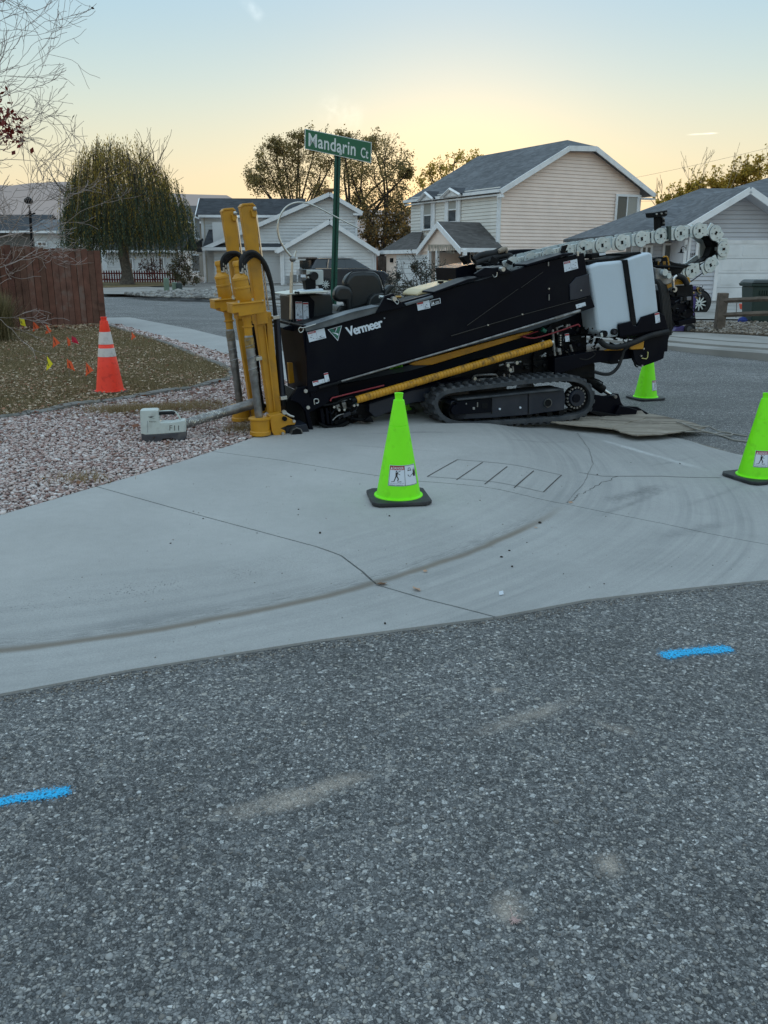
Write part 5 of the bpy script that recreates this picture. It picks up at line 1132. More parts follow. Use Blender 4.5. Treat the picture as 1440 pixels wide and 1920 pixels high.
# ================================================================== CONES
def cone(name, loc, H, rb, rt, basew, rotz, label, group, cols, sleeve=None, danger=None):
    th = thing(name, (0, 0, 0), label, 'traffic cone', group); cm, bm_ = cols
    g = G(); w_ = basew / 2; k = w_ * .78; oct_ = [(-w_, -k), (-k, -w_), (k, -w_), (w_, -k), (w_, k), (k, w_), (-k, w_), (-w_, k)]
    g.prism([np.array([x, y, .006]) for x, y in oct_], (0, 0, .026)); g.mk('base', bm_, th, bevel=.006)
    for x, y in [(-1, -1), (1, -1), (1, 1), (-1, 1)]: G().box((x * w_ * .72, y * w_ * .72, .003), (.02, .02, .004)).mk('base_foot', bm_, th)
    g = G(); g.lathe((0, 0, .032), (0, 0, 1), [(0, rb * 1.10), (.006, rb * 1.09), (.010, rb * 1.02)], 40); g.mk('base_ring', cm, th, smooth=True)
    r = lambda z: rb + (rt - rb) * (z - .035) / (H - .035 - .04)
    prof = [(.035, r(.035)), (.05, r(.05) * .995), (H * .30, r(H * .3)), (H * .705, r(H * .705)), (H * .708, r(H * .708) - .0025), (H * .712, r(H * .712)), (H - .045, r(H - .045)), (H - .044, rt * .80), (H - .034, rt * .74), (H - .012, rt * .80), (H, rt * .86), (H - .002, rt * .6), (H - .05, rt * .5)]
    G().lathe((0, 0, 0), (0, 0, 1), prof, 40, cap=False).mk('cone_body', cm, th, smooth=True)
    if sleeve:
        for z0, z1 in sleeve: G().lathe((0, 0, 0), (0, 0, 1), [(H * z0, r(H * z0) + .001), (H * z0 + .001, r(H * z0) + .0025), (H * z1 - .001, r(H * z1) + .0025), (H * z1, r(H * z1) + .001)], 40, cap=False).mk('reflective_collar', refl, th, smooth=True)
    if danger is not None:
        a0 = danger
        def cm_(e):
            def f(u, v):   # u metres round, v metres up from .125
                z = .125 + v; rr = r(z) + e; a = a0 + u / r(.17); return (rr * math.cos(a), rr * math.sin(a), z)
            return f
        def patch(nm_, L, e, mat, parent=th):
            g = G(); f = cm_(e)
            for u0, v0, u1, v1 in L:
                n = max(1, int(abs(u1 - u0) / .012)); V = [f(u0 + (u1 - u0) * i / n, v) for i in range(n + 1) for v in (v0, v1)]
                g.raw(V, [(2 * i, 2 * i + 2, 2 * i + 3, 2 * i + 1) for i in range(n)])
            return g.mk(nm_, mat, parent)
        st = patch('warning_sticker', [(0, 0, .215, .135)], .0012, decal)
        patch('sticker_border', [(.004, .002, .211, .0045), (.004, .1305, .211, .133), (.003, .002, .0055, .133), (.110, .002, .1125, .133), (.2095, .002, .212, .133)], .0024, decblk, st)
        patch('red_header', [(.0055, .1055, .110, .1305)], .0020, decred, st)
        f = cm_(.0030); f2 = cm_(.0022)
        V, Fc = write('DANGER', lambda x, y: f(.027 + x, .109 + y), .078, .017, .012); mk('header_word', V, Fc, decal, st)
        g = G(); g.raw([f(.010, .109), f(.024, .109), f(.017, .127)], [(0, 1, 2)]); g.mk('warning_triangle', decal, st)
        for s_, x, y, w2, h2 in [('Tampering with machine', .010, .015, .092, .007), ('can cause electric shock', .010, .006, .085, .006), ('No. 4402', .150, .008, .03, .006)][:2]:
            V, Fc = write('keep away from drill rods' if s_[0] == 'T' else 'strike hazard', lambda x_, y_: f(x + x_, y + y_), w2, h2); mk('small_print', V, Fc, decgry, st)
        def fig(pts): 
            g.raw([f2(.010 + p[0] * .09, .026 + p[1] * .075) for p in pts], [tuple(range(len(pts)))])
        g = G(); fig([(.44, .9), (.54, .9), (.54, 1), (.44, 1)]); fig([(.42, .5), (.56, .5), (.60, .86), (.42, .86)]); fig([(.58, .84), (.8, .96), (.78, 1.0), (.56, .88)]); fig([(.58, .74), (.75, .62), (.77, .66), (.58, .8)])
        fig([(.42, .52), (.5, .5), (.36, .1), (.30, .1)]); fig([(.48, .5), (.57, .52), (.68, .28), (.6, .1), (.54, .12), (.6, .28)]); fig([(.1, .04), (.35, .1), (.36, .05), (.12, .0)]); fig([(.55, .04), (.8, .08), (.9, .03), (.6, .0)]); props(g.mk('pictogram', decblk, st), kind='stuff')
        def fig2(pts): g.raw([f2(.118 + p[0] * .09, .026 + p[1] * .1) for p in pts], [tuple(range(len(pts)))])
        g = G(); fig2([(.15, .7), (.55, .7), (.5, .76), (.2, .76)]); fig2([(.2, .76), (.25, .9), (.45, .9), (.5, .76), (.46, .76), (.42, .87), (.28, .87), (.24, .76)])
        fig2([(.7, .3), (.9, .3), (.98, .5), (.95, .8), (.88, .62), (.82, .9), (.78, .62), (.70, .8), (.70, .55), (.6, .5)]); fig2([(.15, .45), (.3, .3), (.32, .33), (.2, .48)]); fig2([(.4, .3), (.55, .45), (.52, .48), (.38, .34)]); props(g.mk('pictogram', decblk, st), kind='stuff')
    th.location = loc; th.rotation_euler = (0, 0, rotz); return th
lime = M('fluorescent_lime_pvc', (.22, .92, .006), .48, 0, .05, 6, .06, 40, dirt=(.14, .50, .01), dscale=14, damt=.4, dlo=.58, dhi=.75, spec=.4)
nt = lime.node_tree; nt.nodes['Principled BSDF'].inputs['Emission Color'].default_value = (0, 0, 0, 1)
orange = M('fluorescent_orange_pvc', (.98, .048, .018), .5, 0, .06, 6, .05, 40, dirt=(.55, .03, .02), dscale=18, damt=.5, dlo=.55, dhi=.7)
cbase = M('black_cone_base', (.020, .022, .026), .6, 0, .2, 10, .2, 40, dirt=(.10, .10, .10), dscale=12, damt=.5)
refl = M('white_reflective_collar', (.62, .58, .56), .4, 0, .06, 8, .05, 30, dirt=(.35, .30, .28), dscale=16, damt=.6)
gcone = 'lime green cones set round the drilling rig'
def atsurf(px, py, f=zpad): p = gsurf(px, py, f); return tuple(p)
pA = atsurf(747, 936); cone('traffic_cone', pA, .72, .150, .034, .40, R(8), 'lime green cone with danger sticker standing nearest on the concrete in front of the rig', gcone, (lime, cbase), danger=R(-122 - 8))
pC = atsurf(1417, 897); cone('traffic_cone', pC, .72, .150, .034, .42, R(20), 'lime green cone with danger sticker cut by the right picture edge', gcone, (lime, cbase), danger=R(-128 - 20))
pB = atsurf(1210, 748, zroad); cone('traffic_cone', pB, .72, .150, .034, .40, R(20), 'lime green cone on the asphalt behind the rear of the rig', gcone, (lime, cbase), danger=R(-72 - 20))
pD = tuple(gp(743, 772, -.01)); cone('traffic_cone', pD, .71, .150, .034, .40, 0, 'lime green cone beyond the rig, only its tip showing under the rod box', gcone, (lime, cbase))
pO = tuple(gp(207, 737, .0)); cone('traffic_cone', pO, .905, .165, .045, .38, R(30), 'tall orange cone with two white reflective collars on the lawn', None, (orange, cbase), sleeve=[(.49, .60), (.65, .81)])

# ================================================================== MARKER FLAGS
def flagm(nm_, c): return M(nm_, c, .6, 0, 0, trans=.3)
fo, fy, fd = flagm('orange_flag', (.80, .10, .03)), flagm('yellow_flag', (.80, .66, .02)), flagm('crimson_flag', (.42, .01, .04))
wirem = M('flag_wire', (.25, .25, .25), .5, .6)
FL = [(42, 604, fy, 12, 15, 0, 'small yellow marker flag farthest left by the plank fence'), (67, 612, fo, 12, 18, 1, 'orange marker flag next to the yellow one at the fence foot'), (90, 617, fo, 11, 17, 2, 'narrow orange marker flag third from the left at the fence foot'),
      (105, 641, fo, 13, 20, 1, 'orange marker flag alone in the middle of the lawn'), (129, 640, fo, 5, 16, 3, 'orange marker flag seen edge on beside the crimson one'), (141, 638, fd, 13, 15, 4, 'dark crimson marker flag on the lawn'),
      (92, 681, fy, 12, 25, 5, 'bright yellow marker flag nearest the camera on the lawn'), (133, 685, fo, 14, 22, 4, 'orange marker flag between the near yellow flag and the cone'), (167, 692, fo, 14, 24, 1, 'orange marker flag closest to the tall orange cone'), (250, 630, fo, 8, 14, 1, 'orange marker flag in the gravel beyond the lawn edging')]
for px, py, mt, w, h, sh, lab in FL:
    b = gp(px - 3, py + h * .5 + 14, 0); Y = b[1]; c = at(px, py, Y); s_ = 1 / (1440 / (Y * cT + (HCAM - c[2]) * sT))
    th = thing('marker_flag', tuple(b), lab, 'marker flag', 'utility marker flags pushed into the ground')
    top = at(px - w * .35, py - h / 2, Y); G().tube([b, (b + top) / 2 + [.004, 0, 0], top], .0022, 5).mk('wire', wirem, th)
    SH = {0: [(-.4, .5), (.3, .3), (.45, -.5), (-.3, -.3)], 1: [(-.3, .5), (.5, -.1), (.1, -.25), (-.5, -.5), (-.4, 0)], 2: [(-.25, .5), (.5, -.2), (.2, -.35), (-.5, -.5), (-.4, -.2), (.0, -.1)], 3: [(-.5, .5), (.5, .1), (.5, -.4), (-.5, -.5)], 4: [(-.4, .5), (.1, .25), (.5, -.45), (.0, -.3), (-.5, -.2)], 5: [(-.2, .5), (.5, -.05), (.1, -.3), (-.5, -.5), (-.3, .1)]}[sh]
    V = []
    for i, (x, y) in enumerate(SH): q = c + np.array([x * w * s_, .012 * math.sin(i * 2.1), y * h * s_]); V += [q]
    cen = sum(V) / len(V) + np.array([0, -.012, 0]); n = len(V)
    fl = mk('flag', V + [cen], [(i, (i + 1) % n, n) for i in range(n)], mt, th)
    if mt is not fd and w > 9:
        q = [c + np.array([x * w * s_ * .4 - .1 * w * s_, -.016, y * h * s_ * .4]) for x, y in [(-.3, .5), (-.1, .5), (.25, -.4), (.05, -.5)]]; mk('flag_print', q, [(0, 1, 2, 3)], decblk, fl)

# ================================================================== PLANK FENCE
FP = Plane(gp(200, 612)[:2], 33)
fence = thing('plank_fence', (-8.0, 20.6, 0), 'tall red brown plank fence with peeling paint at the back of the lawn', 'fence')
def planks(i):
    return M('red_brown_stain_%s' % 'abcd'[i], [(.15, .070, .052), (.125, .060, .047), (.165, .085, .066), (.135, .072, .054)][i], .85, 0, .25, 5, .4, 22, dirt=[(.12, .065, .05), (.05, .025, .022), (.20, .15, .13), (.07, .04, .033)][i], dscale=4.5, damt=[.45, .5, .7, .5][i], dlo=.5, dhi=.66, spec=.2)
pm = [planks(i) for i in range(4)]
x = -.0; i = 0
while x < 5.2:
    w = random.uniform(.125, .145); top = 1.775 + x * .045 + random.uniform(-.018, .018); lean = random.uniform(-.006, .006)
    a0, a1 = -x - w, -x
    d = (i % 2) * .008 + random.uniform(0, .005); cut = random.uniform(-.01, .01)
    prof = [(a0 + .001, .02), (a1 - .001, .02), (a1 - .001 + lean, top), (a0 + .001 + lean, top + cut)]
    mt = pm[2] if (5 <= i <= 7 or i in (3, 11)) else pm[random.choice([0, 1, 3])]
    G().prism([FP.w(a, z, d) for a, z in prof], FP.n * .018).mk('plank', mt, fence); x += w + .007; i += 1
G().prism([FP.w(-5.2, .05, .040), FP.w(-.02, .05, .040), FP.w(-.02, 1.72, .040), FP.w(-5.2, 1.95, .040)], FP.n * .012).mk('gap_shade_sheet', M('dark_gap_shade', (.03, .018, .014), .9), fence)  # dark sheet added behind the planks as the shade in their gaps
for z in (.45, 1.45): G().prism([FP.w(-5.2, z, .055), FP.w(0, z, .055), FP.w(0, z + .09, .055), FP.w(-5.2, z + .09, .055)], FP.n * .04).mk('rail', pm[1], fence)
G().prism([FP.w(-.16, .38, -.012), FP.w(-.02, .38, -.012), FP.w(-.02, .56, -.012), FP.w(-.16, .56, -.012)], FP.n * .012).mk('nailed_block', pm[3], fence)
G().prism([FP.w(-.03, 0, .02), FP.w(.005, 0, .02), FP.w(.005, 1.76, .02), FP.w(-.03, 1.76, .02)], FP.n * .09).mk('corner_post', pm[0], fence)
# side return of the fence running back along the walk
G().prism([FP.w(.0, 0, .1), FP.w(.018, 0, .1), FP.w(.018, 1.75, .1), FP.w(.0, 1.75, .1)], FP.n * 3.0).mk('side_boards', pm[1], fence)

# ================================================================== STREET SIGN
sign = thing('street_sign', at(620, 640, 10.8 * SY), 'green street name sign on a leaning perforated green post', 'street sign')
sgm = M('sign_green', (.004, .115, .055), .35, 0, .06, 3, spec=.5); postm = M('post_green', (.006, .075, .050), .5, .1, .15, 8, dirt=(.03, .06, .05), dscale=8, damt=.5)
sw = M('sign_white', (.66, .70, .70), .4)
Bp, Tp = at(620, 640, 10.8 * SY), at(633, 288, 10.8 * SY)
Bp[2] = 0; ax = (Tp - Bp) / np.linalg.norm(Tp - Bp); e1 = np.array([math.cos(R(8)), math.sin(R(8)), 0]); e2 = np.cross(ax, e1)
def postpt(a, b_, t): return Bp + e1 * a + e2 * b_ + ax * t
Ln = np.linalg.norm(Tp - Bp)
g = G(); pw = .042
for q in [[(-pw, -.02), (-pw, -.026), (-.012, -.026), (-.012, .010), (.012, .010), (.012, -.026), (pw, -.026), (pw, -.02), (.018, -.02), (.018, .016), (-.018, .016), (-.018, -.02)]]: g.prism([postpt(a, b_, 0) for a, b_ in q], ax * Ln)
g.mk('post', postm, sign)
for i in range(int(Ln / .075)):
    if i * .075 > .9: G().disc(postpt(.030, -.0262, .04 + i * .075), e2, .0065, .001, 8).mk('hole', decblk, sign)
SP = Plane(tuple(Tp[:2] + np.array([0, -.04])), 0)
# blade corners picked off the photograph, on a plane turned away to the right
yaw = 24; SP = Plane((Tp[0] - .02, Tp[1] - .05), yaw)
cor = [SP.pt(*q) for q in [(571, 279), (696, 306), (697, 267), (571.5, 241)]]
def bl(x, y, d=0.0): return (cor[0] * (1 - x) + cor[1] * x) * (1 - y) + (cor[3] * (1 - x) + cor[2] * x) * y + SP.n * d
plate = G().prism([bl(0, 0), bl(1, 0), bl(1, 1), bl(0, 1)], SP.n * .004).mk('blade', sw, sign, bevel=.001)
G().prism([bl(.012, .035, -.002), bl(.988, .035, -.002), bl(.988, .965, -.002), bl(.012, .965, -.002)], SP.n * .0025).mk('blade_face', sgm, sign)
for s_, x0, y0, w, h in [('Mandarin', .055, .17, .70, .66), ('Ct', .835, .17, .115, .50)]:
    V, Fc = write(s_, lambda x_, y_: bl(x0 + x_ * w, y0 + y_ * h, -.0035), 1, 1, .014, space=1.05); mk('lettering', V, Fc, sw, sign)
G().prism([postpt(-.055, -.035, Ln - .02), postpt(.055, -.035, Ln - .02), postpt(.055, -.035, Ln + .045), postpt(-.055, -.035, Ln + .045)], e2 * .05).mk('clamp', galv, sign, bevel=.004)

# ================================================================== HOUSES
def clip_band(P, lo, hi):
    def cl(P, f):
        out = []
        for i in range(len(P)):
            a, c = P[i - 1], P[i]; fa, fc = f(a), f(c)
            if (fa >= 0) != (fc >= 0): t = fa / (fa - fc); out.append((a[0] + (c[0] - a[0]) * t, a[1] + (c[1] - a[1]) * t))
            if fc >= 0: out.append(c)
        return out
    P = cl(P, lambda p: p[1] - lo); return cl(P, lambda p: hi - p[1]) if P else P
def siding(name, pl_, poly, mat, parent, step=.19, d=0.0, lip=.075, back=.09):
    """lap siding: each course leans out over the one below"""
    g = G(); g.prism([pl_.w(a, z, d + lip + .004) for a, z in poly], pl_.n * back)
    zs_ = [p[1] for p in poly]; z = min(zs_); 
    while z < max(zs_):
        q = clip_band(poly, z + .010, z + step)       # the open slot under each course reads as its shadow line
        if len(q) >= 3:
            n = len(q); F_a = [pl_.w(a, zz, d + lip * .5 * (zz - z) / step) for a, zz in q]
            B_a = [pl_.w(a, zz, d + lip + .003) for a, zz in q]
            g.raw(F_a + B_a, [tuple(range(n))] + [(i, (i + 1) % n, n + (i + 1) % n, n + i) for i in range(n)])
        z += step
    return g.mk(name, mat, parent)
def hmat(nm_, c, dirt, amt=.35): return M(nm_, c, .75, 0, .05, 1.5, .05, 20, dirt=dirt, dscale=.9, damt=amt, spec=.25)
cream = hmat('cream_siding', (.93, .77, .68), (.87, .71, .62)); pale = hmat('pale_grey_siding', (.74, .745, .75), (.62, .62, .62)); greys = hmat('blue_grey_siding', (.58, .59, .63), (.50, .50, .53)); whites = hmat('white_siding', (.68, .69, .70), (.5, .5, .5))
def shingle(nm_, c):
    m = bpy.data.materials.new(nm_); m.use_nodes = True; nt = m.node_tree; N = nt.nodes.new; L = nt.links.new; b = nt.nodes['Principled BSDF']; b.inputs['Roughness'].default_value = .9; b.inputs['Specular IOR Level'].default_value = .2
    tc = N('ShaderNodeTexCoord'); s_ = N('ShaderNodeSeparateXYZ'); L(tc.outputs['Object'], s_.inputs[0])
    mp_ = N('ShaderNodeVectorMath'); mp_.operation = 'MULTIPLY'; L(tc.outputs['Object'], mp_.inputs[0]); mp_.inputs[1].default_value = (3.2, 3.2, 12)
    v = N('ShaderNodeTexVoronoi'); v.inputs['Scale'].default_value = 1.0; L(mp_.outputs[0], v.inputs[0]); sc_ = N('ShaderNodeSeparateColor'); L(v.outputs['Color'], sc_.inputs[0])
    n = N('ShaderNodeTexNoise'); n.inputs['Scale'].default_value = .6; n.inputs['Detail'].default_value = 6; L(tc.outputs['Object'], n.inputs[0])
    w = N('ShaderNodeTexWave'); w.wave_type = 'BANDS'; w.bands_direction = 'Z'; w.wave_profile = 'SAW'; w.inputs['Scale'].default_value = 3.6 / 1.0; L(tc.outputs['Object'], w.inputs[0])
    r1 = N('ShaderNodeMapRange'); L(sc_.outputs[0], r1.inputs[0]); r1.inputs[3].default_value = .78; r1.inputs[4].default_value = 1.2
    r2 = N('ShaderNodeMapRange'); L(n.outputs[0], r2.inputs[0]); r2.inputs[1].default_value = .3; r2.inputs[2].default_value = .7; r2.inputs[3].default_value = .82; r2.inputs[4].default_value = 1.15
    mm = N('ShaderNodeMath'); mm.operation = 'MULTIPLY'; L(r1.outputs[0], mm.inputs[0]); L(r2.outputs[0], mm.inputs[1])
    s2 = N('ShaderNodeVectorMath'); s2.operation = 'SCALE'; s2.inputs[0].default_value = c; L(mm.outputs[0], s2.inputs['Scale']); L(s2.outputs[0], b.inputs['Base Color'])
    bp = N('ShaderNodeBump'); bp.inputs['Strength'].default_value = .8; bp.inputs['Distance'].default_value = .03; L(w.outputs[0], bp.inputs['Height']); L(bp.outputs[0], b.inputs['Normal']); return m
shg = shingle('grey_shingles', (.14, .15, .165)); shd = shingle('dark_shingles', (.062, .068, .078)); shb = shingle('brown_grey_shingles', (.105, .10, .098))
trim = white; gdoor = M('white_garage_door', (.76, .78, .80), .6, 0, .04, 2, dirt=(.45, .46, .47), dscale=1.2, damt=.4)
blind = M('pale_blind', (.38, .37, .34), .7); glw = M('window_glass', (.05, .06, .07), .08, 0, spec=.8); glg = M('grey_screened_glass', (.13, .13, .12), .35, 0, spec=.4)
def bar(pl_, a0, z0, a1, z1, w, d0, d1, name, mat, parent):
    a, c = np.array([a0, z0]), np.array([a1, z1]); t = (c - a) / np.linalg.norm(c - a); n = np.array([-t[1], t[0]]) * w / 2
    return G().prism([pl_.w(*(a - n), d0), pl_.w(*(c - n), d0), pl_.w(*(c + n), d0), pl_.w(*(a + n), d0)], pl_.n * (d1 - d0)).mk(name, mat, parent)
def barpx(pl_, p0, p1, w, d0, d1, name, mat, parent): return bar(pl_, *pl_.sz(*p0), *pl_.sz(*p1), w, d0, d1, name, mat, parent)
def rect(pl_, x0, y0, x1, y1, d0, d1, name, mat, parent):
    a0, zt = pl_.sz(x0, (y0)); a1, _ = pl_.sz(x1, y0); _, zb = pl_.sz((x0), y1); return rects(pl_, a0, zb, a1, zt, d0, d1, name, mat, parent)
def rects(pl_, a0, z0, a1, z1, d0, d1, name, mat, parent):
    return G().prism([pl_.w(a0, z0, d0), pl_.w(a1, z0, d0), pl_.w(a1, z1, d0), pl_.w(a0, z1, d0)], pl_.n * (d1 - d0)).mk(name, mat, parent)
def window(pl_, box, parent, fr=.09, split='v', shut=False, gl=(None, None), grid=0):
    """box in pixels: x0,y0,x1,y1; frame, two sashes with panes"""
    (a0, z1), (a1, z0) = pl_.sz(box[0], box[1]), pl_.sz(box[2], box[3])
    zc = (pl_.sz(box[2], box[1])[1] + z1) / 2; z1 = zc; z0 = (z0 + pl_.sz(box[0], box[3])[1]) / 2
    if a0 > a1: a0, a1 = a1, a0
    w = rects(pl_, a0, z0, a1, z1, -.05, -.01, 'window', gl[0] or glw, parent)
    for q in [(a0 - fr, z0 - fr, a1 + fr, z0), (a0 - fr, z1, a1 + fr, z1 + fr), (a0 - fr, z0, a0, z1), (a1, z0, a1 + fr, z1)]: rects(pl_, *q, -.11, -.03, 'window_frame', trim, w)
    if split == 'v': m_ = (a0 + a1) / 2; rects(pl_, m_ - .035, z0, m_ + .035, z1, -.09, -.04, 'mullion', trim, w); q = (m_ + .035, z0, a1, z1)
    else: m_ = (z0 + z1) / 2; rects(pl_, a0, m_ - .035, a1, m_ + .035, -.09, -.04, 'mullion', trim, w); q = (a0, m_ + .035, a1, z1)
    if gl[1]: rects(pl_, *q, -.058, -.051, 'pane', gl[1], w)
    if shut:
        for s_ in (-1, 1):
            c = (a0 if s_ < 0 else a1) + s_ * (fr + .16); rects(pl_, c - .14, z0 - .1, c + .14, z1 + .1, -.09, -.01, 'shutter', trim, w)
    return w
def roof_prism(name, pts, vec, mat, parent, th=.14):
    """slab roof: pts is the gable-end outline of the top, left to right; vec runs back"""
    P = [np.asarray(p, float) for p in pts]; dn = np.array([0, 0, -th]); return G().prism(P + [p + dn for p in P[::-1]], vec).mk(name, mat, parent)

# --- big cream house
h1 = thing('house', (6, 46, 0), 'large two storey cream house with grey clipped gable roof right of centre', 'house')
corner = at(937, 345, 45.0 * SY); A = Plane(corner[:2], 28); B = Plane(corner[:2], 118)
gz = 0.0
prof = [A.sz(941, 352), A.sz(1059, 278), A.sz(1109, 279), A.sz(1197, 347)]
(aR, _) = A.sz(1197, 400); (aL) = 0.0
wall = [(0, gz), (aR, gz), (aR, A.sz(1197, 350)[1]), A.sz(1109, 283), A.sz(1059, 282), (0, A.sz(937, 352)[1])]
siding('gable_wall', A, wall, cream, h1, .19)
(aF, _) = B.sz(770, 400)
zE = A.sz(937, 350)[1]
wallB = [(0, gz), (0, zE), (aF, zE), (aF, gz)]
# the front wall's outer side faces the street on the left: its own plane turned round
B2 = Plane(corner[:2], 118); B2.n = -B2.n * -1
def Bsid(poly, d, name, mat, parent, step=.19):
    return siding(name, BF, poly, mat, parent, step, d)
BF = Plane(corner[:2], 118); BF.n = np.array([math.cos(R(28)), math.sin(R(28)), 0.0])
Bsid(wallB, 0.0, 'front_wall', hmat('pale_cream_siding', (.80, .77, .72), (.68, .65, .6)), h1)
G().prism([BF.w(.25, gz, 0.2), BF.w(.25, zE, 0.2), BF.w(aF, zE, 0.2), BF.w(aF, gz, 0.2)], BF.n * (aR - .4)).mk('house_core', pale, h1)
vec = BF.w(aF + .4, 0) - BF.w(-.4, 0)
back = BF.w(-.4, 0) - BF.w(0, 0)
eL = A.sz(930, 356); eR = A.sz(1219, 364); pk1 = A.sz(1059, 275); pk2 = A.sz(1109, 276)
zf_ = pk1[1]; am = (pk1[0] + pk2[0]) / 2; zr = zf_ + (am - pk1[0]) * (zf_ - eL[1]) / (pk1[0] - eL[0])
E_ = lambda q, k: A.w(q[0], q[1]) + back + vec * k
Vr = [E_(eL, 0), E_(pk1, 0), E_(pk2, 0), E_(eR, 0), A.w(am, zr) + back + vec * .13, E_(eL, 1), E_((am, zr), 1), E_(eR, 1)]
dn = np.array([0, 0, -.16]); n = len(Vr)
g = G(); g.raw(Vr + [v + dn for v in Vr], [(0, 1, 4, 6, 5), (1, 2, 4), (2, 3, 7, 6, 4)] + [tuple(i + n for i in f[::-1]) for f in [(0, 1, 4, 6, 5), (1, 2, 4), (2, 3, 7, 6, 4)]] + [(0, 5, 5 + n, n), (3, 2, 2 + n, 3 + n), (2, 1, 1 + n, 2 + n), (1, 0, n, 1 + n), (5, 6, 6 + n, 5 + n), (6, 7, 7 + n, 6 + n), (7, 3, 3 + n, 7 + n)])
rf1 = g.mk('roof', shg, h1)
for p, q in [(eL, pk1), (pk1, pk2), (pk2, eR)]:
    bar(A, p[0], p[1] - .13, q[0], q[1] - .13, .27, -.47, -.40, 'rake_board', trim, rf1)
bar(A, eL[0], eL[1] - .35, 0.0, eL[1] - .35, .1, -.46, -.1, 'eave_return', trim, rf1)
bar(A, eR[0], eR[1] - .30, aR - .05, eR[1] - .30, .1, -.46, -.1, 'eave_return', trim, rf1)
eo = A.w(eL[0], eL[1] - .14) + back; g = G(); g.prism([eo, eo + np.array([0, 0, .16]), eo + np.array([0, 0, .16]) - A.u * .12, eo - A.u * .12], vec); g.mk('gutter', trim, rf1)
G().prism([A.w(eL[0], eL[1] - .22) + back, A.w(0, eL[1] - .22) + back, A.w(0, eL[1] - .30) + back, A.w(eL[0], eL[1] - .30) + back], vec).mk('soffit', trim, rf1)
bar(A, .0, gz, .0, zE - .2, .2, -.04, .05, 'corner_board', trim, h1); bar(A, aR, gz, aR, zE - .1, .2, -.04, .05, 'corner_board', trim, h1)
window(A, (1157, 369, 1190, 421), h1, .13, 'v', gl=(glg, blind))
window(BF, (797, 378, 810, 429), h1, .1, 'h', True, gl=(glw, blind)); window(BF, (843, 371, 857, 415), h1, .1, 'h', True, gl=(glw, blind))
for c0, c1, pk in [((783, 374), (811, 370), (797, 358)), ((826, 367), (862, 362), (843, 351))]:   # little gables over the windows
    L3 = [BF.pt(*c0, -.55), BF.pt(*pk, -.55), BF.pt(*c1, -.55)]; r_ = roof_prism('dormer_roof', L3, BF.n * 1.6, shd, h1, .08)
    for a, c in ((0, 1), (1, 2)): G().tube([L3[a] - [0, 0, .1], L3[c] - [0, 0, .1]], .09, 4).mk('dormer_trim', trim, r_)
    mk('dormer_face', [p + BF.n * .1 - np.array([0, 0, .1]) for p in L3] + [p + BF.n * .2 - np.array([0, 0, .1]) for p in L3], [(0, 1, 2), (3, 5, 4), (0, 1, 4, 3), (1, 2, 5, 4), (0, 2, 5, 3)], trim, r_)
# porch and garage wing in front
BP = -2.8
BQ = Plane((corner - BF.n * 2.8)[:2], 118); BQ.n = BF.n
pL, pP, pR = BQ.pt(782, 468), BQ.pt(821, 415), BQ.pt(864, 464)
zl = (pL[2] + pR[2]) / 2
r_ = roof_prism('porch_roof', [pL, pP, pR], BQ.n * 2.8, shb, h1, .12)
for a, c in ((pL, pP), (pP, pR)):
    t = (c - a) / np.linalg.norm(c - a); G().prism([a - [0, 0, .02], c - [0, 0, .02], c - [0, 0, .34], a - [0, 0, .34]], -BQ.n * .07).mk('rake_board', trim, r_)
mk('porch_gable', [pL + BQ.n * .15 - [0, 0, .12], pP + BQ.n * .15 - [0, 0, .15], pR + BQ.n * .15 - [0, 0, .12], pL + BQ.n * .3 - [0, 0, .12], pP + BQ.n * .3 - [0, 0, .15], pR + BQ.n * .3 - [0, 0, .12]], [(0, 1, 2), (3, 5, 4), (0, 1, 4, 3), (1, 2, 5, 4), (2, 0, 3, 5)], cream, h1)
g = G(); a = pR + np.array([0, 0, -.02]); b2 = a + BQ.n * 2.6; g.prism([a, a + [0, 0, -.22], b2 + [0, 0, -.22], b2], -BQ.u * .1); g.mk('porch_gutter', trim, h1)
for px, w in [(800, .16), (815, .12), (866, .18)]: p = BQ.sz(px, 470); rects(BQ, p[0] - w / 2, 0, p[0] + w / 2, zl - .1, .1, .28, 'porch_post', trim, h1)
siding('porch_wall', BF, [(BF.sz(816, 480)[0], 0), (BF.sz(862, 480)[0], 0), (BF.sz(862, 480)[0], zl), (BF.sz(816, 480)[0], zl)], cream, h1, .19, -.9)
rect(BF, 868, 471, 881, 520, -.06, .0, 'front_door', M('navy_door', (.02, .035, .07), .5), h1); window(BF, (892, 472, 915, 500), h1, .08, 'v', gl=(glg, blind))
# garage wing
gL = BQ.sz(718, 470)[0]; gR = BQ.sz(797, 470)[0]
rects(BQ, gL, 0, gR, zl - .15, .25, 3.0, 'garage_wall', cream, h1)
gd = rect(BQ, 738, 478, 797, 540, .2, .25, 'garage_door', gdoor, h1)
for y in (486, 495, 504, 513): barpx(BQ, (738, y), (797, y - 1), .03, .19, .21, 'panel_seam', M('seam_grey_%d' % y, (.35, .36, .37), .7), gd)
q = [BQ.pt(714, 469), BQ.pt(782, 467), BF.pt(792, 435), BF.pt(772, 435)]
g = G().prism(q, (0, 0, -.12)); g.mk('garage_roof', shb, h1)
G().prism([q[0] + [0, 0, -.02], q[1] + [0, 0, -.02], q[1] + [0, 0, -.24], q[0] + [0, 0, -.24]], -BQ.n * .1).mk('garage_gutter', trim, h1)
rect(BQ, 727, 484, 731, 492, .15, .24, 'wall_lamp', blackm, h1)
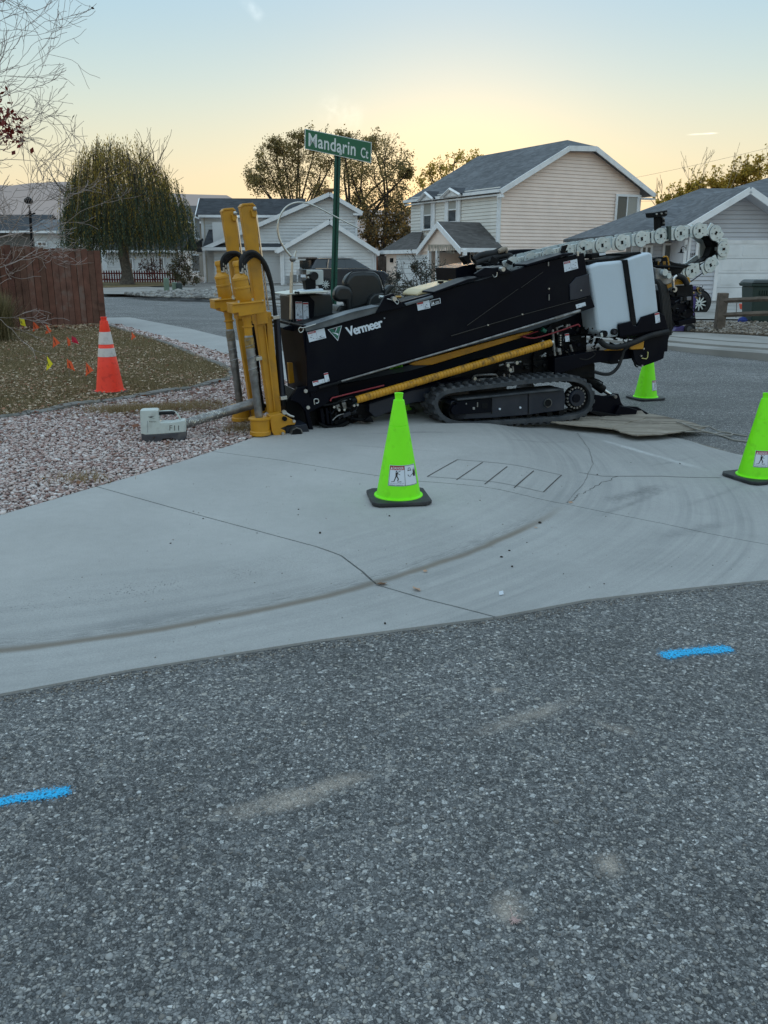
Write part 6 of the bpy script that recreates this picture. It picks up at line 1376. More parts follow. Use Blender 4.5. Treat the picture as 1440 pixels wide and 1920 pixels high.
# icicle lights strung under the porch gable
g = G(); rr = random.Random(5)
for i in range(46):
    t = i / 45; p = BQ.pt(803 + 50 * t, 458.5, .12); g.tube([p, p + np.array([rr.uniform(-.03, .03), 0, -rr.uniform(.15, .5)])], .012, 4)
props(g.mk('icicle_lights', M('dull_wire_lights', (.35, .33, .28), .6), h1), kind='stuff')

# --- left grey house
h2 = thing('house', (-8, 54, 0), 'pale grey house with dark roofs, garage gable and brick chimney left of the sign', 'house')
GP = Plane(gp(528, 536)[:2], 4)
def siding_px(name, pl_, pts, mat, parent, step=.19, d=0.0): return siding(name, pl_, [pl_.sz(*p) for p in pts], mat, parent, step, d)
gl_, gr_, gpk = GP.sz(519, 468), GP.sz(711, 472), GP.sz(618, 415)
aL_, aR_ = GP.sz(528, 500)[0], GP.sz(703, 500)[0]
siding('garage_gable', GP, [(aL_, 0), (aR_, 0), (aR_, gr_[1] + .1), (gpk[0], gpk[1] - .1), (aL_, gl_[1] + .1)], pale, h2, .2)
dep = 6.5
rects(GP, aL_ + .02, 0, aR_ - .02, min(gl_[1], gr_[1]), .15, dep, 'garage_core', pale, h2)
r_ = roof_prism('garage_roof', [GP.w(gl_[0], gl_[1], -.4), GP.w(gpk[0], gpk[1] + .1, -.4), GP.w(gr_[0], gr_[1], -.4)], GP.n * (dep + .4), shd, h2)
for p, q in ((gl_, (gpk[0], gpk[1] + .1)), ((gpk[0], gpk[1] + .1), gr_)): bar(GP, p[0], p[1] - .13, q[0], q[1] - .13, .26, -.47, -.40, 'rake_board', trim, r_)
rects(GP, gl_[0] - .12, gl_[1] - .2, gl_[0], gl_[1] - .02, -.4, dep, 'gutter', trim, r_)
# garage door side facing left
GS = Plane(GP.w(aL_, 0)[:2], 94); GS.n = GP.u
a0 = GS.sz(524, 500)[0]; a1 = GS.sz(494, 500)[0]
gd = rects(GS, .6, 0, 5.2, 2.15, -.06, .02, 'garage_door', gdoor, h2)
rects(GS, 0, 0, dep, 2.3, .02, .1, 'side_wall', pale, h2); bar(GP, aL_, 0, aL_, gl_[1], .16, -.04, .06, 'corner_board', trim, h2); bar(GP, aR_, 0, aR_, gr_[1], .16, -.04, .06, 'corner_board', trim, h2)
bar(GP, aL_ + .12, .1, aL_ + .12, gl_[1] - .2, .08, -.12, -.04, 'downspout', trim, h2)
G().tube(spline([GP.pt(690, 470, -.3), GP.pt(697, 474, -.2), GP.pt(700, 480, -.1), GP.pt(700, 530, -.1)], 3), .045, 6).mk('downspout', trim, h2)
rect(GP, 545, 515, 556, 528, -.12, 0, 'electric_meter', M('meter_grey', (.2, .21, .22), .5, .3), h2); rect(GP, 537, 517, 542, 532, -.1, 0, 'junction_box', M('box_grey', (.3, .31, .32), .5), h2)
# main two storey gable behind
GM = Plane(GP.w(0, 0, 5.0)[:2], 4)
ml, mp_, mr_ = GM.sz(381, 464), GM.sz(618, 361), GM.sz(679, 397)
wl, wr = GM.sz(449, 470)[0], GM.sz(668, 440)[0]
siding('main_gable', GM, [(GM.sz(400, 470)[0], 0), (wr, 0), (wr, mr_[1] + .1), (mp_[0], mp_[1] - .1), (GM.sz(400, 456)[0], GM.sz(400, 456)[1])], pale, h2, .2)
r_ = roof_prism('main_roof', [GM.w(*ml, -.4), GM.w(*mp_, -.4), GM.w(*mr_, -.4)], GM.n * 8.5, shd, h2)
for p, q in ((ml, mp_), (mp_, mr_)): bar(GM, p[0], p[1] - .13, q[0], q[1] - .13, .26, -.47, -.40, 'rake_board', trim, r_)
bar(GM, wr, 0, wr, mr_[1], .16, -.04, .06, 'corner_board', trim, h2); rects(GM, wr - .2, mr_[1] - .25, mr_[0], mr_[1] - .12, -.45, 0, 'eave_return', trim, r_)
rects(GM, GM.sz(400, 470)[0], 0, wr, 4.0, .2, 8.0, 'main_core', pale, h2)
chim = rect(GM, 609, 353, 624, 372, 1.5, 2.2, 'chimney', M('tan_brick', (.30, .17, .08), .85, 0, .3, 3, dirt=(.18, .10, .05), dscale=6, damt=.6), h2); rect(GM, 607, 350, 626, 354, 1.4, 2.3, 'chimney_cap', M('tan_brick_cap', (.26, .15, .07), .85), chim)
# left wing
GW = Plane(GP.w(0, 0, 7.0)[:2], 4); cz = lambda x, y: GW.sz(x, y)
xl, xr = cz(380, 430)[0], cz(475, 430)[0]; ez = cz(400, 403)[1]
siding('wing_wall', GW, [(xl, 0), (xr + 3, 0), (xr + 3, ez), (xl, ez)], pale, h2, .2)
g = G(); e0 = GW.w(xl - .35, ez, -.45); rz = cz(372, 375)[1]
rg0 = cz(374, 375); V = [GW.w(xl - .35, ez, -.45), GW.w(xl - .35, rz + .25, 2.0), GW.w(xl - .35, ez, 4.6)]
r_ = roof_prism('wing_roof', V, GW.u * (xr + 4 - xl), shd, h2)
GE = Plane(GW.w(xl, 0)[:2], 94); GE.n = GP.u
siding('wing_gable', GE, [(0, 0), (4.1, 0), (4.1, ez), (2.05, rz + .1), (0, ez)], hmat('cream_shake', (.58, .53, .45), (.45, .4, .34)), h2, .15)
window(GE, (366, 410, 376, 446), h2, .1, 'h', gl=(glw, blind)); window(GE, (361, 479, 375, 508), h2, .09, 'v', gl=(glw, glg))
for a, c in ((0, 1), (1, 2)): G().prism([V[a], V[c], V[c] - [0, 0, .28], V[a] - [0, 0, .28]], -GW.u * .06).mk('rake_board', trim, r_)
bar(GW, xl, 0, xl, ez, .18, -.04, .06, 'corner_board', trim, h2); rects(GW, xl - .2, ez - .18, xr + 3, ez - .02, -.5, -.38, 'gutter', trim, r_)
G().prism([GE.w(-.3, cz(400, 462)[1], -.9), GE.w(4.3, cz(400, 462)[1], -.9), GE.w(4.3, cz(400, 450)[1] + .1, 0), GE.w(-.3, cz(400, 450)[1] + .1, 0)], (0, 0, -.12)).mk('skirt_roof', shd, h2)
G().tube(spline([GW.pt(381, 466, -.1), GW.pt(384, 476, -.1), GW.pt(386, 522, -.1), GW.pt(384, 530, -.2), GW.pt(372, 533, -.3)], 3), .05, 6).mk('downspout', trim, h2)
q = [GM.w(*ml, -.5), GM.w(ml[0] + 5.5, ml[1] + .02, -.5), GM.w(GM.sz(449, 438)[0] + 2, GM.sz(449, 438)[1] + .3, 1.9), GM.w(ml[0] + .2, ml[1] + 1.2, 1.9)]
G().prism(q, (0, 0, -.12)).mk('lower_roof', shd, h2); G().prism([q[0], q[1], q[1] - [0, 0, .2], q[0] - [0, 0, .2]], -GM.n * .1).mk('gutter', trim, h2)

# --- right grey house with the number
h3 = thing('house', (14, 32, 0), 'grey house with wide white garage door, house number 3127, cut by the right picture edge', 'house')
RP = Plane(gp(1320, 566)[:2], 3)
cl_ = RP.sz(1282, 500)[0]; gpk = RP.sz(1391, 354); ge = RP.sz(1262, 432); mir = (2 * gpk[0] - ge[0], ge[1]); zE3 = RP.sz(1300, 440)[1]
sl_ = (gpk[1] - ge[1]) / (gpk[0] - ge[0]); zl_ = ge[1] + (cl_ - ge[0]) * sl_ - .16
siding('front_wall', RP, [(cl_, 0), (mir[0] - .6, 0), (mir[0] - .6, ge[1] + .6 * sl_ - .16), (gpk[0], gpk[1] - .16), (cl_, zl_)], greys, h3, .16)
r_ = roof_prism('garage_roof', [RP.w(*ge, -.7), RP.w(*gpk, -.7), RP.w(*mir, -.7)], RP.n * 7, shg, h3)
for p, q in ((ge, gpk), (gpk, mir)): bar(RP, p[0], p[1] - .1, q[0], q[1] - .1, .22, -.78, -.70, 'rake_board', trim, r_)
for p, q in ((ge, gpk), (gpk, mir)): G().prism([RP.w(p[0], p[1] - .2, -.70), RP.w(q[0], q[1] - .2, -.70), RP.w(q[0], q[1] - .2, 0), RP.w(p[0], p[1] - .2, 0)], (0, 0, -.03)).mk('soffit', greys, r_)
gd = rect(RP, 1347, 457, 1640, 566, -.03, .02, 'garage_door', gdoor, h3); a0, _ = RP.sz(1347, 500); seam = M('door_seam_grey', (.42, .44, .46), .7)
zt = RP.sz(1347, 457)[1]
for i in range(1, 4): rects(RP, a0, zt * i / 4 - .012, a0 + 5.4, zt * i / 4 + .012, -.036, -.02, 'panel_seam', seam, gd)
for i in range(4):
    for j in range(7): 
        x0 = a0 + .12 + j * .76; z0 = zt * i / 4 + .1; rects(RP, x0, z0, x0 + .62, z0 + zt / 4 - .2, -.042, -.03, 'raised_panel', gdoor, gd)
for q in [(a0 - .13, 0, a0, zt + .13), (a0, zt, a0 + 5.5, zt + .13)]: rects(RP, *q, -.05, .03, 'door_trim', trim, h3)
rects(RP, cl_, 0, mir[0] - .7, zE3 - .2, .2, 7, 'house_core', greys, h3)
sd = rect(RP, 1310, 458, 1330, 490, .0, .03, 'side_window', blind, h3)
(wa, wz1), (wb, wz0) = RP.sz(1310, 457), RP.sz(1333, 490)
for q in [(wa - .1, wz0 - .1, wb, wz0), (wa - .1, wz1, wb, wz1 + .1), (wa - .1, wz0, wa, wz1)]: rects(RP, *q, -.05, .03, 'window_frame', trim, sd)
V, Fc = write('3127', lambda x, y: RP.w(RP.sz(1288, 482)[0] + x, RP.sz(1288, 482)[1] + y, -.05), .29, .155, .015); mk('house_number', V, Fc, blackm, h3)
lamp = rect(RP, 1283.5, 459, 1289.5, 470, -.05, 0, 'lamp_plate', trim, h3)
G().tube(spline([RP.pt(1286, 466, -.1), RP.pt(1282, 462, -.35), RP.pt(1278, 464, -.45), RP.pt(1277, 468, -.45)], 4), .012, 6).mk('lamp_arm', blackm, lamp)
c = RP.pt(1277, 473.5, -.45); G().lathe(c - [0, 0, .02], (0, 0, 1), [(0, .13), (.01, .125), (.04, .05), (.14, .035), (.15, .01)], 16).mk('lamp_shade', blackm, lamp)
bar(RP, cl_, 0, cl_, zE3 - .2, .1, -.05, .04, 'corner_board', trim, h3); bar(RP, cl_ + .12, 0, cl_ + .12, zE3, .08, -.1, -.03, 'downspout', trim, h3)
# recessed wing with the picture window, and the main roof
RW = Plane(RP.w(0, 0, 1.6)[:2], 3); xl = RW.sz(1185, 480)[0]
siding('wing_wall', RW, [(xl, 0), (cl_ + .3, 0), (cl_ + .3, zE3 - .15), (xl, zE3 - .15)], greys, h3, .16)
window(RW, (1246, 460, 1279, 495), h3, .08, 'v', gl=(glg, M('net_curtain', (.45, .48, .48), .7))); window(RW, (1204, 464, 1216, 500), h3, .08, 'v', gl=(glg, None))
e0 = RW.pt(1172, 455, -.9); e1_ = RW.w(cl_ + .4, 0, -.9); e1_[2] = e0[2]; ez = zE3 + .05; e0[2] = ez; e1_[2] = ez
rdg0 = RP.pt(1315, 353, 6.0); rdg1 = RP.pt(1480, 353, 6.0); rdg1[2] = rdg0[2]
V = [e0, RP.w(cl_ + 16, ez, 1.0), rdg1, rdg0, e0 + RP.n * 9.5, RP.w(cl_ + 16, ez, 11.0), RP.w(cl_ + 16, ez, 1.0)]
g = G(); dn = np.array([0, 0, -.14]); F4 = [(0, 1, 2, 3), (0, 3, 4), (3, 2, 5, 4)]; W4 = V[:6]
g.raw(W4 + [v + dn for v in W4], F4 + [tuple(i + 6 for i in f[::-1]) for f in F4] + [(0, 1, 7, 6), (4, 0, 6, 10), (1, 2, 8, 7), (2, 5, 11, 8)]); g.mk('main_roof', shg, h3)
tl = [RP.pt(1392, 350, 6.0), RP.pt(1440, 331, 9.0), RP.pt(1560, 331, 9.0), RP.pt(1560, 400, 2)]
G().prism([RP.pt(1375, 352, 7.0), RP.pt(1440, 333, 9.0), RP.pt(1600, 333, 9.0), RP.pt(1600, 372, 4.0), RP.pt(1420, 372, 5.0)], (0, 0, -.2)).mk('upper_roof', shg, h3)
G().prism([e0 - [0, 0, .02], e1_ - [0, 0, .02], e1_ - [0, 0, .2], e0 - [0, 0, .2]], -RP.n * .1).mk('gutter', trim, h3)

# --- far houses behind the willow
def simple_house(label, px0, px1, ytop, yeave, Y, mat, rmat, ridge='x', wins=()):
    Y = Y * SY; p0 = at(px0, yeave, Y); p1 = at(px1, yeave, Y); pl_ = Plane(p0[:2], 0); w = p1[0] - p0[0]; ze = p0[2]; zt = at(px0, ytop, Y + 3)[2]
    h = thing('house', (p0[0] + w / 2, Y, 0), label, 'house')
    siding('wall', pl_, [(0, 0), (w, 0), (w, ze), (0, ze)], mat, h, .2); rects(pl_, .02, 0, w - .02, ze - .05, .15, 7, 'house_core', mat, h)
    if ridge == 'x': r_ = roof_prism('roof', [pl_.w(-.4, ze, -.5), pl_.w(-.4, zt, 3.5), pl_.w(-.4, ze, 7.5)], (w + .8, 0, 0), rmat, h)
    else:
        r_ = roof_prism('roof', [pl_.w(-.4, ze, -.4), pl_.w(w / 2, zt, -.4), pl_.w(w + .4, ze, -.4)], (0, 8, 0), rmat, h)
        mk('gable', [pl_.w(0, ze, 0), pl_.w(w / 2, zt - .2, 0), pl_.w(w, ze, 0), pl_.w(0, ze, .1), pl_.w(w / 2, zt - .2, .1), pl_.w(w, ze, .1)], [(0, 1, 2), (3, 5, 4), (0, 1, 4, 3), (1, 2, 5, 4), (2, 0, 3, 5)], mat, h)
        for p, q in (((-.4, ze), (w / 2, zt)), ((w / 2, zt), (w + .4, ze))): bar(pl_, p[0], p[1] - .12, q[0], q[1] - .12, .25, -.47, -.4, 'rake_board', trim, r_)
    rects(pl_, -.4, ze - .22, w + .4, ze - .04, -.6, -.5, 'fascia', trim, r_)
    for wx in wins: window(pl_, wx, h, .09, 'v', gl=(glw, glg))
    return h
simple_house('white house half hidden behind the weeping willow', 198, 335, 438, 468, 64, whites, shd, 'x', [(283, 484, 291, 502), (299, 484, 307, 502), (240, 486, 249, 503)])
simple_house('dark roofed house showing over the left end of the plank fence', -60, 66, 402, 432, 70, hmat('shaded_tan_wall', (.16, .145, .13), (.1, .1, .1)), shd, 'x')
simple_house('small white house with blue grey roof left of the willow', 62, 132, 411, 432, 62, whites, shg, 'x', [(72, 455, 87, 460)])
simple_house('brown roofed house between the willow and the pale grey house', 330, 382, 385, 415, 78, hmat('tan_wall', (.32, .28, .24), (.25, .22, .2)), shb, 'x')
simple_house('dark house behind the middle of the willow', 120, 200, 400, 440, 82, pale, shd, 'y')

# ================================================================== FAR SMALL THINGS
pf_ = thing('picket_fence', at(260, 524, 54 * SY), 'low dark red picket fence behind the willow trunk', 'fence')
PF = Plane(at(195, 526, 54 * SY)[:2], 2); redm = M('dark_red_paint', (.12, .014, .018), .7, 0, .2, 6); aend = PF.sz(332, 520)[0]
x = 0
while x < aend: G().prism([PF.w(x, 0), PF.w(x + .09, 0), PF.w(x + .09, .82), PF.w(x + .045, .92), PF.w(x, .82)], PF.n * .02).mk('picket', redm, pf_); x += .17
for z in (.25, .65): rects(PF, -.1, z, aend, z + .08, .021, .06, 'rail', redm, pf_)
utm = M('utility_green', (.14, .20, .15), .6, 0, .1, 3); utd = M('utility_dark_green', (.025, .04, .04), .6)
for px, yb, yt, w, mt, lab in [(313, 549, 521, .26, utm, 'tall pale green utility pedestal by the side street'), (328, 548, 529, .24, utm, 'short pale green utility pedestal in the middle'), (336.5, 548, 530, .30, utd, 'short dark green utility box right of the pedestals')]:
    b = gp(px, yb, .06); t = at(px, yt, b[1]); th = thing('utility_pedestal', tuple(b), lab, 'utility box', 'utility pedestals beside the side street')
    G().lathe(b, (0, 0, 1), [(0, w / 2), (t[2] - b[2] - .06, w / 2), (t[2] - b[2] - .02, w / 2 * .95), (t[2] - b[2], w / 4)], 14).mk('housing', mt, th, smooth=True); G().lathe(b, (0, 0, 1), [(0, w / 2 + .03), (.08, w / 2 + .03)], 14).mk('collar', mt, th)
# board fence between the houses
bf = thing('board_fence', gp(700, 520), 'grey brown board fence between the two houses with one reddish post', 'fence'); BFp = Plane(at(656, 488, 56 * SY)[:2], 2); x = 0; bw = M('weathered_boards', (.075, .058, .048), .9, 0, .35, 4, dirt=(.13, .11, .1), dscale=5, damt=.5); aend = BFp.sz(732, 500)[0]
while x < aend: rects(BFp, x, 0, x + .14, 1.85 + random.uniform(-.03, .03) - .00 * x, 0, .02, 'board', bw, bf); x += .152
rects(BFp, BFp.sz(702, 500)[0], 0, BFp.sz(708, 500)[0], 1.75, -.1, -.01, 'post', M('cedar_post', (.20, .07, .035), .8), bf)
# split rail fence on the right
srf = thing('rail_fence', gp(1348, 619, .08), 'weathered two rail wooden fence with a square post on the right', 'fence'); wd = M('weathered_rail', (.13, .105, .085), .9, 0, .35, 6, .5, 18, dirt=(.06, .05, .045), dscale=9, damt=.6)
p = gp(1348, 619, .08); hgt = at(1348, 549, p[1])[2] - .0
G().prism([p + [-.10, -.08, -.1], p + [.10, -.08, -.1], p + [.095, .1, -.1], p + [-.10, .1, -.1]], (.01, 0, hgt + .02)).mk('post', wd, srf, bevel=.02)
for y0, y1 in ((562, 562), (589, 589)):
    a = at(1348, y0 + 2, p[1] + .02); b = at(1640, y1 - 4, p[1] - 1.6); G().tube([a, a * .7 + b * .3 + [0, 0, .02], a * .3 + b * .7 - [0, 0, .02], b], [.055, .06, .05, .055], 6).mk('rail', wd, srf)
# wheelie bin
bn = thing('wheelie_bin', gp(1425, 604, .08), 'dark green wheelie bin behind the rail fence', 'bin'); p = gp(1427, 604, .08); gm = M('dark_green_plastic', (.018, .04, .035), .5, 0, .1, 5)
def frus(c, w0, d0, w1, d1, z0, z1):
    g = G(); V = [c + np.array([sx_ * w0 / 2, sy_ * d0 / 2, z0]) for sx_, sy_ in ((-1, -1), (1, -1), (1, 1), (-1, 1))] + [c + np.array([sx_ * w1 / 2, sy_ * d1 / 2, z1]) for sx_, sy_ in ((-1, -1), (1, -1), (1, 1), (-1, 1))]
    return g.raw(V, [(3, 2, 1, 0), (4, 5, 6, 7), (0, 1, 5, 4), (1, 2, 6, 5), (2, 3, 7, 6), (3, 0, 4, 7)])
k = (p[1] * .95 + .4) / F_
frus(p, 56 * k, .6, 68 * k, .72, .02, .86).mk('body', gm, bn, bevel=.03); frus(p, 74 * k, .78, 78 * k, .80, .86, .93).mk('rim', gm, bn, bevel=.015); frus(p + [0, -.02, 0], 78 * k, .82, 66 * k, .7, .935, 1.02).mk('lid', M('dark_lid', (.012, .022, .022), .4), bn, bevel=.03)
for i in range(5): x0 = -.26 + i * .055; G().box(p + [x0, -.37, .72], (.012, .02, .05)).mk('rib', gm, bn)
G().box(p + [-.15, -.36, .62], (.22, .02, .012)).mk('ledge', gm, bn); G().disc(p + [-.3, .2, .12], (1, 0, 0), .12, .06, 16).mk('wheel', rubber, bn)
tb_ = thing('orange_caddy', gp(1390, 600, .08), 'small orange trough with wire legs beside the green bin', 'trough'); p = gp(1392, 596, .08); om = M('orange_plastic', (.75, .09, .04), .5)
frus(p, 9 * k, .2, 13 * k, .26, .22, .36).mk('trough', om, tb_, bevel=.01); G().tube([p + [-.17, 0, .0], p + [-.2, 0, .45]], .012, 6).mk('leg', wirem, tb_); G().tube([p + [.1, 0, .0], p + [.1, 0, .25]], .012, 6).mk('leg', wirem, tb_)
p = gp(1392, 605, .08); props(G().sphere(p + [0, 0, .05], .12, 5).mk('blue_rag', M('blue_rag', (.01, .03, .18), .8)), 'small blue rag on the ground by the green bin', 'rag').scale = (1, 1, .9)
p = gp(1326, 618, .08); props(G().box(p + [0, 0, .02], (.28, .18, .015)).mk('meter_lid', conc2, None), 'pale flat utility lid in the mulch by the fence post', 'utility lid')
# purple wheeled cart behind the tail of the rig
ct = thing('wheeled_cart', gp(1290, 627, .02), 'purple wheeled cart standing behind the tail of the rig', 'cart'); Yc = gp(1290, 627, .02)[1]; pu = M('purple_plastic', (.045, .03, .14), .5, 0, .1, 4); CPn = Plane((0, Yc), 0)
cq = lambda pts, d0, d1, nm_, mt: G().prism([CPn.pt(x, y, d0) for x, y in pts], CPn.n * (d1 - d0)).mk(nm_, mt, ct, bevel=.01)
cq([(1287, 540), (1305, 536), (1306, 560), (1302, 592), (1290, 592)], 0, .5, 'body', pu); cq([(1262, 624), (1268, 615), (1280, 611), (1288, 612), (1287, 628), (1264, 627)], 0, .5, 'skirt', pu); cq([(1266, 590), (1304, 586), (1304, 600), (1270, 612)], .02, .48, 'lower_body', M('dark_purple', (.012, .01, .02), .5))
G().disc(CPn.pt(1293, 617, -.03), (0, 1, 0), .115, .06, 20).mk('wheel', rubber, ct, smooth=True); wh = G().disc(CPn.pt(1293, 617, -.065), (0, 1, 0), .06, .01, 12).mk('wheel_hub', M('grey_hub', (.06, .07, .08), .4, .5), ct, smooth=True)

# ================================================================== CARS
def wheel(c, axis, r, w, parent, spokes=10):
    t = G().lathe(np.asarray(c) - np.asarray(axis) * w / 2, axis, [(0, r * .62), (0, r * .9), (.02, r), (w - .02, r), (w, r * .9), (w, r * .62)], 28, cap=False).mk('wheel', rubber, parent, smooth=True)
    ax = np.asarray(axis, float); G().disc(np.asarray(c) - ax * w * .1, ax, r * .62, w * .3, 24).mk('brake_disc', blackm, t)
    up = np.array([0, 0, 1.0]); sd_ = np.cross(ax, up); G().lathe(np.asarray(c) - ax * w * .5, ax, [(0, r * .60), (.015, r * .66), (.04, r * .66), (.04, r * .60)], 28).mk('rim', zinc, t, smooth=True) if False else None
    for i in range(spokes):
        q = 2 * math.pi * i / spokes; d = up * math.cos(q) + sd_ * math.sin(q); s_ = np.cross(ax, d)
        G().prism([np.asarray(c) - ax * w * .45 + d * r * .08 - s_ * .02, np.asarray(c) - ax * w * .45 + d * r * .08 + s_ * .02, np.asarray(c) - ax * w * .42 + d * r * .64 + s_ * .016, np.asarray(c) - ax * w * .42 + d * r * .64 - s_ * .016], ax * .03).mk('spoke', galv, t)
    return t
def car(name, label, cat, P0, yaw, Ls, Wd, body, prof, glassp, paint, roofy, side_windows, extra=None):
    """prof: lower body outline (s,z) nose to tail; glassp: greenhouse outline; n of the plane points to the far side"""
    th = thing(name, (P0[0], P0[1], 0), label, cat); pl_ = Plane(P0, yaw); g = G()
    def loft(pts, halfs, nm_, mat, bev):
        secs = [0, .06, .5, .94, 1]; V = []; n = len(pts); cz = sum(p[1] for p in pts) / n; cs = sum(p[0] for p in pts) / n
        for k_, f in enumerate(secs):
            s_ = [.955, .99, 1.0, .99, .955][k_]
            for a, z in pts: V.append(pl_.w(cs + (a - cs) * s_, cz + (z - cz) * s_, halfs[0] + (halfs[1] - halfs[0]) * f))
        Fc = [tuple(range(n))[::-1], tuple(range(4 * n, 5 * n))] + [(k_ * n + i, k_ * n + (i + 1) % n, (k_ + 1) * n + (i + 1) % n, (k_ + 1) * n + i) for k_ in range(4) for i in range(n)]
        return mk(nm_, V, Fc, mat, th, smooth=True, bevel=bev)
    b_ = loft(prof, (0, Wd), 'body', paint, .04)
    # greenhouse tapers in towards the roof
    V = []; n = len(glassp); z0 = min(p[1] for p in glassp); z1 = max(p[1] for p in glassp)
    for f in (0, 1):
        for a, z in glassp: k_ = .04 + .20 * (z - z0) / (z1 - z0); V.append(pl_.w(a, z, k_ if f == 0 else Wd - k_))
    ro = mk('cabin', V, [tuple(range(n))[::-1], tuple(range(n, 2 * n))] + [(i, (i + 1) % n, n + (i + 1) % n, n + i) for i in range(n)], paint, th, smooth=True, bevel=.05)
    for q in side_windows:
        V = [pl_.w(a, z, .04 + .20 * (z - z0) / (z1 - z0) - .012) for a, z in q]; mk('side_window', V + [v + pl_.n * .01 for v in V], [tuple(range(len(q))), tuple(range(len(q), 2 * len(q)))[::-1]] + [(i, (i + 1) % len(q), len(q) + (i + 1) % len(q), len(q) + i) for i in range(len(q))], glassdk, ro)
    return th, pl_, ro
# dark suv: rear at the left of the picture
cb = M('black_car_paint', (.020, .024, .032), .22, 0, 0, spec=.6, coat=.5)
p0 = gp(585, 545); Ps = (p0[0], p0[1] - 4.5)
suvY = 40.5 * SY; pS = at(582, 540, suvY)
prof = [(0.0, .45), (0.02, .9), (.06, 1.12), (1.0, 1.15), (3.2, 1.12), (4.3, 1.0), (4.6, .8), (4.65, .42), (4.2, .28), (.3, .3)]
gl2 = [(.10, 1.10), (.42, 1.62), (.9, 1.70), (2.0, 1.70), (2.6, 1.62), (3.5, 1.10)]
sv, spl, ro = car('parked_suv', 'black sport utility vehicle parked by the garage gable behind the green post', 'car', pS[:2], 27, 4.65, 1.85, None, prof, gl2, cb, 0, [[(.32, 1.16), (.55, 1.52), (.78, 1.60), (.95, 1.60), (.95, 1.16)], [(1.03, 1.16), (1.03, 1.60), (1.95, 1.62), (1.95, 1.16)], [(2.03, 1.16), (2.03, 1.62), (2.5, 1.55), (3.15, 1.18)]])
bar(spl, .3, 1.145, 3.3, 1.14, .03, -.01, .04, 'chrome_strip', chrome, sv); bar(spl, .52, 1.64, 2.5, 1.66, .03, .12, .16, 'roof_rail', chrome, sv); bar(spl, .98, 1.18, 1.05, 1.6, .05, .02, .04, 'pillar_trim', chrome, sv)
for a, z in ((.85, .36), (3.75, .36)): wheel(spl.w(a, z, .08), spl.n, .36, .24, sv)
RS = Plane(pS[:2], 117); RS.n = spl.u
for s0, s1 in ((.04, .42), (1.43, 1.81)): rects(RS, s0, .82, s1, 1.05, -.03, .05, 'tail_lamp', M('pale_tail_lamp_%d' % int(s0), (.45, .46, .48), .15, spec=.8), sv)
rects(RS, .3, 1.18, 1.55, 1.55, .06, .2, 'rear_window', glassdk, sv); rects(RS, .2, 1.62, 1.65, 1.70, .0, .5, 'spoiler', cb, sv); rects(RS, .6, .7, 1.25, .84, -.02, .03, 'number_plate', decal, sv); rects(RS, .05, .42, 1.8, .46, -.02, .02, 'bumper_trim', chrome, sv); rects(RS, .05, .55, .4, .6, -.02, .02, 'reflector', chrome, sv)
# white car in front of the big garage: nose to the right
cw = M('white_car_paint', (.48, .53, .64), .2, 0, 0, spec=.6, coat=.5)
wY = 23.0 * SY; pW = at(1214, 577, wY)
prof = [(0, .35), (.05, .9), (.4, 1.0), (2.2, 1.0), (3.0, .96), (3.8, .78), (4.12, .60), (4.16, .35), (4.0, .20), (.2, .22)]
gl3 = [(.15, .98), (.7, 1.42), (1.7, 1.45), (2.3, 1.28), (3.0, .94)]
wv, wpl, ro = car('parked_car', 'white car parked before the wide garage door, its front wheel showing behind the rig', 'car', (at(1341, 560, 23.0 * SY)[0] - 4.15, wY), 4, 4.4, 1.8, None, prof, gl3, cw, 0, [[(.7, 1.02), (.85, 1.34), (1.7, 1.37), (1.7, 1.02)], [(1.78, 1.02), (1.78, 1.36), (2.2, 1.22), (2.6, 1.02)]])
wc = wpl.sz(1311, 558)
wheel(wpl.w(wc[0], .335, .05), wpl.n, .335, .22, wv); G().disc(wpl.w(wc[0], .35, .02), wpl.n, .375, .06, 28).mk('wheel_arch', blackm, wv); wheel(wpl.w(wc[0] - 2.6, .335, .05), wpl.n, .335, .22, wv)
rects(wpl, .4, .18, 4.0, .30, .05, 1.7, 'sill', blackm, wv)
hl = [wpl.w(3.50, .86, -.02), wpl.w(3.86, .76, -.02), wpl.w(3.98, .62, .0), wpl.w(3.78, .66, -.02)]; mk('head_lamp', hl + [h_ + wpl.n * .08 for h_ in hl], [(0, 1, 2, 3), (7, 6, 5, 4), (0, 1, 5, 4), (1, 2, 6, 5), (2, 3, 7, 6), (3, 0, 4, 7)], glassdk, wv)
# dark street lamp at the far left
lpst = thing('lamp_post', at(58, 470, 40 * SY), 'thin black lamp post standing behind the plank fence', 'lamp post'); b = at(60, 500, 40.0 * SY); b[2] = 0; t = at(56, 395, 40.0 * SY)
G().tube([b, t], .07, 8).mk('post', blackm, lpst); G().tube([at(48, 404, 40 * SY), at(66, 400, 40 * SY)], .04, 6).mk('crossarm', blackm, lpst); G().lathe(at(54, 382, 40 * SY), (0, 0, 1), [(0, .12), (.1, .22), (.2, .2), (.32, .05)], 12).mk('lamp_head', blackm, lpst); G().tube([t, at(54, 384, 40 * SY)], .03, 6).mk('stem', blackm, lpst)
# power lines on the right
for i, (p0, p1) in enumerate([((1000, 366), (1600, 236)), ((1196, 378), (1270, 372))]):
    a, b = at(*p0, 120 * SY), at(*p1, 100 if i == 0 else 118); P3 = [a * (1 - t) + b * t + np.array([0, 0, -(.6 if i == 0 else .1) * 4 * t * (1 - t)]) for t in np.linspace(0, 1, 14)]
    props(G().tube(P3, .014, 4).mk('power_line', M('cable_grey_%d' % i, (.10, .10, .09), .6)), ['long overhead power line crossing the sky at the right', 'short stretch of power line between the cream house and the grey roof'][i], 'power line')
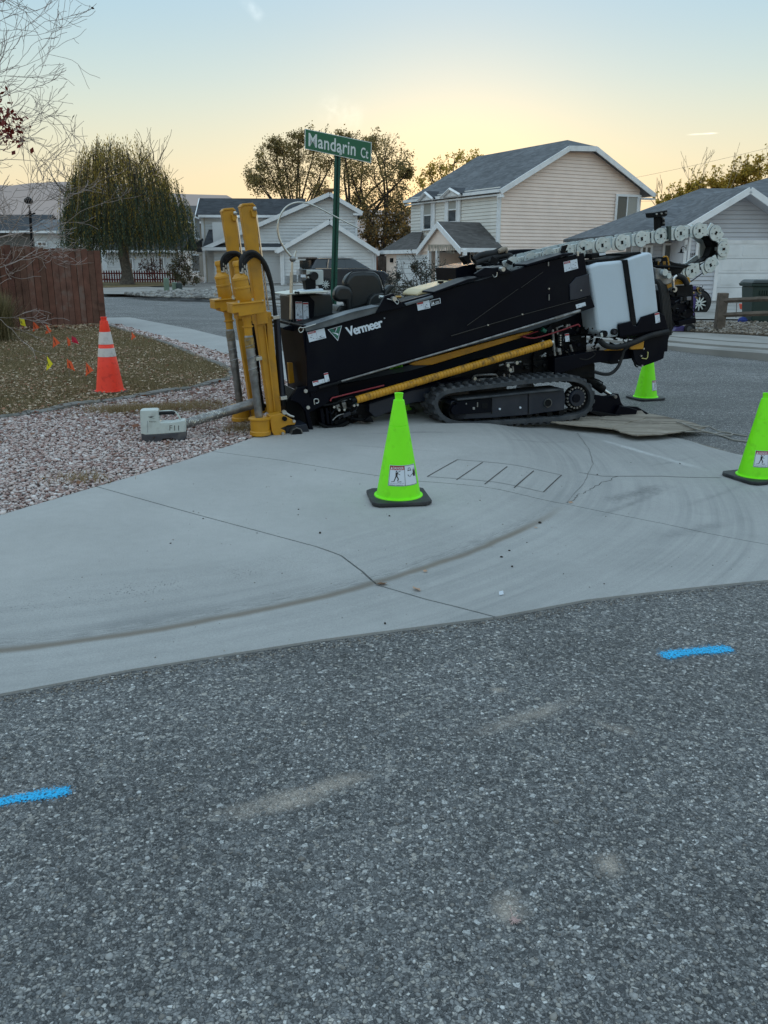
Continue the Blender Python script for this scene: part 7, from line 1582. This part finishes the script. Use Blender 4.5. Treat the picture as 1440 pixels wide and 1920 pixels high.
# mesas far beyond
def mesa(pts, Y, mat, name, lab):
    V = []; n = len(pts); pp_ = [at(x, y, Y) for x, y in pts]
    for p in pp_: V += [p, (p[0] * .92, Y * .86, p[2] * .45), (p[0] * .86, Y * .74, -60), (p[0] * 1.1, Y * 1.15, -60)]
    Fc = []
    for i in range(n - 1):
        a, b = 4 * i, 4 * i + 4
        Fc += [(a, a + 1, b + 1, b), (a + 1, a + 2, b + 2, b + 1), (a, b, b + 3, a + 3)]
    return props(mk(name, V, Fc, mat), lab, kind='structure')
hz = M('hazed_mesa', (.42, .34, .31), 1, 0, .06, .002, spec=0)  # distance haze is put into the pale hill colour
mesa([(-300, 330), (-60, 344), (20, 348), (60, 343), (110, 341), (160, 340), (260, 345), (330, 363), (352, 364), (425, 366), (440, 374), (470, 380), (640, 392), (900, 400), (1400, 405)], 4200, hz, 'hills', 'pale mesa on the horizon with haze in its colour')

# ================================================================== TREES AND SHRUBS
def grow(rr, p, d, L, r, depth, out, tips, spread=.6, up=.1, kids=(2, 4), shrink=.72, wob=.18, seg=4, minr=.004, bias=None):
    """recursive limbs; out collects (points, radii), tips the ends of the finest twigs"""
    pts = [p.copy()]; rad = [r]; q = p.copy(); dd = d / np.linalg.norm(d); nodes = []
    for i in range(seg):
        dd = dd + np.array([rr.gauss(0, wob), rr.gauss(0, wob), rr.gauss(0, wob) + up]) + (bias if bias is not None else 0); dd /= np.linalg.norm(dd)
        q = q + dd * L / seg; pts.append(q.copy()); rad.append(max(minr, r * (1 - .5 * (i + 1) / seg))); nodes.append((q.copy(), dd.copy(), rad[-1]))
    out.append((pts, rad))
    if depth == 0: tips.append((q, dd)); return
    n = rr.randint(*kids)
    for i in range(n):
        a = nodes[-1] if i == 0 else nodes[rr.randint(max(0, seg // 2 - 1), seg - 1)]
        v = np.array([rr.gauss(0, 1), rr.gauss(0, 1), rr.gauss(0, .8)]); v -= a[1] * (v @ a[1]); v /= np.linalg.norm(v) + 1e-9
        s_ = spread * (.45 if i == 0 else rr.uniform(.7, 1.2)); nd = a[1] * math.cos(s_) + v * math.sin(s_)
        grow(rr, a[0], nd, L * shrink * rr.uniform(.75, 1.15), a[2] * (.85 if i == 0 else .62), depth - 1, out, tips, spread, up, kids, shrink, wob, seg, minr, bias)
def limb_mesh(name, out, mat, parent, n=5, thin=3, root=None):
    Vs, Fs = [], []; k = 0
    for pts, rad in out:
        P = np.array(pts); m = len(P); s_ = n if rad[0] > .02 else thin
        T = np.gradient(P, axis=0); T /= np.linalg.norm(T, axis=1)[:, None] + 1e-9; a = np.cross(T, [.3, .2, .9]); a /= np.linalg.norm(a, axis=1)[:, None] + 1e-9; b = np.cross(T, a)
        q = np.arange(s_) * 2 * math.pi / s_; R_ = np.array(rad)[:, None, None]
        V = P[:, None] + (a[:, None] * np.cos(q)[None, :, None] + b[:, None] * np.sin(q)[None, :, None]) * R_
        i, j = np.meshgrid(np.arange(m - 1), np.arange(s_), indexing='ij'); j2 = (j + 1) % s_
        Fs.append(np.stack([i * s_ + j, i * s_ + j2, (i + 1) * s_ + j2, (i + 1) * s_ + j], -1).reshape(-1, 4) + k); Vs.append(V.reshape(-1, 3)); k += m * s_
    V = np.vstack(Vs); base = np.array(root_of(parent).location) if parent else 0
    return from_np(name, V - base, np.vstack(Fs), mat, smooth=True, parent=parent)
def leafcards(name, C, size, mat, parent, asp=.6, droop=0.0, kind=None):
    n = len(C); nr = rng.normal(0, 1, (n, 3)); nr /= np.linalg.norm(nr, axis=1)[:, None]
    t = np.cross(nr, rng.normal(0, 1, (n, 3))); t[:, 2] -= droop; t /= np.linalg.norm(t, axis=1)[:, None]; b = np.cross(nr, t); b /= np.linalg.norm(b, axis=1)[:, None] + 1e-9
    s_ = size * rng.uniform(.55, 1.35, (n, 1))
    V = np.stack([C - t * s_, C + b * s_ * asp, C + t * s_, C - b * s_ * asp], 1).reshape(-1, 3)
    base = np.array(root_of(parent).location)
    o = from_np(name, V - base, np.arange(n * 4).reshape(-1, 4), mat, parent=parent)
    return o
bark = M('grey_bark', (.13, .115, .10), .9, 0, .3, 9, .6, 30, dirt=(.06, .05, .045), dscale=7, damt=.6, spec=.15)
barkd = M('dark_bark', (.05, .04, .035), .9, 0, .3, 9, spec=.15)
twigm = M('pale_twig', (.36, .30, .28), .85, 0, .25, 4, spec=.2)
# bare tree at the left edge, trunk outside the picture
rr = random.Random(11); b = gp(-190, 690, 0); b = np.array([-9.0, 15.1, 0.0])
bt = thing('bare_tree', tuple(b), 'leafless tree with fine grey twigs reaching in from the left edge', 'tree')
out, tips = [], []
trunk = [b, b + [.05, 0, 1.2], b + [.15, 0, 2.2]]; out.append((trunk, [.17, .15, .13]))
for (dx, dy, dz), L, r, z in [((1.0, .1, .75), 1.75, .06, 2.0), ((1.15, -.2, .35), 1.6, .05, 1.7), ((.55, .2, 1.2), 1.9, .06, 2.2), ((.9, .3, 1.0), 1.9, .06, 2.2), ((1.2, .1, .12), 1.6, .045, 1.6), ((.2, -.2, 1.3), 2.0, .06, 2.2), ((1.0, -.4, .9), 1.7, .05, 2.1), ((.75, 0, 1.3), 2.1, .06, 2.2), ((1.1, .3, .55), 1.7, .05, 1.9), ((.6, .4, 1.4), 2.2, .06, 2.4), ((.4, -.3, 1.5), 2.3, .06, 2.4), ((.8, -.3, .6), 1.6, .05, 1.8)]:
    grow(rr, b + [.1, 0, z], np.array([dx, dy, dz], float), L * 1.06, r, 5, out, tips, .58, .03, (2, 4), .72, .17, 5, .0040)
limb_mesh('limbs', out, twigm, bt)
C_ = np.array([t[0] for t in tips]); sel = C_[rng.uniform(0, 1, len(C_)) < .05]
leafcards('withered_leaf', sel, .035, leafmat('withered', [(.05, .03, .02), (.10, .06, .04)], .1), bt)['kind'] = 'stuff'
cc = at(4, 232, 13.2 * SY); C_ = cc + rng.normal(0, 1, (260, 3)) * [.17, .25, .22]; leafcards('crimson_leaves', C_, .045, leafmat('crimson_leaf', [(.09, .008, .008), (.20, .015, .01), (.14, .03, .015)], .3), bt)['kind'] = 'stuff'
# weeping willow
rr = random.Random(5); wY = 50.0 * SY; b = at(238, 528, wY); b[2] = 0
wl_ = thing('willow_tree', tuple(b), 'large weeping willow with drooping dark green foliage behind the fence', 'tree')
out, tips = [], []; out.append(([b, b + [.05, 0, .8], b + [-.1, 0, 1.9], b + [0, 0, 2.6]], [.52, .34, .32, .3]))
for i in range(9):
    a = i * 2.4; grow(rr, b + [0, 0, 2.2 + .15 * i % .5], np.array([math.cos(a) * .75, math.sin(a) * .6, 1.0]), 2.6, .2, 3, out, tips, .5, .05, (2, 4), .74, .14, 4, .012)
limb_mesh('trunk', out, bark, wl_, 7)
tp = np.array([t[0] for t in tips]); n_s = 2300; S = []; VV = []
hub = b + np.array([0, 0, 5.2])
def willow_top(x, y):   # outline of the crown: height of the canopy over the plan
    return None
strand = []; leaves_ = []
n_s = 4200; gold_l = []; sect = [rr.uniform(.55, 1.0) for _ in range(40)]
for i in range(n_s):
    a = rr.uniform(0, 6.283); q = math.sqrt(rr.uniform(0.0, 1)); rx = 3.5 + .45 * math.sin(a * 3 + 1) + .25 * math.sin(a * 7); px_ = b[0] + .1 + math.cos(a) * q * rx; py_ = b[1] + math.sin(a) * q * 3.0
    k_ = sect[int(a / 6.2832 * 40) % 40]
    if rr.random() > .45 + .6 * (k_ - .4): continue
    top = 3.0 + 5.9 * math.sqrt(max(0, 1 - (q * .97) ** 3.4)) * (.62 + .38 * k_) * rr.uniform(.80, 1.03)
    if px_ > b[0] + 2.0: top -= .5
    ln = rr.uniform(1.0, 3.4) * (1.25 if q > .6 else .9); low = rr.random() < .42
    if low: top = min(top, rr.uniform(3.2, 5.8)); ln = rr.uniform(1.2, 3.2)
    bot = max(1.9 + rr.uniform(-.3, .9) - .4 * (math.cos(a) < -.2), top - ln)
    if low and math.cos(a) < -.3 and rr.random() < .5: px_ -= rr.uniform(.0, .9)
    dx, dy = math.cos(a) * .35, math.sin(a) * .2; m = int((top - bot) / .08)
    if m < 3: continue
    t = np.linspace(0, 1, m); X = px_ + dx * np.sin(t * 1.6) + rr.uniform(-.2, .2) * t; Y = py_ + dy * np.sin(t * 1.6); Z = top - (top - bot) * t
    P = np.stack([X, Y, Z], -1); P2 = P + rng.normal(0, .028, P.shape); pg = min(1, max(0, (top - 4.2) / 3.0)) * .92  # chance of the backlit gold colour grows with height
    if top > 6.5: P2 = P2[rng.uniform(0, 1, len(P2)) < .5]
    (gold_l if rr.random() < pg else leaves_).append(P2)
    if i % 3 == 0: strand.append(([P[0], P[m // 2], P[-1]], [.012, .009, .006]))
limb_mesh('hanging_strand', strand, barkd, wl_)['kind'] = 'stuff'
wg = leafmat('willow_leaf', [(.04, .07, .045), (.065, .10, .06), (.10, .13, .07), (.055, .085, .055), (.15, .15, .07)], .4)
wy = leafmat('willow_leaf_backlit', [(.16, .15, .05), (.32, .24, .06), (.60, .42, .08), (.22, .19, .07), (.72, .52, .11)], .65)  # backlight on the upper crown, put into the leaf colour as gold
leafcards('foliage', np.vstack(leaves_), .082, wg, wl_, .28, 2.2)['kind'] = 'stuff'; leafcards('backlit_foliage', np.vstack(gold_l), .075, wy, wl_, .28, 2.0)['kind'] = 'stuff'
out2, t2 = [], []
for x in (288, 300, 262): grow(rr, at(x, 300, wY), np.array([.15, 0, 1.0]), .9, .035, 2, out2, t2, .5, .1, (1, 2), .7, .15, 4, .012)
limb_mesh('bare_shoots', out2, barkd, wl_)
# broadleaf trees beyond the houses
def crown_tree(name, label, px, ybase, Y, clumps, mat, trunks=1, leaf=.16, seed=1, n_per=900, gap=.0, twigs=True, group=None, low=0):
    Y = Y * SY; rr = random.Random(seed); b = at(px, ybase, Y); b[2] = 0; th = thing(name, tuple(b), label, 'tree', group); out, tips = [], []
    k = (Y * cT) / F_; allC = []
    cs = [(at(x, y, Y + rr.uniform(-1.5, 1.5)), r * k) for x, y, r in clumps]
    for i in range(trunks): o_ = b + np.array([(i - (trunks - 1) / 2) * .9, rr.uniform(-.5, .5), 0]); tt = b + np.array([(i - (trunks - 1) / 2) * 1.6, 0, max(2.0, cs[0][0][2] * .45)]); out.append(([o_, (o_ + tt) / 2 + [.1, 0, 0], tt], [.30, .24, .2]))
    fork = out[0][0][-1]
    for j, (c, r) in enumerate(cs):
        st = out[j % trunks][0][-1]; m_ = (st + c) / 2 + np.array([rr.uniform(-.4, .4), 0, rr.uniform(-.3, .4)]); out.append(([st, m_, c], [.14, .09, .05]))
        for q in range(7): v = np.array([rr.gauss(0, 1), rr.gauss(0, 1), rr.gauss(.3, 1)]); v /= np.linalg.norm(v); grow(rr, c, v, r * .75, .035, 2, out, tips, .5, .03, (2, 3), .66, .15, 3, .010)
        sub = [c + np.array([rr.gauss(0, .5), rr.gauss(0, .5), rr.gauss(0, .5)]) * r for _ in range(16)]
        for s_ in sub:
            m2 = max(4, int(n_per / 16 * rr.uniform(.5, 1.4))); allC.append(s_ + rng.normal(0, .20, (m2, 3)) * r)
    limb_mesh('trunk', out, barkd, th, 5)
    tp_ = np.array([t[0] for t in tips]); allC.append(np.repeat(tp_, 3, 0) + rng.normal(0, .12, (len(tp_) * 3, 3)))
    leafcards('crown', np.vstack(allC), leaf, mat, th, .7)['kind'] = 'stuff'
    return th
am = leafmat('autumn_leaf', [(.13, .12, .06), (.22, .18, .08), (.32, .24, .09), (.44, .31, .10), (.16, .15, .07)], .5)
am2 = leafmat('autumn_leaf_dark', [(.06, .05, .025), (.10, .075, .03), (.15, .10, .035), (.36, .19, .04), (.08, .06, .03)], .4)
gold = leafmat('gold_leaf', [(.34, .25, .05), (.54, .38, .06), (.66, .48, .09), (.24, .20, .06)], .6)
crown_tree('autumn_tree', 'broad olive brown tree behind the street sign, left crown', 555, 460, 75, [(490, 345, 26), (500, 310, 26), (530, 285, 24), (560, 310, 34), (545, 350, 32), (590, 280, 30), (600, 330, 34), (520, 335, 28), (560, 262, 16), (478, 335, 16), (625, 300, 26), (585, 358, 26), (515, 272, 14)], am, 1, .08, 21, 1150)
crown_tree('autumn_tree', 'tall olive brown tree right of the street sign post', 690, 470, 72, [(650, 275, 24), (680, 300, 32), (720, 300, 32), (750, 310, 24), (660, 330, 34), (705, 345, 36), (745, 350, 30), (765, 325, 12), (700, 270, 16), (640, 262, 14), (730, 380, 34), (690, 395, 32), (755, 400, 22), (670, 370, 26)], am, 3, .08, 22, 1150)
crown_tree('autumn_tree', 'darker brown tree low between the two houses', 735, 490, 64, [(700, 420, 24), (725, 430, 26), (750, 425, 22), (765, 440, 16), (690, 445, 18), (715, 455, 22), (750, 455, 18)], am2, 2, .11, 23, 480)
crown_tree('backlit_tree', 'thin golden tree glowing behind the roof of the cream house', 850, 420, 80, [(805, 325, 12), (825, 315, 16), (850, 308, 16), (875, 302, 14), (893, 298, 10), (835, 335, 16), (790, 345, 10), (810, 345, 14)], gold, 1, .10, 24, 150)
def shrub(name, label, px, yb, Y, clumps, mat, leaf, seed, n_per=500, shoots=10, cat='shrub', group=None, zb=.1, sh=1.2):
    Y = Y * SY; rr = random.Random(seed); b = at(px, yb, Y); b[2] = zb; th = thing(name, tuple(b), label, cat, group); out, tips = [], []; k = (Y * cT) / F_; A_ = []
    for x, y, r in clumps:
        c = at(x, y, Y + rr.uniform(-.5, .5)); r2 = r * k
        for s_ in range(12): q = c + np.array([rr.gauss(0, .5), rr.gauss(0, .5), rr.gauss(0, .5)]) * r2; A_.append(q + rng.normal(0, .22, (max(3, int(n_per / 12)), 3)) * r2)
        out.append(([b, (b + c) / 2 + [0, 0, .1], c], [.03, .02, .012]))
        for i in range(shoots): grow(rr, c, np.array([rr.gauss(0, .6), rr.gauss(0, .5), sh]), r2 * rr.uniform(.9, 1.7), .010, 1, out, tips, .4, .02, (2, 3), .6, .10, 4, .005)
    limb_mesh('stems', out, barkd, th); C_ = np.vstack(A_); C_ = C_[C_[:, 2] > zb]; t_ = np.array([t[0] for t in tips]) if tips else C_[:1]
    leafcards('foliage', np.vstack([C_, np.repeat(t_, 2, 0) + rng.normal(0, .03, (len(t_) * 2, 3))]), leaf, mat, th, .6)['kind'] = 'stuff'; return th
rose = leafmat('dark_rose_leaf', [(.02, .025, .02), (.035, .045, .03), (.05, .05, .03), (.08, .05, .03)], .2)
shrub('rose_bush', 'tangled dark rose bush before the porch of the cream house', 800, 560, 30, [(770, 535, 22), (800, 520, 24), (835, 528, 24), (760, 555, 20), (800, 550, 24), (840, 550, 20), (780, 505, 12), (855, 522, 12)], rose, .035, 31, 520, 7, sh=.5)
shrub('round_bush', 'dense dark bush between the seat and the rose bush', 738, 560, 33, [(730, 530, 12), (738, 545, 14), (728, 555, 12), (744, 520, 10)], leafmat('grey_green_leaf', [(.03, .035, .03), (.06, .065, .055), (.09, .09, .075)], .2), .035, 32, 420, 3)
shrub('twiggy_shrub', 'brown green twiggy shrub at the corner of the pale grey house', 345, 530, 47, [(335, 500, 16), (345, 490, 16), (352, 510, 18), (340, 518, 14), (358, 522, 12), (330, 515, 12)], leafmat('brown_green_leaf', [(.04, .05, .02), (.08, .07, .03), (.12, .07, .035)], .25), .05, 33, 420, 10, sh=1.0)
shrub('red_shrub', 'low reddish shrub along the picket fence', 290, 518, 56, [(270, 503, 8), (285, 500, 10), (300, 503, 9), (278, 508, 9)], leafmat('reddish_leaf', [(.06, .025, .02), (.10, .045, .03)], .2), .05, 34, 160, 8)
shrub('golden_hedge', 'golden backlit treetops over the roof of house 3127', 1400, 400, 46, [(1375, 338, 14), (1400, 326, 15), (1425, 320, 16), (1450, 318, 18), (1340, 345, 14), (1310, 350, 14), (1360, 350, 12), (1390, 345, 14)], gold, .07, 35, 900, 12, cat='tree', sh=1.6)
shrub('golden_bush', 'smaller golden treetop beside the cream house', 1265, 420, 44, [(1240, 384, 9), (1255, 375, 11), (1275, 367, 11), (1293, 360, 11), (1300, 372, 10)], gold, .065, 36, 800, 10, cat='tree', sh=1.4)
rr = random.Random(9); b = at(1300, 420, 45 * SY); b[2] = 0; th = thing('bare_shrub', tuple(b), 'bare curving branches standing above the golden treetops', 'shrub'); out, tips = [], []
for x, y, h, dx in [(1292, 352, 2.0, -.15), (1302, 350, 2.2, .0), (1310, 348, 1.9, .1), (1296, 352, 1.7, -.35), (1365, 335, 1.8, .2), (1372, 335, 1.6, .3), (1247, 385, 1.7, -.1), (1240, 388, 1.5, -.3), (1233, 392, 1.3, -.35)]:
    grow(rr, at(x, y + 14, 45 * SY), np.array([dx, 0, 1.0]), h * .62, .016, 2, out, tips, .35, .05, (2, 3), .6, .08, 5, .010)
for pts, rad in [q for q in out if q[1][0] >= .0155 and len(q[0]) == 6][:9]: out.append(([b, (b + pts[0]) / 2, pts[0]], [.05, .035, .018]))
limb_mesh('stems', out, M('pale_bare_wood', (.34, .26, .16), .85), th); 
for k_, (x, y) in enumerate([(395, 300)]): pass
# dead creeper and tall dry grass on the plank fence
rr = random.Random(4); b = FP.w(-3.9, 0, -.1); cr = thing('creeper', tuple(b), 'dead red creeper stems climbing the plank fence', 'creeper'); out, tips = [], []
for i in range(9): grow(rr, FP.w(-3.4 + i * .22, .05, -.04), np.array([rr.uniform(-.4, .5), 0, 1.0]), .9, .007, 2, out, tips, .6, .02, (1, 3), .6, .12, 5, .003)
for pts, _ in out:
    for p in pts: dd = (p - FP.P) @ FP.n; p -= FP.n * (dd + .03)
limb_mesh('stems', out, M('creeper_stem', (.10, .045, .035), .85), cr); C_ = np.array([t[0] for t in tips]); leafcards('leaves', np.repeat(C_, 3, 0) + rng.normal(0, .03, (len(C_) * 3, 3)), .022, leafmat('creeper_leaf', [(.07, .015, .012), (.12, .03, .02)], .1), cr)['kind'] = 'stuff'
b = gp(-6, 640, 0); og = thing('ornamental_grass', tuple(b), 'tall clump of dry ornamental grass at the left edge before the fence', 'plant'); n = 2600
a = rng.uniform(0, 6.28, n); l = rng.uniform(.2, 1, n); hgt = rng.uniform(.5, 1.15, n); base = np.stack([rng.normal(0, .12, n), rng.normal(0, .12, n), np.zeros(n)], -1)
tip = base + np.stack([np.cos(a) * l * .5, np.sin(a) * l * .5, hgt * (1 - .25 * l)], -1); mid = base * .5 + tip * .5 + np.stack([-np.cos(a) * l * .08, -np.sin(a) * l * .08, hgt * .08], -1)
wv_ = np.stack([-np.sin(a), np.cos(a), np.zeros(n)], -1) * .0045
V = np.stack([base - wv_, base + wv_, mid + wv_, mid - wv_, tip + wv_ * .2, tip - wv_ * .2], 1).reshape(-1, 3); k = np.arange(n)[:, None, None] * 6
from_np('blades', V, (np.array([[0, 1, 2, 3], [3, 2, 4, 5]])[None] + k).reshape(-1, 4), leafmat('dry_plume', [(.16, .13, .06), (.26, .21, .11), (.10, .10, .04), (.34, .28, .16)], .3), parent=og)['kind'] = 'stuff'
l_ = leaves('fence_litter', (lambda t: np.stack([FP.P[0] - t * .84 + rng.normal(0, .1, 900), FP.P[1] - t * .545 - rng.uniform(.0, .7, 900)], -1))(rng.uniform(0, 3.4, 900)), .05, litterm, .0, .08); l_['label'] = 'leaves drifted against the plank fence'
# far tree line low on the horizon
for i, (px, y, Y, r) in enumerate([(20, 425, 95, 20), (120, 420, 100, 22), (440, 415, 110, 20), (1010, 440, 110, 20)]):
    pass
